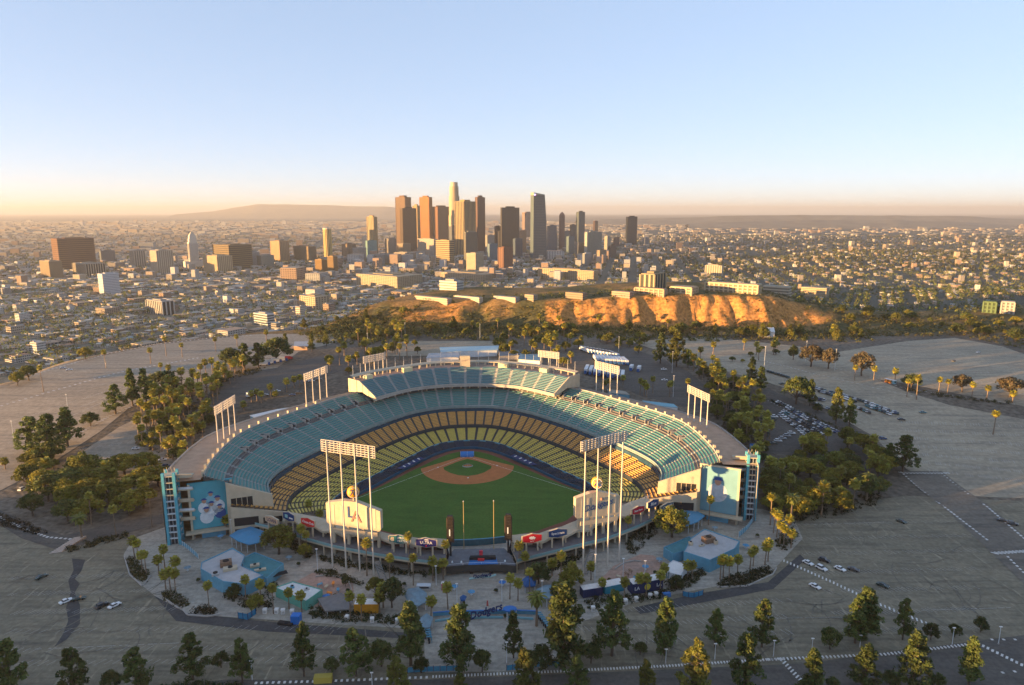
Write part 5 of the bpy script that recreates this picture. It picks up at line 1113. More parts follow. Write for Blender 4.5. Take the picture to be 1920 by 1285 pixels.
grove([(612, 705), (618, 660), (660, 640), (690, 625), (760, 622), (800, 640), (790, 668), (745, 682), (690, 690), (640, 712)], {'palm': (32, 6, 10, 18, 'palm behind the shaded end of the top deck'), 'broad': (20, 8, 6, 11, 'golden leafy tree behind the shaded end of the top deck')}, 'grove behind the shaded top deck', 5)
grove([(930, 668), (935, 632), (1000, 622), (1080, 628), (1095, 650), (1075, 690), (1010, 680)], {'palm': (22, 6, 10, 17, 'palm behind the sunlit end of the top deck'), 'broad': (18, 8, 6, 11, 'leafy tree behind the sunlit end of the top deck')}, 'grove behind the sunlit top deck', 6)
grove([(1120, 640), (1200, 635), (1225, 660), (1210, 668), (1150, 652)], {'broad': (12, 7, 6, 10, 'leafy tree between the trailers and the far lot')}, 'trees beyond the trailers', 7)
grove([(1290, 690), (1340, 700), (1400, 735), (1440, 780), (1448, 850), (1420, 900), (1398, 852), (1350, 800), (1330, 770), (1340, 745)], {'palm': (58, 5, 9, 17, 'palm on the wooded slope beside the sunlit stand'), 'broad': (24, 7, 5, 10, 'leafy tree on the wooded slope beside the sunlit stand')}, 'wooded slope beside the sunlit stand', 8)
grove([(1425, 960), (1430, 900), (1480, 868), (1540, 840), (1600, 830), (1660, 870), (1655, 935), (1600, 955), (1560, 975), (1480, 985)], {'broad': (34, 9, 8, 14, 'large leafy tree in the thicket beside the open lot'), 'round': (16, 8, 5, 9, 'dark low tree in the thicket beside the open lot'), 'palm': (12, 9, 10, 18, 'tall palm in the thicket beside the open lot')}, 'thicket beside the open lot', 9)
grove([(800, 634), (930, 630), (1200, 625), (1450, 640), (1640, 640), (1640, 628), (1400, 622), (1100, 612), (800, 618)], {'broad': (34, 8, 6, 12, 'leafy tree at the foot of the orange bluff'), 'palm': (8, 8, 10, 18, 'palm at the foot of the orange bluff'), 'gpine': (16, 10, 10, 16, 'golden upright tree at the foot of the orange bluff')}, 'trees at the foot of the bluff', 10)
grove([(540, 620), (640, 592), (760, 582), (770, 612), (700, 640), (600, 630)], {'broad': (28, 7, 5, 10, 'leafy tree on the scrub slope left of the bluff'), 'gpine': (14, 9, 8, 14, 'upright tree on the scrub slope left of the bluff')}, 'trees on the scrub slope', 11)
grove([(1560, 612), (1640, 605), (1760, 632), (1920, 648), (1920, 612), (1780, 600), (1640, 590), (1560, 585)], {'broad': (24, 9, 6, 12, 'leafy tree on the scrub hill beyond the open lot'), 'round': (12, 10, 7, 13, 'dark tree on the scrub hill beyond the open lot')}, 'trees on the scrub hill', 12)
grove([(1300, 668), (1420, 650), (1480, 650), (1480, 668), (1390, 690), (1330, 690)], {'palm': (8, 8, 8, 13, 'palm in the islands of the far sunlit lot'), 'broad': (6, 9, 4, 6, 'bush tree in the islands of the far sunlit lot')}, 'islands of the far lot', 13)
for i, (x, y, yc) in enumerate(sorted(((1134, 735, 715), (1142, 738, 712), (1200, 740, 712), (1208, 742, 715), (1224, 738, 708), (1255, 745, 718), (1258, 738, 716), (1288, 742, 712), (1212, 745, 722), (1168, 722, 706)))):
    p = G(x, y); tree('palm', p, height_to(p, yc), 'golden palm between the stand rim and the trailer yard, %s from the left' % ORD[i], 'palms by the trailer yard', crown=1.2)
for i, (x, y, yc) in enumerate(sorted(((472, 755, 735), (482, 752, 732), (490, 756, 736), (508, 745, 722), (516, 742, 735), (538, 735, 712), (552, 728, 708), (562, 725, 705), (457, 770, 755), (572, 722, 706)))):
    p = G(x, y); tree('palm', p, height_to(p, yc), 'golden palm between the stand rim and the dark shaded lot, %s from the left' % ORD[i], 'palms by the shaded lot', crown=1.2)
# --- hedges and brush: uncountable leaf masses
def brush(name, label, polys, n, r, leaf, base, per, seed, ground=True, kind='stuff', lift=.5):
    cl = []; g = random.Random(seed)
    for poly in polys:
        for p in scatter(poly, n//len(polys), r*.5, seed): k = g.uniform(.6, 1.3)*r; cl.append((p.x, p.y, p.z+k*lift, k))
    me = cloud_mesh(name, leaf_cloud(np.array(cl), per, leaf, base, .25, .5, seed)); o = bpy.data.objects.new(name, me); link(o); tag(o, label, 'shrubs', None, kind); return o
brush('hillside_brush', 'golden and olive scrub covering the slopes round the orange bluff', [[(560, 628), (650, 595), (780, 580), (1000, 572), (1100, 566), (1080, 600), (900, 628)], [(1080, 600), (1250, 600), (1560, 600), (1660, 628), (1500, 640), (1100, 632)], [(1560, 585), (1660, 590), (1920, 600), (1920, 655), (1790, 630), (1660, 632)]], 1500, 2.6, .75, (.13, .115, .03), 16, 21)
brush('tree_belt', 'golden and dark tree belt between the stands and the bluff', [[(560, 640), (640, 600), (760, 592), (780, 628), (700, 650)], [(780, 634), (800, 612), (1100, 606), (1100, 632), (940, 640)], [(1100, 634), (1100, 610), (1400, 618), (1660, 626), (1640, 642), (1450, 640), (1220, 642)]], 620, 3.6, .85, (.125, .13, .03), 30, 24)
brush('crest_trees', 'dark trees and shrubs between the halls on the crest of the bluff', [[(780, 577), (900, 568), (1190, 558), (1330, 551), (1560, 562), (1560, 550), (1300, 543), (1000, 551), (780, 567)]], 260, 3.4, .8, (.10, .105, .03), 26, 25)
brush('slope_scrub', 'dense golden-green scrub on the slope left of the bluff', [[(550, 626), (640, 594), (700, 582), (790, 574), (800, 612), (700, 640), (600, 636)]], 900, 2.6, .7, (.12, .12, .03), 22, 26)
brush('bluff_scrub', 'dark scrub tufts dotted over the orange bluff', [[(1100, 565), (1330, 556), (1520, 565), (1560, 600), (1330, 612), (1100, 610)]], 1000, 1.6, .45, (.105, .095, .03), 18, 22)
for i, (lab, pl, n, base) in enumerate((('trimmed hedge along the road below the sunlit stand slope', [(1300, 672), (1345, 700), (1400, 735), (1385, 742), (1335, 712), (1290, 684)], 90, (.07, .07, .016)), ('olive hedge between the outer lot and the dark shaded lot', [(398, 738), (402, 715), (450, 695), (500, 690), (480, 702), (430, 712)], 110, (.075, .07, .018)),
        ('dark planter hedge in front of the food kiosks of the shaded plaza', [(580, 1140), (640, 1142), (690, 1152), (790, 1160), (790, 1172), (650, 1168), (580, 1158)], 120, (.035, .05, .015)), ('planting bed at the corner of the shaded plaza', [(238, 1048), (252, 1050), (282, 1078), (268, 1096), (248, 1078)], 60, (.05, .055, .016)), ('small planting bed with palms by the shaded plaza entry', [(304, 1112), (330, 1110), (355, 1134), (345, 1142), (312, 1128)], 40, (.05, .05, .016)), ('round planting bed beside the blue gate', [(358, 1146), (380, 1138), (410, 1146), (400, 1152), (370, 1152)], 26, (.05, .045, .016)),
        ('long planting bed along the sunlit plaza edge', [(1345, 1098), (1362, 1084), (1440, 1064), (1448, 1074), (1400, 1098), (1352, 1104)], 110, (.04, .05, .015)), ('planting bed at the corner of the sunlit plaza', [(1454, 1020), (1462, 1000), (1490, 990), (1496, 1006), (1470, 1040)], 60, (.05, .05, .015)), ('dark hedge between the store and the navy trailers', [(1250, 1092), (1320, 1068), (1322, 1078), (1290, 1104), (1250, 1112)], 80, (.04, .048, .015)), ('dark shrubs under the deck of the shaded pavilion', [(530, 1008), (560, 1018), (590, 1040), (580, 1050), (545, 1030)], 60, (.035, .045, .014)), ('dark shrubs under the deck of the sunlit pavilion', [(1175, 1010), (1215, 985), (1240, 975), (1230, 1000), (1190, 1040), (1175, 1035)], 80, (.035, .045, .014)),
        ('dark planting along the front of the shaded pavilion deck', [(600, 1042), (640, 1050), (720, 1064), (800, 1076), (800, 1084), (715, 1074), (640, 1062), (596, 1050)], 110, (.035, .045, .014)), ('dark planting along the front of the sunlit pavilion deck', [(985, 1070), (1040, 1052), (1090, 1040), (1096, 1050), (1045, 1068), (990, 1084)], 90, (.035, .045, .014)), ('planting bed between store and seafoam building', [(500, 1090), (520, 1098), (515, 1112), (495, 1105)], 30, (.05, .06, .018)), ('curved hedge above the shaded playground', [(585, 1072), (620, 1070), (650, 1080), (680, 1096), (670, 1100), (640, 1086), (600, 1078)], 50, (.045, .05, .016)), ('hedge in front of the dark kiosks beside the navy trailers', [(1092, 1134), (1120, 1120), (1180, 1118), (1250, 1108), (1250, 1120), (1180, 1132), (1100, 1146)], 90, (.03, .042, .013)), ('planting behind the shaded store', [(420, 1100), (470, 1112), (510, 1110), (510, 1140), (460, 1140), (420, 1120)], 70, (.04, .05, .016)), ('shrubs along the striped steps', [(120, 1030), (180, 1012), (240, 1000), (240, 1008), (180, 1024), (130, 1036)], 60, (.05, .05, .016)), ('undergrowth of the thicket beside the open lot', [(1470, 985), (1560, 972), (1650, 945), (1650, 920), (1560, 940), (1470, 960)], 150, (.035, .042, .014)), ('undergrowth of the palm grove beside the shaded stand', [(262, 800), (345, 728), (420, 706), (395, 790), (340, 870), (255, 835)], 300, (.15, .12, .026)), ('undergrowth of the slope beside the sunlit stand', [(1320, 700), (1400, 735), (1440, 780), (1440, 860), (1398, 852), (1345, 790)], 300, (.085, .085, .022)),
        ('low hedge beside the small tree of the near planter', [(300, 1290), (360, 1282), (450, 1284), (450, 1292), (310, 1298)], 50, (.035, .05, .015)), ('dark mound of shrubs with a pale edge at the left frame', [(0, 965), (60, 985), (95, 1002), (60, 1002), (0, 985)], 70, (.025, .028, .014)), ('hedge along the long island of the open lot', [(1700, 728), (1800, 745), (1900, 755), (1900, 760), (1800, 750), (1700, 735)], 70, (.06, .06, .018)), ('hedge along the road between the parked cars', [(1430, 745), (1520, 778), (1600, 815), (1596, 818), (1515, 782), (1428, 750)], 60, (.05, .055, .018)))):
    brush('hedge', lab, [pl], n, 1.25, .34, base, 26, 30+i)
# ================================================================== PLAZA BUILDINGS AND FURNITURE
def canopy(label, pts, z, m, rise=1.6, posts=8, name='canopy', cat='canopy'):
    P = UP(pts, z); c = sum(P, Vector())/len(P); org = Vector((c.x, c.y, 0)); S = thing(name, label, cat, org)
    b = MB(org); n = len(P); top = [c+(p-c)*.35+Z3*rise for p in P]
    for i in range(n): b.quad(P[i], P[(i+1) % n], top[(i+1) % n], top[i]); b.quad(P[i]-Z3*.5, P[(i+1) % n]-Z3*.5, P[(i+1) % n], P[i])
    b.add(top, [tuple(range(n))]); b.build('roof_sheet', m, S)
    Q = polyline(P+[P[0]], n=posts+1)[:-1]
    for q in Q:
        q = c+(q-c)*.9; b = MB(org); b.tube((q.x, q.y, 0), (q.x, q.y, z-.1), .16, n=6); b.build('post', PW, S)
    return S
CANB = mat('canopy_blue', (.07, .25, .42), .6, .08, .3); CANG = mat('canopy_grey_blue', (.16, .25, .30), .5, .2, .5)
canopy('large bright blue canopy beside the shaded pavilion', [(430, 1004), (446, 994), (470, 987), (492, 995), (508, 1005), (490, 1016), (467, 1021), (446, 1014)], 5.5, CANB, 1.2, 12)
canopy('large bright blue canopy beside the sunlit pavilion', [(1256, 969), (1270, 960), (1292, 954), (1310, 960), (1322, 967), (1308, 978), (1286, 986), (1268, 978)], 5.5, CANB, 1.2, 12)
canopy('grey-blue faceted canopy on the shaded side of the entrance', [(759, 1115), (765, 1104), (785, 1101), (800, 1112), (800, 1128), (784, 1136), (765, 1128)], 4.5, CANG, 1.0, 7)
canopy('grey-blue faceted canopy on the sunlit side of the entrance', [(1006, 1105), (1022, 1097), (1042, 1096), (1046, 1108), (1036, 1121), (1018, 1122), (1008, 1114)], 4.5, CANG, 1.0, 7)
canopy('small pale canopy over the shaded turnstiles', [(786, 1160), (800, 1150), (812, 1158), (806, 1176), (790, 1178)], 3.6, CANG, .5, 5)
canopy('deep blue peaked tent behind the palms near the stage', [(978, 1088), (990, 1078), (1006, 1084), (1004, 1098), (984, 1100)], 3.4, mat('tent_blue', (.02, .09, .25), .6), 1.6, 5, 'tent', 'tent')
canopy('small blue booth canopy on the pale plaza', [(862, 1120), (868, 1115), (875, 1118), (872, 1125), (864, 1126)], 3.0, mat('tent_blue', (.02, .09, .25), .6), .8, 4, 'booth', 'booth')
canopy('round bright blue disc canopy at the entrance wall', [(945+22*.5+13*math.cos(a*.5236), 1141+5.5*math.sin(a*.5236)) for a in range(12)], 4.6, mat('disc_blue', (.02, .15, .45), .5), .3, 3)
canopy('low grey tent roof between the green building and the yellow container', [(595, 1122), (640, 1112), (662, 1124), (655, 1142), (610, 1146)], 3.2, mat('tent_grey', (.17, .165, .16), .8, .15, .5), .6, 8, 'tent', 'tent')
def building(name, label, cat, pts, h, mw, mt, extras=(), parapet=.5, para=None):
    P = UP(pts, h); c = sum(P, Vector())/len(P); org = Vector((c.x, c.y, 0)); S = thing(name, label, cat, org)
    b = MB(org); b.prism(P, -.05, h); b.build('wall', mw, S)
    b = MB(org); b.prism([c+(p-c)*.985 for p in P], h+.003, h+.08); b.build('roof', mt, S)
    b = MB(org); n = len(P)
    for i in range(n):
        a, q = P[i], P[(i+1) % n]; ai, qi = c+(a-c)*.975, c+(q-c)*.975
        b.quad(a, q, q+Z3*parapet, a+Z3*parapet); b.quad(qi, ai, ai+Z3*parapet, qi+Z3*parapet); b.quad(a+Z3*parapet, q+Z3*parapet, qi+Z3*parapet, ai+Z3*parapet)
    b.build('parapet', para or mw, S); return S, P, org, c
ROOFW = mat('pale_roof', (.40, .40, .40), .8, .12, .4); ROOFT = mat('teal_roof', (.05, .19, .22), .7, .15, .5); LGREEN = mat('seafoam_wall', (.12, .38, .30), .7, .12, .5)
def hvac(S, org, x, y, z, w_, d_, h_, m=STEEL, rz=.4):
    b = MB(org); b.box(U(x, y, z), (w_, d_, h_), rz); o = b.build('air_handler', m, S); b = MB(org); b.tube(U(x, y, z)+Z3*h_, U(x, y, z)+Z3*(h_+.3), min(w_, d_)*.35, n=10); b.build('fan', DARK, o)
BRN = mat('rust_brown', (.22, .14, .09), .8, .3, 1.)
S, P, org, c = building('team_store', 'turquoise store with pale flat roof on the shaded plaza', 'building', [(378, 1056), (436, 1029), (459, 1043), (452, 1062), (494, 1080), (458, 1097), (418, 1092), (376, 1068)], 5.5, TEALW, ROOFW)
hvac(S, org, 424, 1060, 5.6, 5, 4, 2.2, BRN); hvac(S, org, 432, 1068, 5.6, 6, 3, 1.2, CREAM); hvac(S, org, 404, 1078, 5.6, 3, 3, 1.0)
for k in range(7): b = MB(org); p = U(384+k*9, 1073+k*2.6, 3.2); b.box((p.x, p.y-.4, .2), (2.0, .3, 3.0), .3); b.build('shop_window', GLASS if k % 3 else CREAM, S)
S, P, org, c = building('snack_bar', 'low snack bar with teal roof adjoining the shaded store', 'building', [(452, 1049), (478, 1037), (532, 1058), (500, 1086), (458, 1066)], 4.6, TEALW, ROOFT)
hvac(S, org, 478, 1062, 4.7, 4, 2, 1.0, CREAM); hvac(S, org, 488, 1070, 4.7, 5, 1.5, .8, CREAM)
b = MB(org); p = U(515, 1078, 3.0); b.box((p.x, p.y, 2.8), (11, 3, .25), .55); b.build('awning', DARK, S)
S, P, org, c = building('ticket_building', 'turquoise building with pale roof and rusty roof plant on the sunlit plaza', 'building', [(1296, 1010), (1321, 993), (1387, 1016), (1378, 1030), (1331, 1052), (1282, 1036)], 6.0, TEALW, ROOFW)
hvac(S, org, 1328, 1016, 6.1, 5.5, 4, 2.6, BRN); hvac(S, org, 1342, 1020, 6.1, 1.5, 1.5, 1.8, CREAM); hvac(S, org, 1316, 1024, 6.1, 3, 1, .7, CREAM)
for k in range(6): b = MB(org); p = U(1336+k*8, 1054-k*4.4, 2.4); b.box((p.x+.3, p.y-.5, .2), (1.8, .3, 3.4), -.55); b.build('shop_window', GLASS, S)
S, P, org, c = building('pool_terrace', 'low teal-floored terrace building adjoining the sunlit ticket building', 'building', [(1244, 1028), (1292, 1007), (1298, 1012), (1283, 1034), (1262, 1040)], 4.6, TEALW, ROOFT)
hvac(S, org, 1295, 1024, 5.5, 1.6, 1.6, 2.2, CREAM)
S, P, org, c = building('concession_building', 'seafoam green building with white roof between palms', 'building', [(516, 1103), (549, 1092), (605, 1107), (574, 1129)], 4.2, LGREEN, mat('white_roof', (.6, .62, .6), .7, .1, .5))
hvac(S, org, 548, 1102, 4.3, 1.6, 1.6, .8, TEALW); hvac(S, org, 575, 1106, 4.3, 2.4, 1.2, .6)
S, P, org, c = building('concession_stand', 'white slatted stand with pale roof beside the navy trailers', 'building', [(1250, 1062), (1262, 1052), (1290, 1062), (1276, 1080), (1256, 1076)], 3.6, PW, WHITE)
for k in range(8): b = MB(org); p = U(1250+k*3.6, 1078+k*.8, 1.8); b.box((p.x, p.y, .2), (.5, .4, 3.0), .2); b.build('wall_slat', TEALW, S)
def container(label, pl, pr_, wd, h, m, mt=None, name='container', cat='container', ribs=True):
    A, B = U(*pl, 0), U(*pr_, 0); d = (B-A).normalized(); n_ = Vector((-d.y, d.x, 0)); ln = (B-A).length; S = thing(name, label, cat, (A+B)/2+n_*wd/2, math.atan2(d.y, d.x))
    b = MB(); b.box((0, 0, .15), (ln, wd, h-.15)); b.build('body', m, S)
    b = MB(); b.box((0, 0, h+.002), (ln*.98, wd*.94, .08)); b.build('roof', mt or m, S)
    if ribs:
        for k in range(int(ln/1.1)): MB().box((-ln/2+.6+k*1.1, -wd/2-.05, .25), (.45, .1, h-.4)).build('rib', m, S)
    return S, (A+B)/2, d, ln
container('bright yellow corrugated container beside the shaded hedge', (664, 1151), (709, 1151), 4.5, 4.2, mat('container_yellow', (.62, .28, .02), .6, .12, .8), WHITE)
S, c, d, ln = container('plain navy container nearest the entrance on the sunlit side', (1093, 1123), (1130, 1117), 4, 4.0, NAVY, WHITE)
container('turquoise container with white roof between two navy ones', (1134, 1116), (1171, 1108), 5, 3.6, mat('container_teal', (.03, .25, .34), .6), WHITE)
S, c, d, ln = container('long navy trailer with white initials and a round yellow badge', (1186, 1117), (1243, 1106), 5, 5.2, NAVY, WHITE, ribs=False)
for u in (-.36, -.02, .36):
    q = c+d*ln*u+Vector((d.y, -d.x, 0))*.1+Z3*2.9
    if u == -.02:
        b = MB(S.location); b.slab([q+d*1.5*math.cos(k*.4189)+Z3*1.5*math.sin(k*.4189) for k in range(15)], (d.y, -d.x, 0), .05); o = b.build('round_badge', mat('badge_yellow', (.55, .45, .05), .6, .3, 1.), None); o.parent = S; o.matrix_parent_inverse = Matrix.Rotation(-S.rotation_euler[2], 4, 'Z'); o.location = (0, 0, 0)
    else:
        o = lettering('LA', 2.2, q, d, Z3, PW, None, 0, .04, .03); o.data.transform(Matrix.Translation(-S.location)); o.parent = S; o.matrix_parent_inverse = Matrix.Rotation(-S.rotation_euler[2], 4, 'Z')
container('bright blue storage box at the edge of the car park', (545, 1172), (562, 1172), 3.2, 3.6, mat('box_blue', (.02, .16, .50), .5))
container('blue water-filled barrier beside the navy trailer', (1244, 1122), (1258, 1120), 1.6, 1.8, BLUEW, ribs=False)
container('dark low skip lying on the car park', (520, 1172), (546, 1176), 2.0, 1.0, DARK, ribs=False, name='skip', cat='skip')
container('yellow-roofed kiosk by the bottom road', (588, 1284), (622, 1282), 2.6, 2.4, mat('kiosk_yellow', (.42, .33, .06), .6), ribs=False, name='kiosk', cat='kiosk')
S, c, d, ln = container('silver rounded trailer beside the faceted canopy', (781, 1109), (808, 1109), 3.0, 1.0, STEEL, ribs=False, name='silver_trailer', cat='trailer')
b = MB(); n = 10
for k in range(n):
    a0, a1 = math.pi*k/n, math.pi*(k+1)/n; b.quad((-ln/2, -1.5*math.cos(a0), .9+2.2*math.sin(a0)), (ln/2, -1.5*math.cos(a0), .9+2.2*math.sin(a0)), (ln/2, -1.5*math.cos(a1), .9+2.2*math.sin(a1)), (-ln/2, -1.5*math.cos(a1), .9+2.2*math.sin(a1)))
b.build('shell', mat('silver', (.55, .57, .57), .25, metal=.6), S)
for s_ in (-1, 1): MB().box((s_*ln*.497, 0, .9), (.1, 2.6, 1.9)).build('end_cap', STEEL, S)
MB().box((0, -1.42, 1.4), (ln*.7, .3, .7)).build('window_band', GLASS, S)
t = thing('pink_post', 'pink square post on the plaza beside the stage', 'post', U(831, 1106, 0)); MB().box((0, 0, 0), (1.4, 1.4, 3.2)).build('shaft', mat('pink', (.62, .03, .13), .5), t); MB().box((0, 0, 3.2), (1.7, 1.7, .3)).build('cap', WHITE, t)
# white service cabinets along the hedges, each told apart by its place in the row
KX = [(497, 1150), (519, 1150), (531, 1151), (548, 1152), (651, 1163), (698, 1167), (745, 1169), (1087, 1149), (1112, 1146), (1173, 1132), (1193, 1128), (1219, 1122), (1230, 1119)]
KL = ['nearest the blue gate', 'second from the blue gate', 'third from the blue gate', 'next to the blue storage box', 'left of the yellow container', 'right of the yellow container', 'beside the shaded turnstiles', 'nearest the tall plaza pine', 'second from the tall plaza pine', 'left of the navy trailer', 'under the left end of the navy trailer', 'under the badge of the navy trailer', 'under the right end of the navy trailer']
for (x, y), l in zip(KX, KL):
    t = thing('service_cabinet', 'small white service cabinet '+l, 'cabinet', U(x, y, 0), R.uniform(-.3, .3), 'white service cabinets along the plaza hedge')
    MB().box((0, 0, 0), (1.5, 1.3, 2.0)).build('case', WHITE, t); MB().box((0, 0, 2.0), (1.8, 1.6, .25), top=.8).build('lid', WHITE, t); MB().box((0, -.67, .4), (1.0, .06, 1.0)).build('door', STEEL, t)
# entrance wall with script, turnstiles, fences
S = thing('entrance_wall', 'long curved turquoise entrance wall with blue coping', 'wall', U(905, 1152, 0)); W = polyline(UP([(812, 1155), (850, 1152), (905, 1151), (960, 1150), (1008, 1152)]), n=13)
W2 = polyline(UP([(816, 1166), (850, 1161), (905, 1159), (960, 1159), (1000, 1162)]), n=13)
for i in range(12):
    b = MB(S.location); b.slab([W[i], W[i+1], W[i+1]+Z3*1.6, W[i]+Z3*1.6], (0, -1, 0), .5); b.build('wall_panel', TEALW, S)
    b = MB(S.location); b.slab([W2[i], W2[i+1], W2[i+1]+Z3*.9, W2[i]+Z3*.9], (0, -1, 0), .5); b.build('bench_panel', mat('pale_teal_panel', (.18, .40, .46), .6, .1, .6), S)
    b = MB(S.location); b.slab([W[i]+Z3*1.6, W[i+1]+Z3*1.6, W[i+1]+Z3*1.85, W[i]+Z3*1.85], (0, -1, 0), .7); b.build('coping', BLUEW, S)
S = thing('script_sculpture', 'dark blue script sculpture with red figure on the entrance wall', 'sculpture', U(908, 1150, 1.85))
lettering('Dodgers', 4.0, U(910, 1147, 3.2), (1, 0, 0), Vector((0, .35, .94)), NAVY, S, .35, .2, .1, tilt=.3)
b = MB(S.location); b.slab([U(897, 1150, 2.2), U(925, 1142, 4.6), U(926, 1140, 5.0), U(896, 1148.5, 2.6)], (0, -1, 0), .2); b.build('swash', NAVY, S)
b = MB(S.location); b.box(U(914, 1136, 2.0), (.9, .5, 2.4), top=.6); b.build('red_figure', mat('sculpture_red', (.5, .1, .08), .6), S)
def fence(name, label, pts, h, m, pm, step=2.2, cat='fence', solid=True):
    P = polyline(UP(pts), step=step); S = thing(name, label, cat, P[len(P)//2])
    for i in range(len(P)-1):
        a, c = P[i].lerp(P[i+1], .06), P[i].lerp(P[i+1], .94); b = MB(S.location); b.slab([a+Z3*.15, c+Z3*.15, c+Z3*h, a+Z3*h], (0, -1, 0), .08); b.build('panel', m, S)
    for p in P: b = MB(S.location); b.box(p, (.2, .2, h+.25)); b.build('post', pm, S)
    return S
BF = mat('blue_fence', (.04, .20, .32), .6, .15, .8)
fence('fence', 'blue panel fence at the foot of the entrance plaza, shaded half', [(764, 1262), (800, 1260), (862, 1258)], 2.2, BF, NAVY)
fence('fence', 'blue panel fence at the foot of the entrance plaza, sunlit half', [(950, 1258), (1000, 1252), (1062, 1246)], 2.2, BF, NAVY)
fence('fence', 'blue fence from the tower base to the store on the shaded plaza', [(335, 1018), (352, 1030), (372, 1048)], 2.4, TEALW, PW)
fence('fence', 'blue fence from the sunlit stair tower to the ticket building', [(1412, 978), (1400, 995), (1385, 1008)], 3.0, TEALW, PW)
fence('gate', 'blue double gate with braces by the shaded planting bed', [(447, 1160), (465, 1163), (480, 1152)], 2.8, mat('gate_blue', (.03, .19, .34), .6, .2, .8), NAVY, cat='gate')
fence('gate', 'blue water barriers heaped before the sunlit planting bed', [(1280, 1118), (1298, 1122), (1318, 1116)], 2.4, mat('gate_blue', (.03, .19, .34), .6, .2, .8), NAVY, 2.4, 'barrier')
for lab, a, b_ in (('shaded', (797, 1172), (805, 1206)), ('sunlit', (1010, 1160), (1036, 1194))):
    S = thing('turnstile_row', 'row of dark turnstiles under blue frames on the %s edge of the entrance' % lab, 'turnstiles', U(*a, 0)); P = polyline([U(*a, 0), U(*b_, 0)], n=9)
    for p in P:
        b = MB(S.location); b.box(p, (.5, 1.4, 1.3)); b.build('turnstile', DARK, S); b = MB(S.location); b.box(p+Z3*2.6, (2.2, .5, .4)); b.build('frame_beam', TEALW, S); b = MB(S.location); b.tube(p+Vector((1, 0, 0)), p+Vector((1, 0, 2.6)), .1); b.build('frame_post', TEALW, S)
# curved planter walls, playground kit and stairs
for lab, pts in (('curved pale seat wall round the shaded playground', [(592, 1082), (612, 1079), (635, 1082), (655, 1092), (660, 1106), (658, 1118)]), ('curved pale seat wall round the sunlit playground', [(1152, 1068), (1170, 1056), (1190, 1052), (1202, 1054)]), ('kerb wall of the shaded planting bed by the gate', [(345, 1145), (352, 1154), (392, 1157), (414, 1152)]), ('pale kerb along the corner planting bed of the shaded plaza', [(234, 1044), (244, 1078), (268, 1100), (282, 1080)]), ('pale kerb below the palm bed of the shaded plaza', [(302, 1118), (336, 1142), (350, 1134)]), ('pale kerb along the sunlit planting bed', [(1344, 1102), (1400, 1100), (1448, 1078), (1455, 1066)])):
    P = polyline(UP(pts), step=1.6); S = thing('seat_wall', lab, 'wall', P[0])
    for a, c in zip(P, P[1:]): d = (c-a).normalized(); b = MB(S.location); b.slab([a, c, c+Z3*.7, a+Z3*.7], (d.y, -d.x, 0), .45); b.build('wall_segment', CONC, S)
for lab, a, b_, z1 in (('grey open stair down from the shaded pavilion deck', (706, 1052), (722, 1096), 6), ('grey open stair down from the sunlit pavilion deck', (1112, 1030), (1096, 1078), 6)):
    A, B = U(*a, z1), U(*b_, 0.1); S = thing('stair', lab, 'stair', B); n = 16; d = (B-A); side = Vector((-d.y, d.x, 0)).normalized()
    for k in range(n):
        p = A.lerp(B, (k+.5)/n); b = MB(S.location); b.box((p.x, p.y, p.z-.2), (2.6, .5, .2), math.atan2(side.y, side.x)); b.build('tread', CONC, S)
    for sg in (-1, 1):
        b = MB(S.location); o_ = side*1.3*sg; b.quad(A+o_-Z3*.3, B+o_-Z3*.1, B+o_+Z3*1.0, A+o_+Z3*1.0); b.build('side_panel', mat('stair_side', (.16, .20, .21), .7), S)
for x, y in ((600, 1100), (612, 1104), (625, 1098), (634, 1110), (618, 1116), (1160, 1085), (1175, 1080), (1190, 1088), (1182, 1074), (1205, 1080)):
    side = 'shaded' if x < 900 else 'sunlit'
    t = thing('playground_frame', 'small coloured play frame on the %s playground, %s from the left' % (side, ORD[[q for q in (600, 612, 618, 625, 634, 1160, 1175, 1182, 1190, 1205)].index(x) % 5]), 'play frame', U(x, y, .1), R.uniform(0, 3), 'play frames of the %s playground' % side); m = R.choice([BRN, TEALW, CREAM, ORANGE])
    for sx in (-1, 1): MB().tube((sx*1.1, 0, 0), (sx*1.1, 0, 1.8), .12).build('upright', m, t)
    MB().box((0, 0, 1.2), (2.4, 1.2, .2)).build('platform', m, t)
# striped steps on the shaded slope, orange booths and low sheds of the lots
A, B = U(106, 1036, 0), U(150, 1008, 1); S = thing('striped_steps', 'flight of steps with pale nosings beside the wide palm', 'steps', A)
for k in range(12):
    p = A.lerp(B, k/11); b = MB(S.location); b.box((p.x, p.y, -.3), (5.5, .9, .5+.1*k), .35); b.build('step', TAN, S); b = MB(S.location); b.box((p.x-.2, p.y-.35, .2+.1*k), (5.4, .25, .06), .35); b.build('nosing', WHITE, S)
for x, y, c_, l in ((1663, 717, 'orange', 'first orange booth beside the lot road'), (1669, 718.5, 'orange', 'second orange booth beside the lot road'), (1676, 720, 'teal', 'pale teal booth beside the orange booths')):
    t = thing('toll_booth', l, 'booth', G(x, y), .3); m = ORANGE if c_ == 'orange' else PS; MB().box((0, 0, 0), (2.4, 2.4, 2.8)).build('cabin', m, t); MB().box((0, 0, 2.8), (3.0, 3.0, .3)).build('roof', WHITE, t); MB().box((0, -1.21, 1.2), (1.6, .06, 1.0)).build('window', GLASS, t)
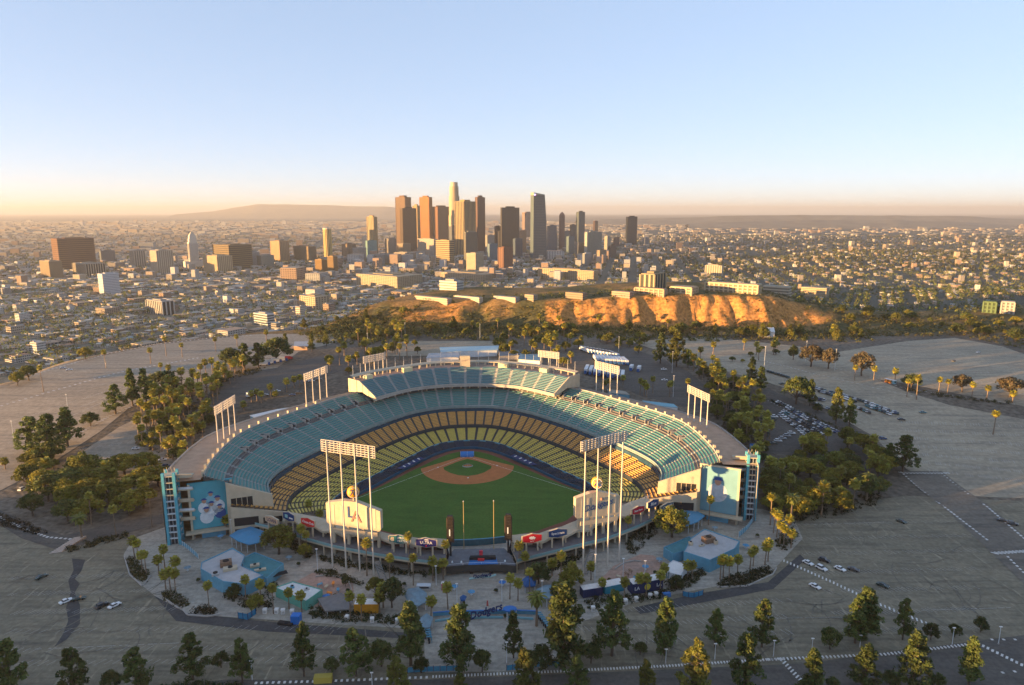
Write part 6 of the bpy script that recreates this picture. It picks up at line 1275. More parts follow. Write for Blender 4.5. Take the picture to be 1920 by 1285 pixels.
def shed(label, pts, h, mw, mr, name='shed', cat='building'):
    g = [G(*p) for p in pts]; z = min(p.z for p in g); c = sum(g, Vector())/len(g); org = Vector((c.x, c.y, z)); S = thing(name, label, cat, org)
    b = MB(org); b.prism(g, z-1, z+h); b.build('wall', mw, S); c2 = Vector((c.x, c.y, 0)); b = MB(org); b.prism([c+(p-c)*1.03 for p in g], z+h, z+h+.35); b.build('roof', mr, S); return S
shed('long white tent building behind the top deck', [(828, 672), (932, 668), (934, 660), (826, 663)], 6, PW, mat('pale_blue_roof', (.35, .5, .55), .6), 'tent_building')
shed('low white hall left of the tent building', [(800, 682), (860, 680), (860, 671), (805, 673)], 5, WHITE, ROOFW)
shed('low grey hall right of the tent building', [(936, 676), (975, 674), (972, 664), (936, 666)], 4, CONC, mat('slate_roof', (.16, .18, .2), .8, .2, .3))
shed('blue-roofed stall row behind the top deck near the trailers', [(972, 682), (1012, 685), (1015, 674), (975, 671)], 4, WHITE, mat('stall_blue', (.16, .27, .33), .7, .2, .3))
shed('white hall at the foot of the bluff', [(1422, 632), (1452, 633), (1450, 624), (1424, 623)], 6, WHITE, WHITE)
shed('low tan shed with pale roof beside the golden upright trees', [(551, 657), (578, 657), (580, 648), (553, 648)], 4, TAN, ROOFW)
shed('flat white-roofed bar deck outside the shaded rim', [(470, 790), (520, 772), (548, 766), (540, 776), (480, 796)], 5, TEALW, WHITE)
shed('flat pale bar deck outside the sunlit rim by the palms', [(1205, 752), (1262, 762), (1270, 772), (1215, 764)], 3, WHITE, PS)
shed('blue-railed terrace outside the sunlit rim', [(1138, 732), (1172, 738), (1180, 748), (1142, 742)], 3, TEALW, PLAZA)
shed('blue tarpaulin shelter in the wooded slope', [(1405, 848), (1425, 850), (1424, 838), (1406, 837)], 3, BLUEW, BLUEW)
# patio umbrellas and planter tubs scattered over the plaza
UMB = [(640, 1128), (628, 1122), (612, 1126), (652, 1112), (742, 1108), (758, 1100), (852, 1108), (868, 1134), (884, 1118), (930, 1112), (942, 1100), (1062, 1080), (1082, 1094), (1142, 1092), (1210, 1070), (1228, 1078), (1236, 1056), (560, 1062), (542, 1052), (372, 1092), (352, 1072), (398, 1004), (414, 1012), (1300, 984), (1340, 996), (1372, 1044), (1398, 1030), (1420, 1008), (860, 1150), (948, 1160)]
sel = {}
for i, (x, y) in enumerate(UMB):
    j = min(range(len(PLM)), key=lambda q: (PLM[q][1]-x)**2+(2*(PLM[q][2]-y))**2); sel.setdefault((j, i % 2), []).append(((PLM[j][1]-x)**2+(2*(PLM[j][2]-y))**2, x, y))
for (j, tub), lst in sel.items():
    for k, (_, x, y) in enumerate(sorted(lst)):
        if tub:
            t = thing('planter_tub', 'low planter tub with shrub, %s nearest to %s' % (ORD[k], PLM[j][0]), 'planter', U(x, y, .1), R.uniform(0, 3), 'planter tubs of the plaza'); MB().tube((0, 0, 0), (0, 0, .9), .9, 1.1, 10).build('tub', CONC, t)
            o = bpy.data.objects.new('shrub', KINDS['round', 0][1]); o.scale = (.22, .22, .22); o.location = (0, 0, .1); link(o, t)
        else:
            t = thing('patio_umbrella', 'blue patio umbrella with table, %s nearest to %s' % (ORD[k], PLM[j][0]), 'umbrella', U(x, y, .1), R.uniform(0, 3), 'patio umbrellas of the plaza'); MB().tube((0, 0, 0), (0, 0, 2.7), .06).build('pole', WHITE, t); MB().tube((0, 0, 2.2), (0, 0, 2.9), 1.7, .1, 8).build('canopy', R.choice([CANB, BLUEW, CANG]), t); MB().tube((0, 0, .75), (0, 0, .82), .6, n=10).build('table_top', PW, t)
# lamp posts of the plaza and car parks
LP = [(435, 1010, 975), (366, 1010, 970), (596, 1075, 1030), (818, 1100, 1062), (857, 1140, 1095), (941, 1130, 1088), (1016, 1140, 1090), (1115, 1100, 1040), (1168, 1085, 1048), (1208, 1100, 1052), (1290, 1000, 965), (950, 1245, 1205), (1062, 1235, 1200), (1248, 1245, 1218), (1340, 1238, 1208), (1450, 1232, 1202), (1522, 1222, 1198), (1785, 1210, 1178), (1872, 1208, 1176), (473, 1275, 1240), (1612, 1214, 1192), (698, 1290, 1262), (1260, 700, 660), (1262, 745, 705), (1432, 700, 650), (1160, 660, 632), (760, 640, 606), (900, 638, 608), (1510, 680, 640), (690, 660, 625), (880, 700, 668), (1565, 695, 655), (128, 775, 740), (28, 840, 790)]
LMK = ['by the six-player banner', 'at the shaded tower base', 'at the shaded playground', 'at the silver trailer', 'left of the entrance script', 'right of the stage script', 'at the round blue canopy', 'before the sunlit stair', 'at the sunlit playground wall', 'behind the navy trailer', 'beside the sunlit canopy', 'at the plaza foot', 'at the tall plaza pine', 'beside the striped kerb pine', 'below the lone pointed pine', 'at the slanted kerb marks', 'left of the dense low tree', 'near the low olive tree', 'near the lower right kerb', 'between the near left pines', 'below the paired pines', 'near the yellow kiosk', 'in the trailer yard', 'at the trailer yard palms', 'on the far sunlit lot', 'beyond the trailers', 'left behind the top deck', 'behind the top deck centre', 'by the curved road', 'in the grove behind the top deck', 'on the top deck walkway', 'by the sparse brown trees', 'on the outer lot bank', 'at the left frame lot']
for (x, yb, yt), l in zip(LP, LMK):
    p = G(x, yb); h = max(4, height_to(p, yt)); t = thing('lamp_post', 'slim pale lamp post '+l, 'lamp post', p, group='lamp posts'); MB().tube((0, 0, 0), (0, 0, h), .13, .09, 6).build('pole', PW, t); MB().box((0, 0, h), (1.1, .45, .25)).build('lamp_head', WHITE, t); MB().tube((0, 0, 0), (0, 0, .6), .3, .25, 8).build('foot', CONC, t)
# ================================================================== VEHICLES
CARP = mat('car_paint', (1, 1, 1), .3, objcol=True, spec=.6); TYRE = mat('tyre', (.02, .02, .02), .9); HEADL = mat('headlight', (.7, .7, .68), .2)
def car_meshes(L_=4.6, W_=1.85, Hh=1.45, suv=False):
    b = MB(); hl, hw = L_/2, W_/2; top = .92 if not suv else 1.05
    prof = [(-hl, .35), (-hl*1.0, .70), (-hl*.93, top*.93), (-hl*.55, top), (hl*.45, top), (hl*.9, top*.82), (hl, .62), (hl, .35)]
    n = len(prof); vs = [(x, -hw*(.92 if z > .8 else 1), z) for x, z in prof]+[(x, hw*(.92 if z > .8 else 1), z) for x, z in prof]
    b.add(vs, [tuple(range(n)), tuple(range(2*n-1, n-1, -1))]+[(i, n+i, n+(i+1) % n, (i+1) % n) for i in range(n)])
    g = MB(); bx = (-hl*.78 if suv else -hl*.62, hl*.42); tx = (-hl*.70 if suv else -hl*.38, hl*.12); z0, z1 = top-.03, Hh if not suv else 1.75
    def cab(m, zz0, zz1, k):
        f0 = (zz0-z0)/(z1-z0); f1 = (zz1-z0)/(z1-z0); x = lambda i, f: bx[i]+(tx[i]-bx[i])*f; y = lambda f: hw*(.9-.18*f)*k
        m.add([(x(0, f0), -y(f0), zz0), (x(1, f0), -y(f0), zz0), (x(1, f0), y(f0), zz0), (x(0, f0), y(f0), zz0), (x(0, f1), -y(f1), zz1), (x(1, f1), -y(f1), zz1), (x(1, f1), y(f1), zz1), (x(0, f1), y(f1), zz1)], [(4, 5, 6, 7), (0, 1, 5, 4), (1, 2, 6, 5), (2, 3, 7, 6), (3, 0, 4, 7)])
    cab(g, z0, z1-.06, 1); r = MB(); cab(r, z1-.07, z1, 1.02)
    wh = MB(); wh.tube((0, -.1, 0), (0, .1, 0), .33, n=10); hlm = MB(); hlm.box((0, 0, -.08), (.08, .36, .16))
    return b.mesh('body', CARP), g.mesh('windows', GLASS), r.mesh('roof', CARP), wh.mesh('wheel', TYRE), hlm.mesh('headlight', HEADL), hl, hw
CARS = {'car': car_meshes(), 'suv': car_meshes(4.8, 1.95, 1.75, True)}
CCOL = {'white': (.72, .72, .70), 'silver': (.42, .43, .44), 'black': (.012, .012, .014), 'dark grey': (.05, .052, .056), 'blue': (.02, .06, .16), 'dark green': (.012, .04, .035), 'red': (.38, .02, .02), 'orange': (.55, .2, .02), 'teal': (.04, .16, .18), 'sand': (.32, .26, .19)}
def car(kind, p, ang, colour, label, group, full=True):
    bd, gl, rf, wh, hd, hl, hw = CARS[kind]; S = thing('parked_car', label, 'car', p, ang, group); S.scale = (1.12,)*3; col_ = (*CCOL[colour], 1)
    for nm, me in (('body', bd), ('windows', gl), ('roof', rf)): o = bpy.data.objects.new(nm, me); o.color = col_; link(o, S)
    if full:
        for sx in (-.6, .62):
            for sy in (-1, 1): o = bpy.data.objects.new('wheel', wh); o.location = (hl*sx, sy*hw*.93, .33); link(o, S)
        for sy in (-.68, .68): o = bpy.data.objects.new('headlight', hd); o.location = (hl*.985, sy*hw, .66); link(o, S)
    return S
for x, y, c_, k, a, lab in ((78, 1084, 'dark green', 'car', 58, 'dark green car alone near the left end of the near lot'), (124, 1130, 'white', 'car', 55, 'white car beside the dark skid stain'), (148, 1125, 'dark green', 'car', 20, 'dark green car on the dark skid stain'), (192, 1138, 'black', 'suv', 60, 'black car next to the white car by the painted circles'), (215, 1138, 'white', 'car', 62, 'white car right of the black one by the painted circles'),
        (1515, 1058, 'white', 'car', -58, 'white car at the head of the small parked group'), (1545, 1053, 'black', 'suv', -40, 'black car behind the small parked group'), (1540, 1068, 'white', 'suv', -58, 'white car in front of the black one'), (1575, 1069, 'white', 'car', -58, 'white car at the end of the small parked group'), (1600, 1070, 'dark grey', 'car', -40, 'dark grey car right of the small parked group'), (1528, 1102, 'white', 'car', -58, 'white car beside the dashed line below the group'), (1655, 1100, 'dark green', 'car', -50, 'dark green car alone in the near right lot'), (1690, 980, 'dark green', 'car', -60, 'dark car alone in the upper near right lot'), (1898, 984, 'dark grey', 'suv', -30, 'dark car beside the dotted line at the right frame edge'), (1880, 978, 'black', 'car', -30, 'black car behind the one at the right frame edge'),
        (305, 864, 'white', 'car', 20, 'white car below the palm grove'), (312, 876, 'blue', 'suv', 15, 'blue car below the palm grove'), (255, 843, 'white', 'car', 10, 'pale car at the edge of the palm grove'), (165, 877, 'black', 'car', 5, 'black car above the golden trees'), (43, 919, 'white', 'suv', 80, 'white car at the left bank'), (1655, 824, 'blue', 'suv', 0, 'blue car near the large dark pine'), (1690, 788, 'dark grey', 'car', -10, 'dark car alone in the shaded strip'), (1730, 775, 'teal', 'car', 0, 'teal car beyond the last parked row'), (1245, 694, 'white', 'car', 0, 'white car in the trailer yard, far one'), (1246, 714, 'white', 'car', 0, 'white car in the trailer yard, near one'), (1466, 721, 'dark green', 'car', 0, 'dark green car alone below the far car row'),
        (548, 742, 'blue', 'car', 15, 'blue car under the rim lamps'), (560, 738, 'dark grey', 'suv', 15, 'dark car under the rim lamps'), (584, 716, 'silver', 'car', 20, 'silver car in the dark shaded lot'), (598, 713, 'dark grey', 'car', 20, 'dark grey car in the dark shaded lot'), (520, 735, 'white', 'car', 10, 'white car in the dark shaded lot'), (498, 742, 'silver', 'car', 10, 'pale car near the white van'), (392, 726, 'silver', 'car', 30, 'pale car at the hedge end of the dark shaded lot'), (118, 692, 'silver', 'car', 25, 'pale car on the outer lot near the hedge'), (130, 695, 'white', 'car', 25, 'white car on the outer lot near the hedge'), (1834, 662, 'white', 'car', 30, 'white car far out on the upper open lot'), (1788, 678, 'dark grey', 'car', 40, 'dark car far out on the upper open lot')):
    car(k, G(x, y)+Z3*.14, rad(a), c_, lab, 'scattered cars')
rows = [((1459, 755), (1568, 811), 24, 35, 'in the row along the hedge'), ((1470, 773), (1540, 815), 16, 35, 'in the far line of the double row'), ((1464, 779), (1520, 824), 13, 35, 'in the near line of the double row'), ((1526, 728), (1613, 752), 18, 60, 'in the row behind the dark trees'), ((1619, 754), (1683, 777), 16, 60, 'in the far line beside the open lot'), ((1624, 762), (1669, 778), 10, 60, 'in the near line beside the open lot'), ((1604, 764), (1630, 775), 6, 60, 'in the short row by the gold-tipped pine'), ((1526, 758), (1557, 769), 6, 50, 'in the short row by the low round bush'), ((1434, 811), (1452, 783), 8, -5, 'in the row against the wooded slope'), ((1442, 838), (1484, 814), 6, -10, 'in the slanted row above the thicket'), ((1434, 696), (1478, 709), 10, 80, 'in the far dark row'), ((1478, 766), (1556, 812), 18, 35, 'in the line facing the hedge row'), ((1536, 735), (1604, 754), 15, 60, 'in the second row behind the dark trees'), ((1496, 800), (1532, 826), 9, 35, 'in the last line before the thicket'), ((1500, 742), (1545, 752), 9, 55, 'in the short line left of the dark trees')]
for a, b_, n, ang, where in rows:
    for i in range(n):
        if R.random() < .06: continue
        p = G(a[0]+(b_[0]-a[0])*i/(n-1), a[1]+(b_[1]-a[1])*i/(n-1)); c_ = R.choice(['white', 'white', 'silver', 'silver', 'dark grey', 'black', 'black', 'blue', 'teal', 'dark green', 'white']) if 'dark row' not in where else 'dark green'
        if where.endswith('wooded slope') and i == 4: c_ = 'orange'
        car(R.choice(['car', 'suv']), p+Z3*.18, rad(ang+R.uniform(-4, 4)), c_, '%s car, %s %s' % (c_, ORD[i], where), 'rows of parked cars', False)
def truck(p, ang, label, ln=14.0, cab_=(.6, .6, .6), group='white trailers in the yard'):
    S = thing('trailer_truck', label, 'truck', p, ang, group); o = MB(); o.box((0, 0, 1.1), (ln, 2.9, 3.2)); o.build('box_body', mat('trailer_white', (.66, .68, .68), .5, .08, .5), S); MB().box((ln/2+1.4, 0, .5), (2.2, 2.4, 2.4), top=.92).build('cab', mat('cab_blue', (.03, .10, .28), .4), S)
    for x in (-ln*.4, -ln*.3, ln*.42): MB().tube((x, -1.2, .5), (x, 1.2, .5), .5, n=10).build('wheel_axle', TYRE, S)
    MB().box((0, 0, .8), (ln*.96, .9, .28)).build('chassis', DARK, S)
for i in range(10): truck(G(1097+i*5.8, 660+i*1.0)+Z3*.2, rad(-68), 'white trailer, %s in the far row of the yard' % ORD[i], 20)
for i in range(8): truck(G(1118+i*7.6, 677+i*.6)+Z3*.2, rad(-85), 'white trailer, %s in the middle row of the yard' % ORD[i], 18)
for i in range(9): truck(G(1100+i*8.4, 697+i*1.3)+Z3*.2, rad(-102), 'white trailer, %s in the near row of the yard' % ORD[i], 18)
for i, (x, y) in enumerate(((1184, 694), (1198, 696))): truck(G(x, y)+Z3*.2, rad(-108), 'white truck standing apart, %s from the palms' % ORD[i], 8)
truck(G(470, 745)+Z3*.2, rad(70), 'white box van in the dark shaded lot', 7, group='service vehicles')
for i, x in enumerate((494, 505, 516, 527)): truck(G(x, 686-i*2.6)+Z3*.2, rad(18), 'white box truck, %s in the line beside the four dark trees' % ORD[i], 7, group='service vehicles')
t = thing('red_truck', 'dark red truck at the end of the white box trucks', 'truck', G(538, 675)+Z3*.2, rad(18)); MB().box((0, 0, .7), (7, 2.6, 2.6)).build('box_body', mat('truck_red', (.30, .015, .02), .5), t); MB().box((4.4, 0, .5), (2, 2.4, 2.2), top=.9).build('cab', mat('truck_red', (.3, .02, .02), .5), t)
for x in (-2.2, 2.6, 4.4): MB().tube((x, -1.2, .5), (x, 1.2, .5), .5, n=10).build('wheel_axle', TYRE, t)
# ================================================================== THE CITY
GL = lambda c, k: tuple(v*k for v in c)
FAC = mat('facade', (1, 1, 1), .9, .06, .05, objcol=True, spec=.1)
FACG = mat('facade_glass', (1, 1, 1), .6, .05, .05, objcol=True, spec=.12)
def obj(name, me, parent, col=None, loc=None, scale=None, rz=None, kind=None):
    o = bpy.data.objects.new(name, me); link(o, parent)
    if col: o.color = (*col, 1)
    if loc: o.location = loc
    if scale: o.scale = scale
    if rz is not None: o.rotation_euler = (0, 0, rz)
    if kind: o['kind'] = kind
    return o
def city_base(px, py): return G(px, py)
def frame_of(x0, xs, x1, yb, al, low=False):
    Cc = city_base(xs, yb); dep = Cc.y*cp-(Cc.z-CAMZ)*sp; k = dep/FOC
    a = max(8, (xs-x0)*k/math.cos(al)); b = max(8, (x1-xs)*k/math.sin(al)); b = min(b, max(60, a*.6)) if low else b
    return Cc, a, b
def tower(label, x0, xs, x1, yt, yb, col, style='g', glass=None, al=rad(36), cat='skyscraper', name='skyscraper', step=(5.0, 4.2), crown=None, group=None):
    Cc, a, b = frame_of(x0, xs, x1, yb, al, name == 'city_building'); col = GL(col, .72); H = height_to(Cc, yt); S = thing(name, label, cat, Cc, 0.0, group)
    ld = Vector((-math.cos(al), math.sin(al), 0)); rd = Vector((math.sin(al), math.cos(al), 0)); glass = GL(glass, .8) if glass else GL(col, .4)
    q = lambda u, v, z: ld*a*u+rd*b*v+Z3*z
    m = MB(); m.prism([q(0, 0, 0), q(0, 1, 0), q(1, 1, 0), q(1, 0, 0)], -8, H); obj('tower_body', m.mesh('tower_body', FACG if style in 'sgvh' else FAC), S, glass)
    n1, n2 = max(3, int(a/step[0])), max(3, int(b/step[0])); f = MB()
    if style in 'vg':
        for u0, n, e in ((0, n1, 0), (1, n2, 1)):
            for i in range(n+1):
                for far in (0, 1):
                    c = q(i/n, far, 0) if e == 0 else q(far, i/n, 0); w_ = .36*step[0]; f.box((c.x, c.y, 0), (w_ if e == 0 else 1.2, 1.2 if e == 0 else w_, H), -al+(0 if e == 0 else 0))
        obj('piers', f.mesh('piers', FAC), S, col, kind='stuff')
    if style in 'hg':
        f = MB(); k = max(3, int(H/step[1])); s = .55 if style == 'h' else .4
        for i in range(k+1):
            z = H*i/k; P = [q(-.012, -.012, 0), q(-.012, 1.012, 0), q(1.012, 1.012, 0), q(1.012, -.012, 0)]
            f.prism(P, z-step[1]*s*.5, z+step[1]*s*.5)
        obj('floor_bands', f.mesh('floor_bands', FAC), S, GL(col, .95), kind='stuff')
    m = MB(); m.prism([q(.02, .02, 0), q(.02, .98, 0), q(.98, .98, 0), q(.98, .02, 0)], H, H+1.2); obj('roof', m.mesh('roof', FAC), S, GL(col, .8))
    if crown != 'none': m = MB(); m.prism([q(.25, .25, 0), q(.25, .75, 0), q(.75, .75, 0), q(.75, .25, 0)], H+1.2, H+1.2+max(2.5, min(9, H*.03))); obj('roof_plant', m.mesh('roof_plant', FAC), S, GL(col, .6))
    return S, Cc, H, a, b, q
OB, BR2, CR, WT, TL, BK = (.34, .17, .075), (.17, .105, .07), (.58, .49, .37), (.66, .63, .58), (.16, .30, .30), (.05, .052, .055)
B_ = 'office tower'
TW = [
 ('broad brown slab tower with cream side at the left of the civic district', 92, 114, 151, 449, 506, (.24, .14, .10), 'h', None), ('windowless cream block below the brown slab tower', 60, 95, 108, 491, 522, (.66, .52, .36), 'f', None), ('long low hall with white columns beside the brown slab tower', 117, 163, 225, 496, 519, (.52, .47, .38), 'v', (.07, .06, .05)),
 ('white slab tower standing alone among low roofs', 181, 196, 213, 515, 555, (.72, .74, .76), 'h', (.34, .37, .40)), ('pale court building with grid front', 277, 297, 331, 471, 514, (.62, .55, .44), 'v', (.3, .26, .2)), ('wide dark office slab with bronze bands beside the stepped civic tower', 388, 432, 460, 461, 506, (.26, .20, .12), 'h', (.07, .06, .05)),
 ('cream block with arcade windows in front of the bronze-banded slab', 371, 409, 429, 481, 513, (.66, .53, .35), 'v', (.32, .24, .15)), ('grey-green office block beyond the park', 480, 491, 523, 480, 502, (.36, .38, .33), 'h', None), ('stepped orange block right of the green office', 503, 526, 538, 453, 491, (.52, .36, .22), 'g', None), ('brown office hall left of the round tower', 543, 580, 590, 463, 490, (.34, .26, .17), 'h', None),
 ('slim cream tower left of the pale court', 240, 254, 266, 471, 502, (.55, .50, .42), 'v', None), ('small blue-grey block behind the long hall', 186, 191, 216, 471, 492, (.22, .25, .27), 'h', None), ('dark hall with white columns among the near roofs', 257, 306, 319, 567, 592, (.60, .58, .53), 'v', (.05, .05, .05)), ('cream apartment block at the slope foot', 555, 592, 611, 558, 581, (.60, .49, .34), 'g', None), ('white office with glass corner nearest the outer lot', 468, 502, 511, 591, 614, (.60, .62, .62), 'h', (.06, .09, .09)),
 ('striped gold tower with teal side', 688, 703, 708, 407, 482, (.60, .43, .22), 'v', (.10, .11, .09)), ('stepped teal glass block below the striped gold tower', 686, 690, 713, 452, 484, (.26, .42, .40), 'g', (.12, .26, .27)),
 ('tall brown tower at the left of the skyline cluster', 742, 762, 771, 370, 470, (.24, .155, .10), 'v', (.10, .07, .05)), ('dark bronze tower with bright edge in front of the tall brown one', 752, 757, 778, 391, 474, (.13, .10, .075), 'g', (.06, .05, .04)), ('narrow gold tower behind the copper tower', 775, 784, 788, 386, 466, (.52, .37, .19), 'v', None), ('copper-coloured tower of the skyline cluster', 787, 806, 811, 370, 462, (.46, .20, .06), 'v', (.20, .09, .03)), ('wide copper-brown tower right of the copper one', 809, 822, 843, 388, 462, (.30, .15, .085), 'v', (.16, .085, .05)),
 ('striped tower with gold left and dark right face', 853, 871, 891, 378, 480, (.56, .40, .20), 'v', (.045, .05, .045)), ('slim dark red-brown tower with pale edges', 892, 896, 909, 370, 474, (.20, .13, .11), 'v', (.08, .055, .05)), ('grey concrete tower with rounded top before the striped one', 870, 874, 894, 436, 504, (.42, .40, .33), 'f', None), ('cream banded block below the grey concrete tower', 874, 892, 906, 476, 514, (.56, .50, .36), 'h', None), ('bronze block with cream bands in front of the copper towers', 816, 843, 851, 452, 499, (.52, .40, .22), 'h', (.09, .07, .05)), ('white gridded block below the copper towers', 781, 814, 820, 449, 482, (.60, .52, .42), 'g', None), ('columned concert hall on the hill', 735, 768, 778, 475, 492, (.58, .50, .38), 'v', (.12, .10, .08)),
 ('broad black tower at the middle of the skyline', 939, 941, 974, 390, 474, (.075, .068, .066), 'h', (.045, .043, .043)), ('wide red-brown block before the black tower', 934, 944, 987, 465, 508, (.33, .17, .11), 'v', (.14, .08, .06)), ('dark brown block left of the black tower', 927, 929, 942, 425, 468, (.13, .085, .07), 'f', None), ('stepped tan hotel before the black tower', 933, 936, 964, 434, 470, (.26, .22, .17), 'v', None), ('pink-grey stepped tower behind the sail-topped one', 979, 984, 999, 399, 446, (.36, .26, .22), 'h', None), ('teal glass tower with gold edge before the sail-topped one', 1001, 1004, 1018, 412, 474, (.14, .33, .37), 'g', (.05, .18, .23)), ('narrow orange-lit block right of the black tower', 974, 980, 987, 433, 476, (.44, .28, .18), 'h', None), ('grey-blue block before the pointed tower', 1030, 1034, 1053, 438, 472, (.22, .24, .21), 'h', None), ('blue-grey block right of the pointed tower', 1055, 1058, 1069, 434, 468, (.20, .23, .24), 'g', None), ('slate block left of the stepped blue tower', 1068, 1071, 1081, 422, 462, (.16, .17, .16), 'h', None), ('stepped blue-grey tower at the right of the cluster', 1080, 1084, 1097, 398, 466, (.13, .16, .17), 'g', (.08, .11, .12)),
 ('dark green glass block with white vertical stripes', 1096, 1100, 1133, 436, 484, (.52, .54, .48), 'v', (.03, .05, .045)), ('brown block behind the white-striped one', 1112, 1115, 1134, 415, 442, (.22, .135, .10), 'f', None), ('dark blue-black tower standing apart at the right', 1173, 1175, 1199, 407, 460, (.05, .058, .066), 'g', (.035, .045, .055)), ('low brown podium beside the dark blue-black tower', 1150, 1153, 1198, 446, 462, (.20, .13, .11), 'h', None), ('white hall with a green roof band', 1092, 1096, 1118, 476, 498, (.70, .72, .70), 'f', None), ('white gabled block far right of the towers', 1205, 1209, 1222, 446, 462, (.55, .57, .58), 'f', None), ('striped apartment block on the slope, gold left and dark right', 1203, 1226, 1256, 516, 548, (.54, .44, .28), 'v', (.06, .07, .065)), ('white-gold apartment tower on the far slope', 1327, 1352, 1357, 499, 519, (.66, .58, .44), 'v', None),
 ('flat cream apartment row along the freeway', 1012, 1112, 1122, 509, 528, (.58, .46, .30), 'g', None), ('cream and grey apartment row left of the freeway', 820, 905, 932, 516, 530, (.54, .45, .32), 'g', None), ('long cream apartment row at the hill foot', 655, 745, 797, 520, 542, (.56, .47, .33), 'g', None), ('pale banded office nearest the hill', 822, 856, 868, 530, 545, (.60, .60, .55), 'h', None), ('gold block with slender tower left of the park', 588, 604, 612, 488, 510, (.56, .36, .16), 'f', None), ('brown slab with gold tower edge by the park', 612, 626, 632, 482, 512, (.50, .34, .17), 'f', None)]
TW += [('grey mid-height block left of the tall brown tower', 722, 730, 741, 448, 482, (.34, .31, .27), 'g', None), ('tan mid-height block below the tall brown tower', 744, 756, 768, 458, 486, (.42, .34, .24), 'h', None), ('slate block behind the striped gold-and-dark tower', 842, 848, 858, 425, 476, (.18, .19, .20), 'g', (.08, .10, .11)), ('pale block between the red-brown tower and the black tower', 910, 914, 928, 442, 480, (.42, .40, .36), 'h', None), ('blue glass block right of the pale block', 914, 918, 932, 458, 492, (.20, .28, .33), 'g', (.07, .13, .17)), ('dark blue glass slab below the black tower', 962, 966, 986, 448, 484, (.12, .16, .20), 'g', (.05, .08, .11)), ('blue-grey slab right of the sail-topped tower', 1026, 1030, 1044, 424, 474, (.16, .20, .23), 'g', (.07, .10, .13)), ('teal slab left of the stepped blue tower', 1062, 1066, 1078, 444, 478, (.17, .24, .26), 'g', (.07, .12, .14)), ('low grey block before the stepped blue tower', 1078, 1084, 1102, 456, 484, (.30, .30, .29), 'h', None), ('cream block right of the white-striped glass block', 1133, 1138, 1146, 444, 478, (.52, .48, .40), 'h', None), ('dark low slab between the white-striped block and the podium', 1140, 1144, 1168, 462, 484, (.20, .17, .15), 'h', None), ('tan slab behind the teal-roofed hall', 1118, 1124, 1150, 470, 494, (.44, .35, .25), 'g', None), ('grey office slab in front of the concert hall', 700, 722, 736, 478, 496, (.40, .40, .37), 'h', None), ('brown mid-height block right of the round gold-striped tower', 640, 652, 664, 458, 488, (.32, .24, .17), 'g', None), ('pale slab between round tower and striped gold tower', 660, 672, 684, 466, 490, (.46, .44, .40), 'h', None), ('white office block right of the bronze banded slab', 462, 470, 482, 474, 500, (.50, .49, .46), 'h', None)]
for r in TW:
    lab, x0, xs, x1, yt, yb, col, st, gl = r; low_ = (yb-yt) < 45
    tower(lab, x0, xs, x1, yt, yb, col, st, gl, cat='building' if low_ else 'skyscraper', name='city_building' if low_ else 'skyscraper', step=(9.5, 7.5) if not low_ else (7.5, 4.2), crown=None)
for lab, x0, xs, x1, yt, yb, col in (('cream apartment row on the crest of the bluff', 1338, 1420, 1432, 536, 553, (.68, .55, .36)), ('cream apartment block on the bluff crest below the striped one', 1262, 1296, 1314, 541, 556, (.66, .52, .34)), ('orange-roofed row on the bluff crest below the striped apartment block', 1196, 1244, 1252, 544, 558, (.60, .44, .30)), ('white low block on the bluff crest right of the cream row', 1440, 1478, 1490, 540, 556, (.66, .58, .44)), ('white-gold block at the right end of the bluff', 1512, 1548, 1562, 542, 560, (.64, .52, .34)), ('long white school hall on the left crest of the bluff', 848, 898, 904, 560, 571, (.64, .58, .46)), ('orange-roofed white hall on the left crest of the bluff', 772, 838, 846, 562, 573, (.62, .50, .38)), ('orange-roofed house row on the middle crest of the bluff', 1150, 1180, 1190, 550, 562, (.52, .38, .28)), ('brown block on the middle crest of the bluff', 1062, 1092, 1102, 552, 564, (.38, .30, .22)), ('low pale hall on the middle crest beside the school', 925, 966, 974, 560, 569, (.50, .46, .40)), ('tan hall on the crest right of the low pale hall', 984, 1000, 1008, 555, 566, (.44, .36, .27)),
        ('green apartment block below the right scrub hill', 1850, 1866, 1878, 568, 588, (.15, .22, .11)), ('white apartment block right of the green one', 1884, 1900, 1912, 568, 590, (.46, .45, .42))):
    tower(lab, x0, xs, x1, yt, yb, col, 'g' if 'apartment' in lab else 'h', None, cat='building', name='city_building', step=(6, 3.6), crown='none')
# round, pointed and stepped towers
def drum(m, r, z0, z1, n=24, k=1.0, cx=0, cy=0):
    vs = [(cx+r*math.cos(2*math.pi*i/n), cy+r*math.sin(2*math.pi*i/n), z0) for i in range(n)]+[(cx+r*k*math.cos(2*math.pi*i/n), cy+r*k*math.sin(2*math.pi*i/n), z1) for i in range(n)]
    m.add(vs, [(i, (i+1) % n, n+(i+1) % n, n+i) for i in range(n)]+[tuple(range(n, 2*n))]); return m
def fins(r, z0, z1, n):
    m = MB()
    for i in range(n): a = 2*math.pi*i/n; m.box((r*math.cos(a), r*math.sin(a), z0), (1.2, 2*math.pi*r/n*.42, z1-z0), a)
    return m.mesh('piers', FAC)
p = city_base(853, 470); dep = p.y*cp-(p.z-CAMZ)*sp; k = dep/FOC; H = height_to(p, 342); S = thing('skyscraper', 'tallest round stepped tower with glassy crown, left of the skyline centre', 'skyscraper', p)
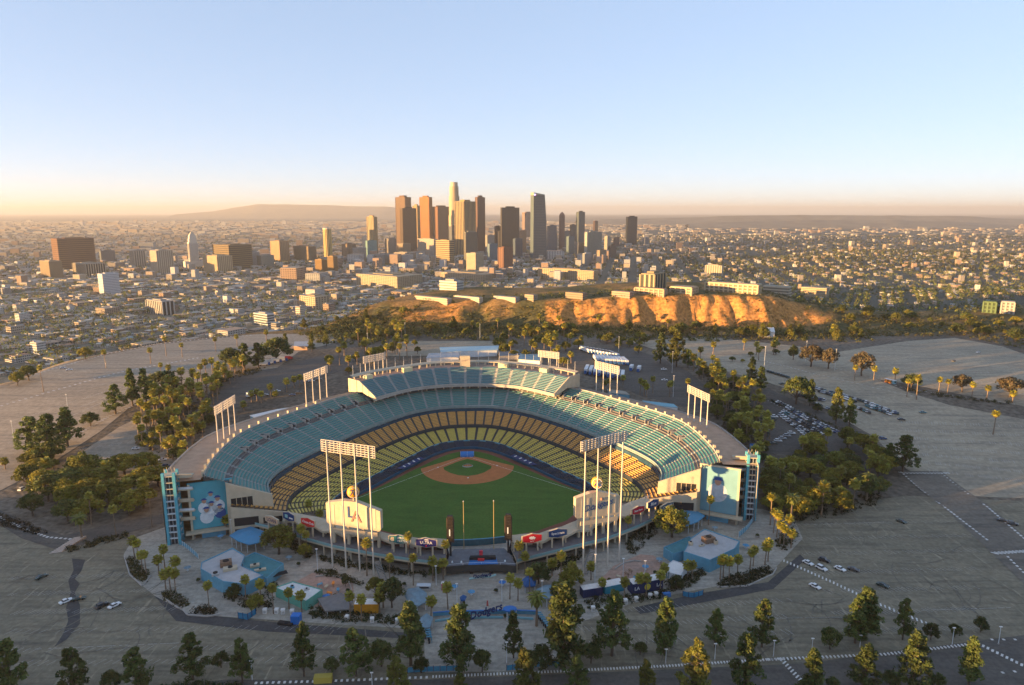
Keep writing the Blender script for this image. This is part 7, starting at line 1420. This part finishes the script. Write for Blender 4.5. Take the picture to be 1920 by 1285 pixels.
for r, z0, z1, nm in ((10.5*k, -5, H*.52, 'tower_base'), (9.6*k, H*.52, H*.80, 'tower_shaft'), (8.2*k, H*.80, H*.94, 'upper_drum'), (6.8*k, H*.94, H, 'crown')):
    obj(nm, drum(MB(), r, z0, z1).mesh(nm, FACG), S, (.30, .25, .17) if nm != 'crown' else (.40, .42, .38)); obj('piers', fins(r, max(0, z0), z1, 26), S, (.44, .36, .24), kind='stuff')
p = city_base(616, 484); dep = p.y*cp-(p.z-CAMZ)*sp; k = dep/FOC; H = height_to(p, 430); S = thing('skyscraper', 'slim round gold-striped tower apart at the left of the cluster', 'skyscraper', p)
obj('tower_shaft', drum(MB(), 7.4*k, -5, H).mesh('tower_shaft', FACG), S, (.14, .11, .06)); obj('piers', fins(7.5*k, 0, H, 16), S, (.62, .47, .20), kind='stuff'); obj('crown', drum(MB(), 8*k, H, H+5).mesh('crown', FAC), S, (.66, .5, .36))
p = city_base(1053, 470); dep = p.y*cp-(p.z-CAMZ)*sp; k = dep/FOC; H = height_to(p, 404); S = thing('skyscraper', 'dark pointed tower with bullet-shaped top', 'skyscraper', p)
obj('tower_shaft', drum(MB(), 5.2*k, -5, H, 12).mesh('tower_shaft', FACG), S, (.13, .085, .075)); obj('piers', fins(5.2*k, 0, H, 14), S, (.20, .14, .12), kind='stuff'); m = drum(MB(), 5.2*k, H, H+10, 12, .7); drum(m, 5.2*k*.7, H+10, H+19, 12, .15); obj('pointed_top', m.mesh('pointed_top', FAC), S, (.20, .12, .10))
# sail-topped glass tower
Cc, a, b = frame_of(1001, 1006, 1029, 488, rad(20)); H = height_to(Cc, 361); S = thing('skyscraper', 'tall curved glass tower with slanted sail-like top and small lit emblem', 'skyscraper', Cc, rad(24)); al = rad(20)
ld = Vector((-math.cos(al), math.sin(al), 0)); rd = Vector((math.sin(al), math.cos(al), 0)); dx = Vector((1, 0, 0)); W_ = 28*(Cc.y*cp-(Cc.z-CAMZ)*sp)/FOC; D_ = 34
def sail(m, z0, z1, n, inset=0.0):
    for i in range(n):
        za, zb = z0+(z1-z0)*i/n, z0+(z1-z0)*(i+1)/n
        def ring(z):
            f = z/H; xr = W_*(1-.30*max(0, f-.25)**1.6); xl = W_*-.0+W_*.02*f; return [(xl-W_*.25, -inset, z), (xr-W_*.25, -inset, z), (xr-W_*.25, D_, z), (xl-W_*.25, D_, z)]
        A, B = ring(za), ring(zb); m.add(A+B, [(0, 1, 5, 4), (1, 2, 6, 5), (2, 3, 7, 6), (3, 0, 4, 7)])
    return m
m = sail(MB(), -5, H*.96, 12); obj('tower_body', m.mesh('tower_body', FACG), S, (.075, .10, .11))
f = H*.96; xr = W_*(1-.30*max(0, .96-.25)**1.6)-W_*.25; xl = W_*.02-W_*.25
m = MB(); m.add([(xl, 0, f), (xr, 0, f), (xr, D_, f), (xl, D_, f), (xl, 0, H*1.0), (xr, 0, f+3), (xr, D_, f+3), (xl, D_, H*1.0)], [(0, 1, 5, 4), (1, 2, 6, 5), (2, 3, 7, 6), (3, 0, 4, 7), (4, 5, 6, 7)]); obj('sail_top', m.mesh('sail_top', FACG), S, (.22, .24, .20))
m = MB()
for i in range(40): z = H*.95*i/40; ff = z/H; xr_ = W_*(1-.30*max(0, ff-.25)**1.6)-W_*.25; m.box(((xl+xr_)/2, -.1, z), (xr_-xl+1, 1.0, 1.6))
obj('floor_bands', m.mesh('floor_bands', FAC), S, (.15, .165, .165), kind='stuff')
m = MB(); m.box((xl+5, -1.2, H*.955), (8, .8, 7)); obj('lit_emblem', m.mesh('lit_emblem', mat('emblem_lit', (.55, .45, .9), .4, emit=.6)), S); m = MB(); m.box((xl+8.5, -1.3, H*.958), (4, .8, 4)); obj('lit_emblem', m.mesh('lit_emblem', mat('emblem_red', (.9, .15, .2), .4, emit=.5)), S)
# civic tower with stepped pyramid top
p = city_base(365, 504); k = (p.y*cp-(p.z-CAMZ)*sp)/FOC; H = height_to(p, 433); S = thing('civic_tower', 'white civic tower with stepped pyramid top among the left-hand blocks', 'tower', p, rad(36)); CW = (.52, .48, .41)
for nm, w_, z0, z1, tp in (('wing', 34*k, -5, H*.20, 1), ('shaft', 16*k, H*.20, H*.70, .97), ('shoulder', 13.2*k, H*.70, H*.80, .96), ('colonnade', 11*k, H*.80, H*.88, .95)):
    m = MB(); m.box((0, 0, z0), (w_, w_*(.9 if nm != 'wing' else .55), z1-z0), 0, top=tp); obj(nm, m.mesh(nm, FAC), S, CW)
m = MB()
for i in range(6): m.box((0, 0, H*(.88+.016*i)), (9*k*(1-i*.15), 8*k*(1-i*.15), H*.02))
obj('stepped_top', m.mesh('stepped_top', FAC), S, GL(CW, .95)); m = MB(); m.tube((0, 0, H*.97), (0, 0, H*1.02), 1.4, .6, 8); obj('lantern', m.mesh('lantern', FAC), S, CW)
m = MB()
for i in range(7):
    for sx, sy, e in ((0, -1, 0), (0, 1, 0), (-1, 0, 1), (1, 0, 1)):
        o_ = (i-3)*16*k*.13; m.box((o_ if not e else sx*8*k, sy*7.2*k if not e else o_*.9, H*.21), (16*k*.05 if not e else .5, .5 if not e else 16*k*.05, H*.46))
obj('window_strips', m.mesh('window_strips', FAC), S, (.34, .32, .29), kind='stuff')
m = MB(); m.box((0, 0, 0), (1, 1, 1)); m.m = [0]*6; GREENB = m.mesh('green_band', mat('green_band', (.03, .34, .16), .6)); pp = city_base(1104, 498); k = (pp.y*cp)/FOC
# --- low-rise carpet: regular blocks on a turned grid
def shelf(x, y): return float(T(x, y))
blocked = []
for o in bpy.data.objects:
    if o.type == 'EMPTY' and o.get('category') in ('skyscraper', 'building', 'tower') and o.location.y > 900: blocked.append((o.location.x, o.location.y, 62 if o.get('category') == 'skyscraper' else 48))
blk = np.array(blocked)
WALLC = [(.56, .50, .40), (.46, .41, .34), (.62, .57, .48), (.40, .33, .26), (.34, .31, .28), (.55, .44, .32), (.50, .50, .47), (.62, .62, .60), (.42, .30, .22)]
ROOFC = [(.42, .39, .33), (.54, .50, .43), (.36, .33, .28), (.26, .24, .21), (.30, .36, .34), (.60, .57, .50), (.36, .23, .16), (.46, .34, .25), (.40, .33, .25)]
BLD = []; TRS = []
def lattice(y0, y1, cell, al, keep, treep, hmul, sz, xlim=.84, seed=5):
    g = np.random.default_rng(seed); ca, sa = math.cos(al), math.sin(al); lim = y1*1.35; n = int(lim/cell)
    I, J = np.meshgrid(np.arange(-n, n), np.arange(-n, int(n*1.7))); I, J = I.ravel(), J.ravel()
    X = I*cell*ca-J*cell*.8*sa; Y = I*cell*sa+J*cell*.8*ca
    ok = (Y > y0) & (Y < y1) & (np.abs(X) < Y*xlim) & (I % 6 != 0) & (J % 4 != 0); X, Y = X[ok], Y[ok]
    X = X+g.normal(size=len(X))*cell*.05; Y = Y+g.normal(size=len(Y))*cell*.05
    ye = np.interp(X, EX, EY)+np.interp(X, [-200, 0, 350, 500], [105, 240, 240, 200]); ok = Y > ye; X, Y = X[ok], Y[ok]
    ok = np.ones(len(X), bool)
    for bx, by, br in blk: ok &= (X-bx)**2+(Y-by-br*.4)**2 > br*br
    X, Y = X[ok], Y[ok]; Zt = T(X, Y); u = g.random(len(X)); v = g.random((len(X), 6))
    right = np.clip((X/Y+.02)/.35, 0, 1)
    dens = vnoise(X, Y, cell*11, 31)
    for i in range(len(X)):
        tp = treep+.5*right[i]+(.4 if dens[i] > .66 else 0)
        if u[i] < keep*(1-.42*right[i]):
            s = sz*(1.12-.34*right[i]); wx, wy = cell*(.45+.45*v[i, 0])*s, cell*.8*(.45+.45*v[i, 1])*s; big = 1.9 if v[i, 5] > .84 and right[i] < .5 else 1.0; wx *= big; wy *= big; h = (3.5+5.5*v[i, 2]**2)*hmul
            if v[i, 3] > .93: h *= 2.0+1.4*v[i, 4]
            if 2200 < Y[i] < 3700 and -800 < X[i] < 700 and v[i, 3] > .80: h = 12+34*v[i, 4]**1.5; wx *= 1.2; wy *= 1.2
            BLD.append((X[i], Y[i], Zt[i], wx, wy, h, al, int(v[i, 4]*len(WALLC)), int(v[i, 5]*len(ROOFC))))
        if v[i, 3] < tp: TRS.append((X[i]+cell*.42*(v[i, 4]-.5), Y[i]-cell*.38, Zt[i], 3.8+4.0*v[i, 5]))
lattice(930, 1900, 22, rad(62), .72, .60, 1.0, 1.08)
lattice(1900, 3300, 30, rad(80), .72, .60, 1.25, 1.05, seed=6)
lattice(3300, 6500, 52, rad(12), .70, .45, 1.5, .9, seed=7)
lattice(6500, 15000, 120, rad(4), .62, .0, 1.8, .75, seed=8)
BA = np.array(BLD); dep = BA[:, 1]*cp-(BA[:, 2]-CAMZ)*sp; sx_ = 960+FOC*BA[:, 0]/dep
size = BA[:, 3]*np.minimum(BA[:, 5]+4, 18)/dep**2; size[(sx_ < 10) | (sx_ > 1910)] = 0
# leave out what the near hill hides: keep a building for the individuals only if its roof can be seen
def seen(b_):
    x, y, z = b_[0], b_[1], b_[2]+b_[5]; t = np.linspace(.25, .985, 60); return bool(np.all(CAMZ+(z-CAMZ)*t > T(x*t, y*t)+2.0))
order = np.argsort(-size); single = []
for i in order[:900]:
    if len(single) >= 250: break
    if seen(BA[i]): single.append(int(i))
ss = set(single); rest = np.array([i for i in range(len(BA)) if i not in ss])
WINP = mat('city_walls', (.5, .45, .4), .8, vcol='Col', spec=.3)
tt = WINP.node_tree; bs = tt.nodes['Principled BSDF']; at = [n for n in tt.nodes if n.type == 'ATTRIBUTE'][0]; geo = tt.nodes.new('ShaderNodeNewGeometry')
sep = tt.nodes.new('ShaderNodeSeparateXYZ'); tt.links.new(geo.outputs['Position'], sep.inputs[0]); nsep = tt.nodes.new('ShaderNodeSeparateXYZ'); tt.links.new(geo.outputs['Normal'], nsep.inputs[0])
def mth(op, a, b_=None, c_=None):
    n = tt.nodes.new('ShaderNodeMath'); n.operation = op
    for i, v in enumerate((a, b_, c_)):
        if v is None: continue
        if isinstance(v, (int, float)): n.inputs[i].default_value = v
        else: tt.links.new(v, n.inputs[i])
    return n.outputs[0]
fl_ = mth('GREATER_THAN', mth('FRACT', mth('DIVIDE', sep.outputs[2], 3.5)), .52); hz_ = mth('GREATER_THAN', mth('FRACT', mth('DIVIDE', mth('ADD', sep.outputs[0], mth('MULTIPLY', sep.outputs[1], .73)), 4.3)), .45)
side_ = mth('LESS_THAN', mth('ABSOLUTE', nsep.outputs[2]), .5); fac_ = mth('MULTIPLY', mth('MULTIPLY', mth('MULTIPLY', fl_, hz_), side_), .62)
mxw = tt.nodes.new('ShaderNodeMix'); mxw.data_type = 'RGBA'; mxw.inputs[7].default_value = (.05, .055, .06, 1); tt.links.new(fac_, mxw.inputs[0]); tt.links.new(at.outputs['Color'], mxw.inputs[6]); tt.links.new(mxw.outputs[2], bs.inputs['Base Color'])
def mass(name, label, sel):
    b_ = BA[sel]; n = len(b_); ca, sa = np.cos(b_[:, 6]), np.sin(b_[:, 6]); V = np.zeros((n, 20, 3)); Cl = np.zeros((n, 20, 3))
    def pnt(sx, sy, z): px_, py_ = b_[:, 3]/2*sx, b_[:, 4]/2*sy; return np.stack([b_[:, 0]+px_*ca-py_*sa, b_[:, 1]+px_*sa+py_*ca, z], 1)
    zt, zb = b_[:, 2]+b_[:, 5], b_[:, 2]-6; k = 0
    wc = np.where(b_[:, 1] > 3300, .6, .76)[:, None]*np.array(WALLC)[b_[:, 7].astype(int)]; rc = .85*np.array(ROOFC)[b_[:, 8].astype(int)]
    for (a0, a1), (c0, c1) in (((-1, -1), (1, -1)), ((1, -1), (1, 1)), ((1, 1), (-1, 1)), ((-1, 1), (-1, -1))):
        for q_ in (pnt(a0, a1, zb), pnt(c0, c1, zb), pnt(c0, c1, zt), pnt(a0, a1, zt)): V[:, k] = q_; Cl[:, k] = wc; k += 1
    for s0, s1 in ((-1, -1), (1, -1), (1, 1), (-1, 1)): V[:, k] = pnt(s0, s1, zt); Cl[:, k] = rc; k += 1
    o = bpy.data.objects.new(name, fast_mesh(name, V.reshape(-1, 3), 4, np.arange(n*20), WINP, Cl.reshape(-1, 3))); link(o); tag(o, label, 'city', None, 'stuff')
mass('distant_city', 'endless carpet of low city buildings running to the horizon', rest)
# the 250 that show largest, each a building of its own
UB = MB(); UB.box((0, 0, -.5), (1, 1, 1.5)); WALLM = UB.mesh('wall', FAC); UR = MB(); UR.box((0, 0, 1.001), (.97, .97, .03)); ROOFM = UR.mesh('roof', FAC)
def winmesh(n, cols):
    m = MB()
    for k in range(n):
        z0, z1 = (k+.38)/n, (k+.78)/n
        for e in range(4):
            for c in range(cols):
                t0 = -.5+(c+.22)/cols; t1 = -.5+(c+.78)/cols; d_ = .506
                P = [((t0+t1)/2, -d_), (d_, (t0+t1)/2), ((t0+t1)/2, d_), (-d_, (t0+t1)/2)][e]; m.box((P[0], P[1], z0), ((t1-t0) if e % 2 == 0 else .012, .012 if e % 2 == 0 else (t1-t0), z1-z0))
    return m.mesh('windows', GLASS)
WM = {n: winmesh(n, 7) for n in (1, 2, 3, 5, 7)}
LMS = [('the white slab tower', 196, 555), ('the pale court building', 297, 514), ('the dark hall with white columns', 306, 592), ('the white office with glass corner', 500, 614), ('the cream apartment block at the slope foot', 592, 581), ('the brown slab tower', 114, 506), ('the far left frame edge', 0, 600), ('the lower left hedge', 60, 650), ('the concert hall', 768, 492), ('the long cream apartment row', 745, 542), ('the banded office nearest the hill', 856, 545), ('the freeway apartment row', 1060, 528), ('the striped slope apartment block', 1226, 548), ('the white-gold slope tower', 1352, 519), ('the bluff crest row', 1420, 553), ('the green apartment block', 1866, 588), ('the right frame edge', 1920, 540), ('the right scrub hill', 1760, 595), ('the trees right of the bluff', 1600, 570), ('the far right slope', 1700, 520), ('the stepped civic tower', 365, 504), ('the gold block by the park', 604, 510)]
CN = ['cream', 'tan', 'pale cream', 'brown', 'grey-brown', 'sandy', 'light grey', 'white', 'rust-brown']
asg = {}
for i in single:
    b_ = BA[i]; px_, py_ = proj(b_[0], b_[1], b_[2]); d_ = [(px_-x)**2+((py_-y)*2)**2 for _, x, y in LMS]; j = int(np.argmin(d_)); asg.setdefault(j, []).append((d_[j], i))
for j, lst in asg.items():
    for o_, (_, i) in enumerate(sorted(lst)):
        b_ = BA[i]; wc, rc = GL(WALLC[int(b_[7])], .78), GL(ROOFC[int(b_[8])], .85); kd = 'house' if b_[5] < 6 and b_[3] < 16 else 'block'
        S = thing('city_building', '%s low %s, %s closest to %s' % (CN[int(b_[7])], 'building' if kd == 'house' else 'city block', ORD[o_], LMS[j][0]), 'building', (b_[0], b_[1], b_[2]), b_[6], 'low city buildings'); S.scale = (b_[3], b_[4], b_[5])
        obj('wall', WALLM, S, wc); obj('roof', ROOFM, S, rc); n = min((1, 2, 3, 5, 7), key=lambda q: abs(q-b_[5]/3.6)); obj('windows', WM[n], S, kind='stuff')
        if R.random() < .6: m_ = obj('roof_unit', WALLM, S, (.34, .33, .31), (R.uniform(-.25, .25), R.uniform(-.25, .25), 1.03), (.18, .2, min(.3, 1.6/b_[5])))
# city trees
TA = np.array(TRS); TA = TA[TA[:, 1] < 6500]; g = np.random.default_rng(3); near_ = TA[TA[:, 1] < 2300]; far_ = TA[TA[:, 1] >= 2300]
def tmass(name, label, A, per, leaf, base, seed):
    c = np.c_[A[:, 0], A[:, 1], A[:, 2]+A[:, 3]*1.25, A[:, 3]]; o = bpy.data.objects.new(name, cloud_mesh(name, leaf_cloud(c, per, leaf, base, .3, .4, seed))); link(o); tag(o, label, 'trees', None, 'stuff')
tmass('street_trees', 'leafy street trees scattered between the nearer city roofs', near_, 22, 1.7, (.125, .135, .034), 5)
tmass('distant_trees', 'tree cover between the farther city roofs', far_, 9, 3.6, (.11, .115, .036), 6)
hillx = scatter([(1470, 580), (1560, 556), (1650, 540), (1920, 525), (1920, 600), (1780, 600), (1580, 606)], 620, 6, 77); hc = np.array([(p.x, p.y, p.z+4, R.uniform(3.5, 6)) for p in hillx])
o = bpy.data.objects.new('hillside_trees', cloud_mesh('hillside_trees', leaf_cloud(hc, 26, 1.1, (.105, .115, .028), .35, .4, 9))); link(o); tag(o, 'dark and golden trees covering the lower slope right of the bluff', 'trees', None, 'stuff')
# roads through the low city
for pts, wd in (([(290, 585), (310, 555), (345, 528), (380, 514)], 14), ([(985, 528), (1005, 515), (1030, 500)], 20)):
    P = GP(pts); Q = polyline(P, step=25); m = MB()
    for i in range(len(Q)-1):
        a_, c_ = Q[i], Q[i+1]; d_ = (c_-a_); d_.z = 0; d_.normalize(); n_ = Vector((-d_.y, d_.x, 0))*wd/2; zz = lambda q: Vector((q.x, q.y, float(T(q.x, q.y))+1.2)); m.quad(zz(a_-n_), zz(a_+n_), zz(c_+n_), zz(c_-n_))
    o = m.build('road', mat('city_road', (.15, .14, .13), .9, .15, .05)); o['kind'] = 'structure'
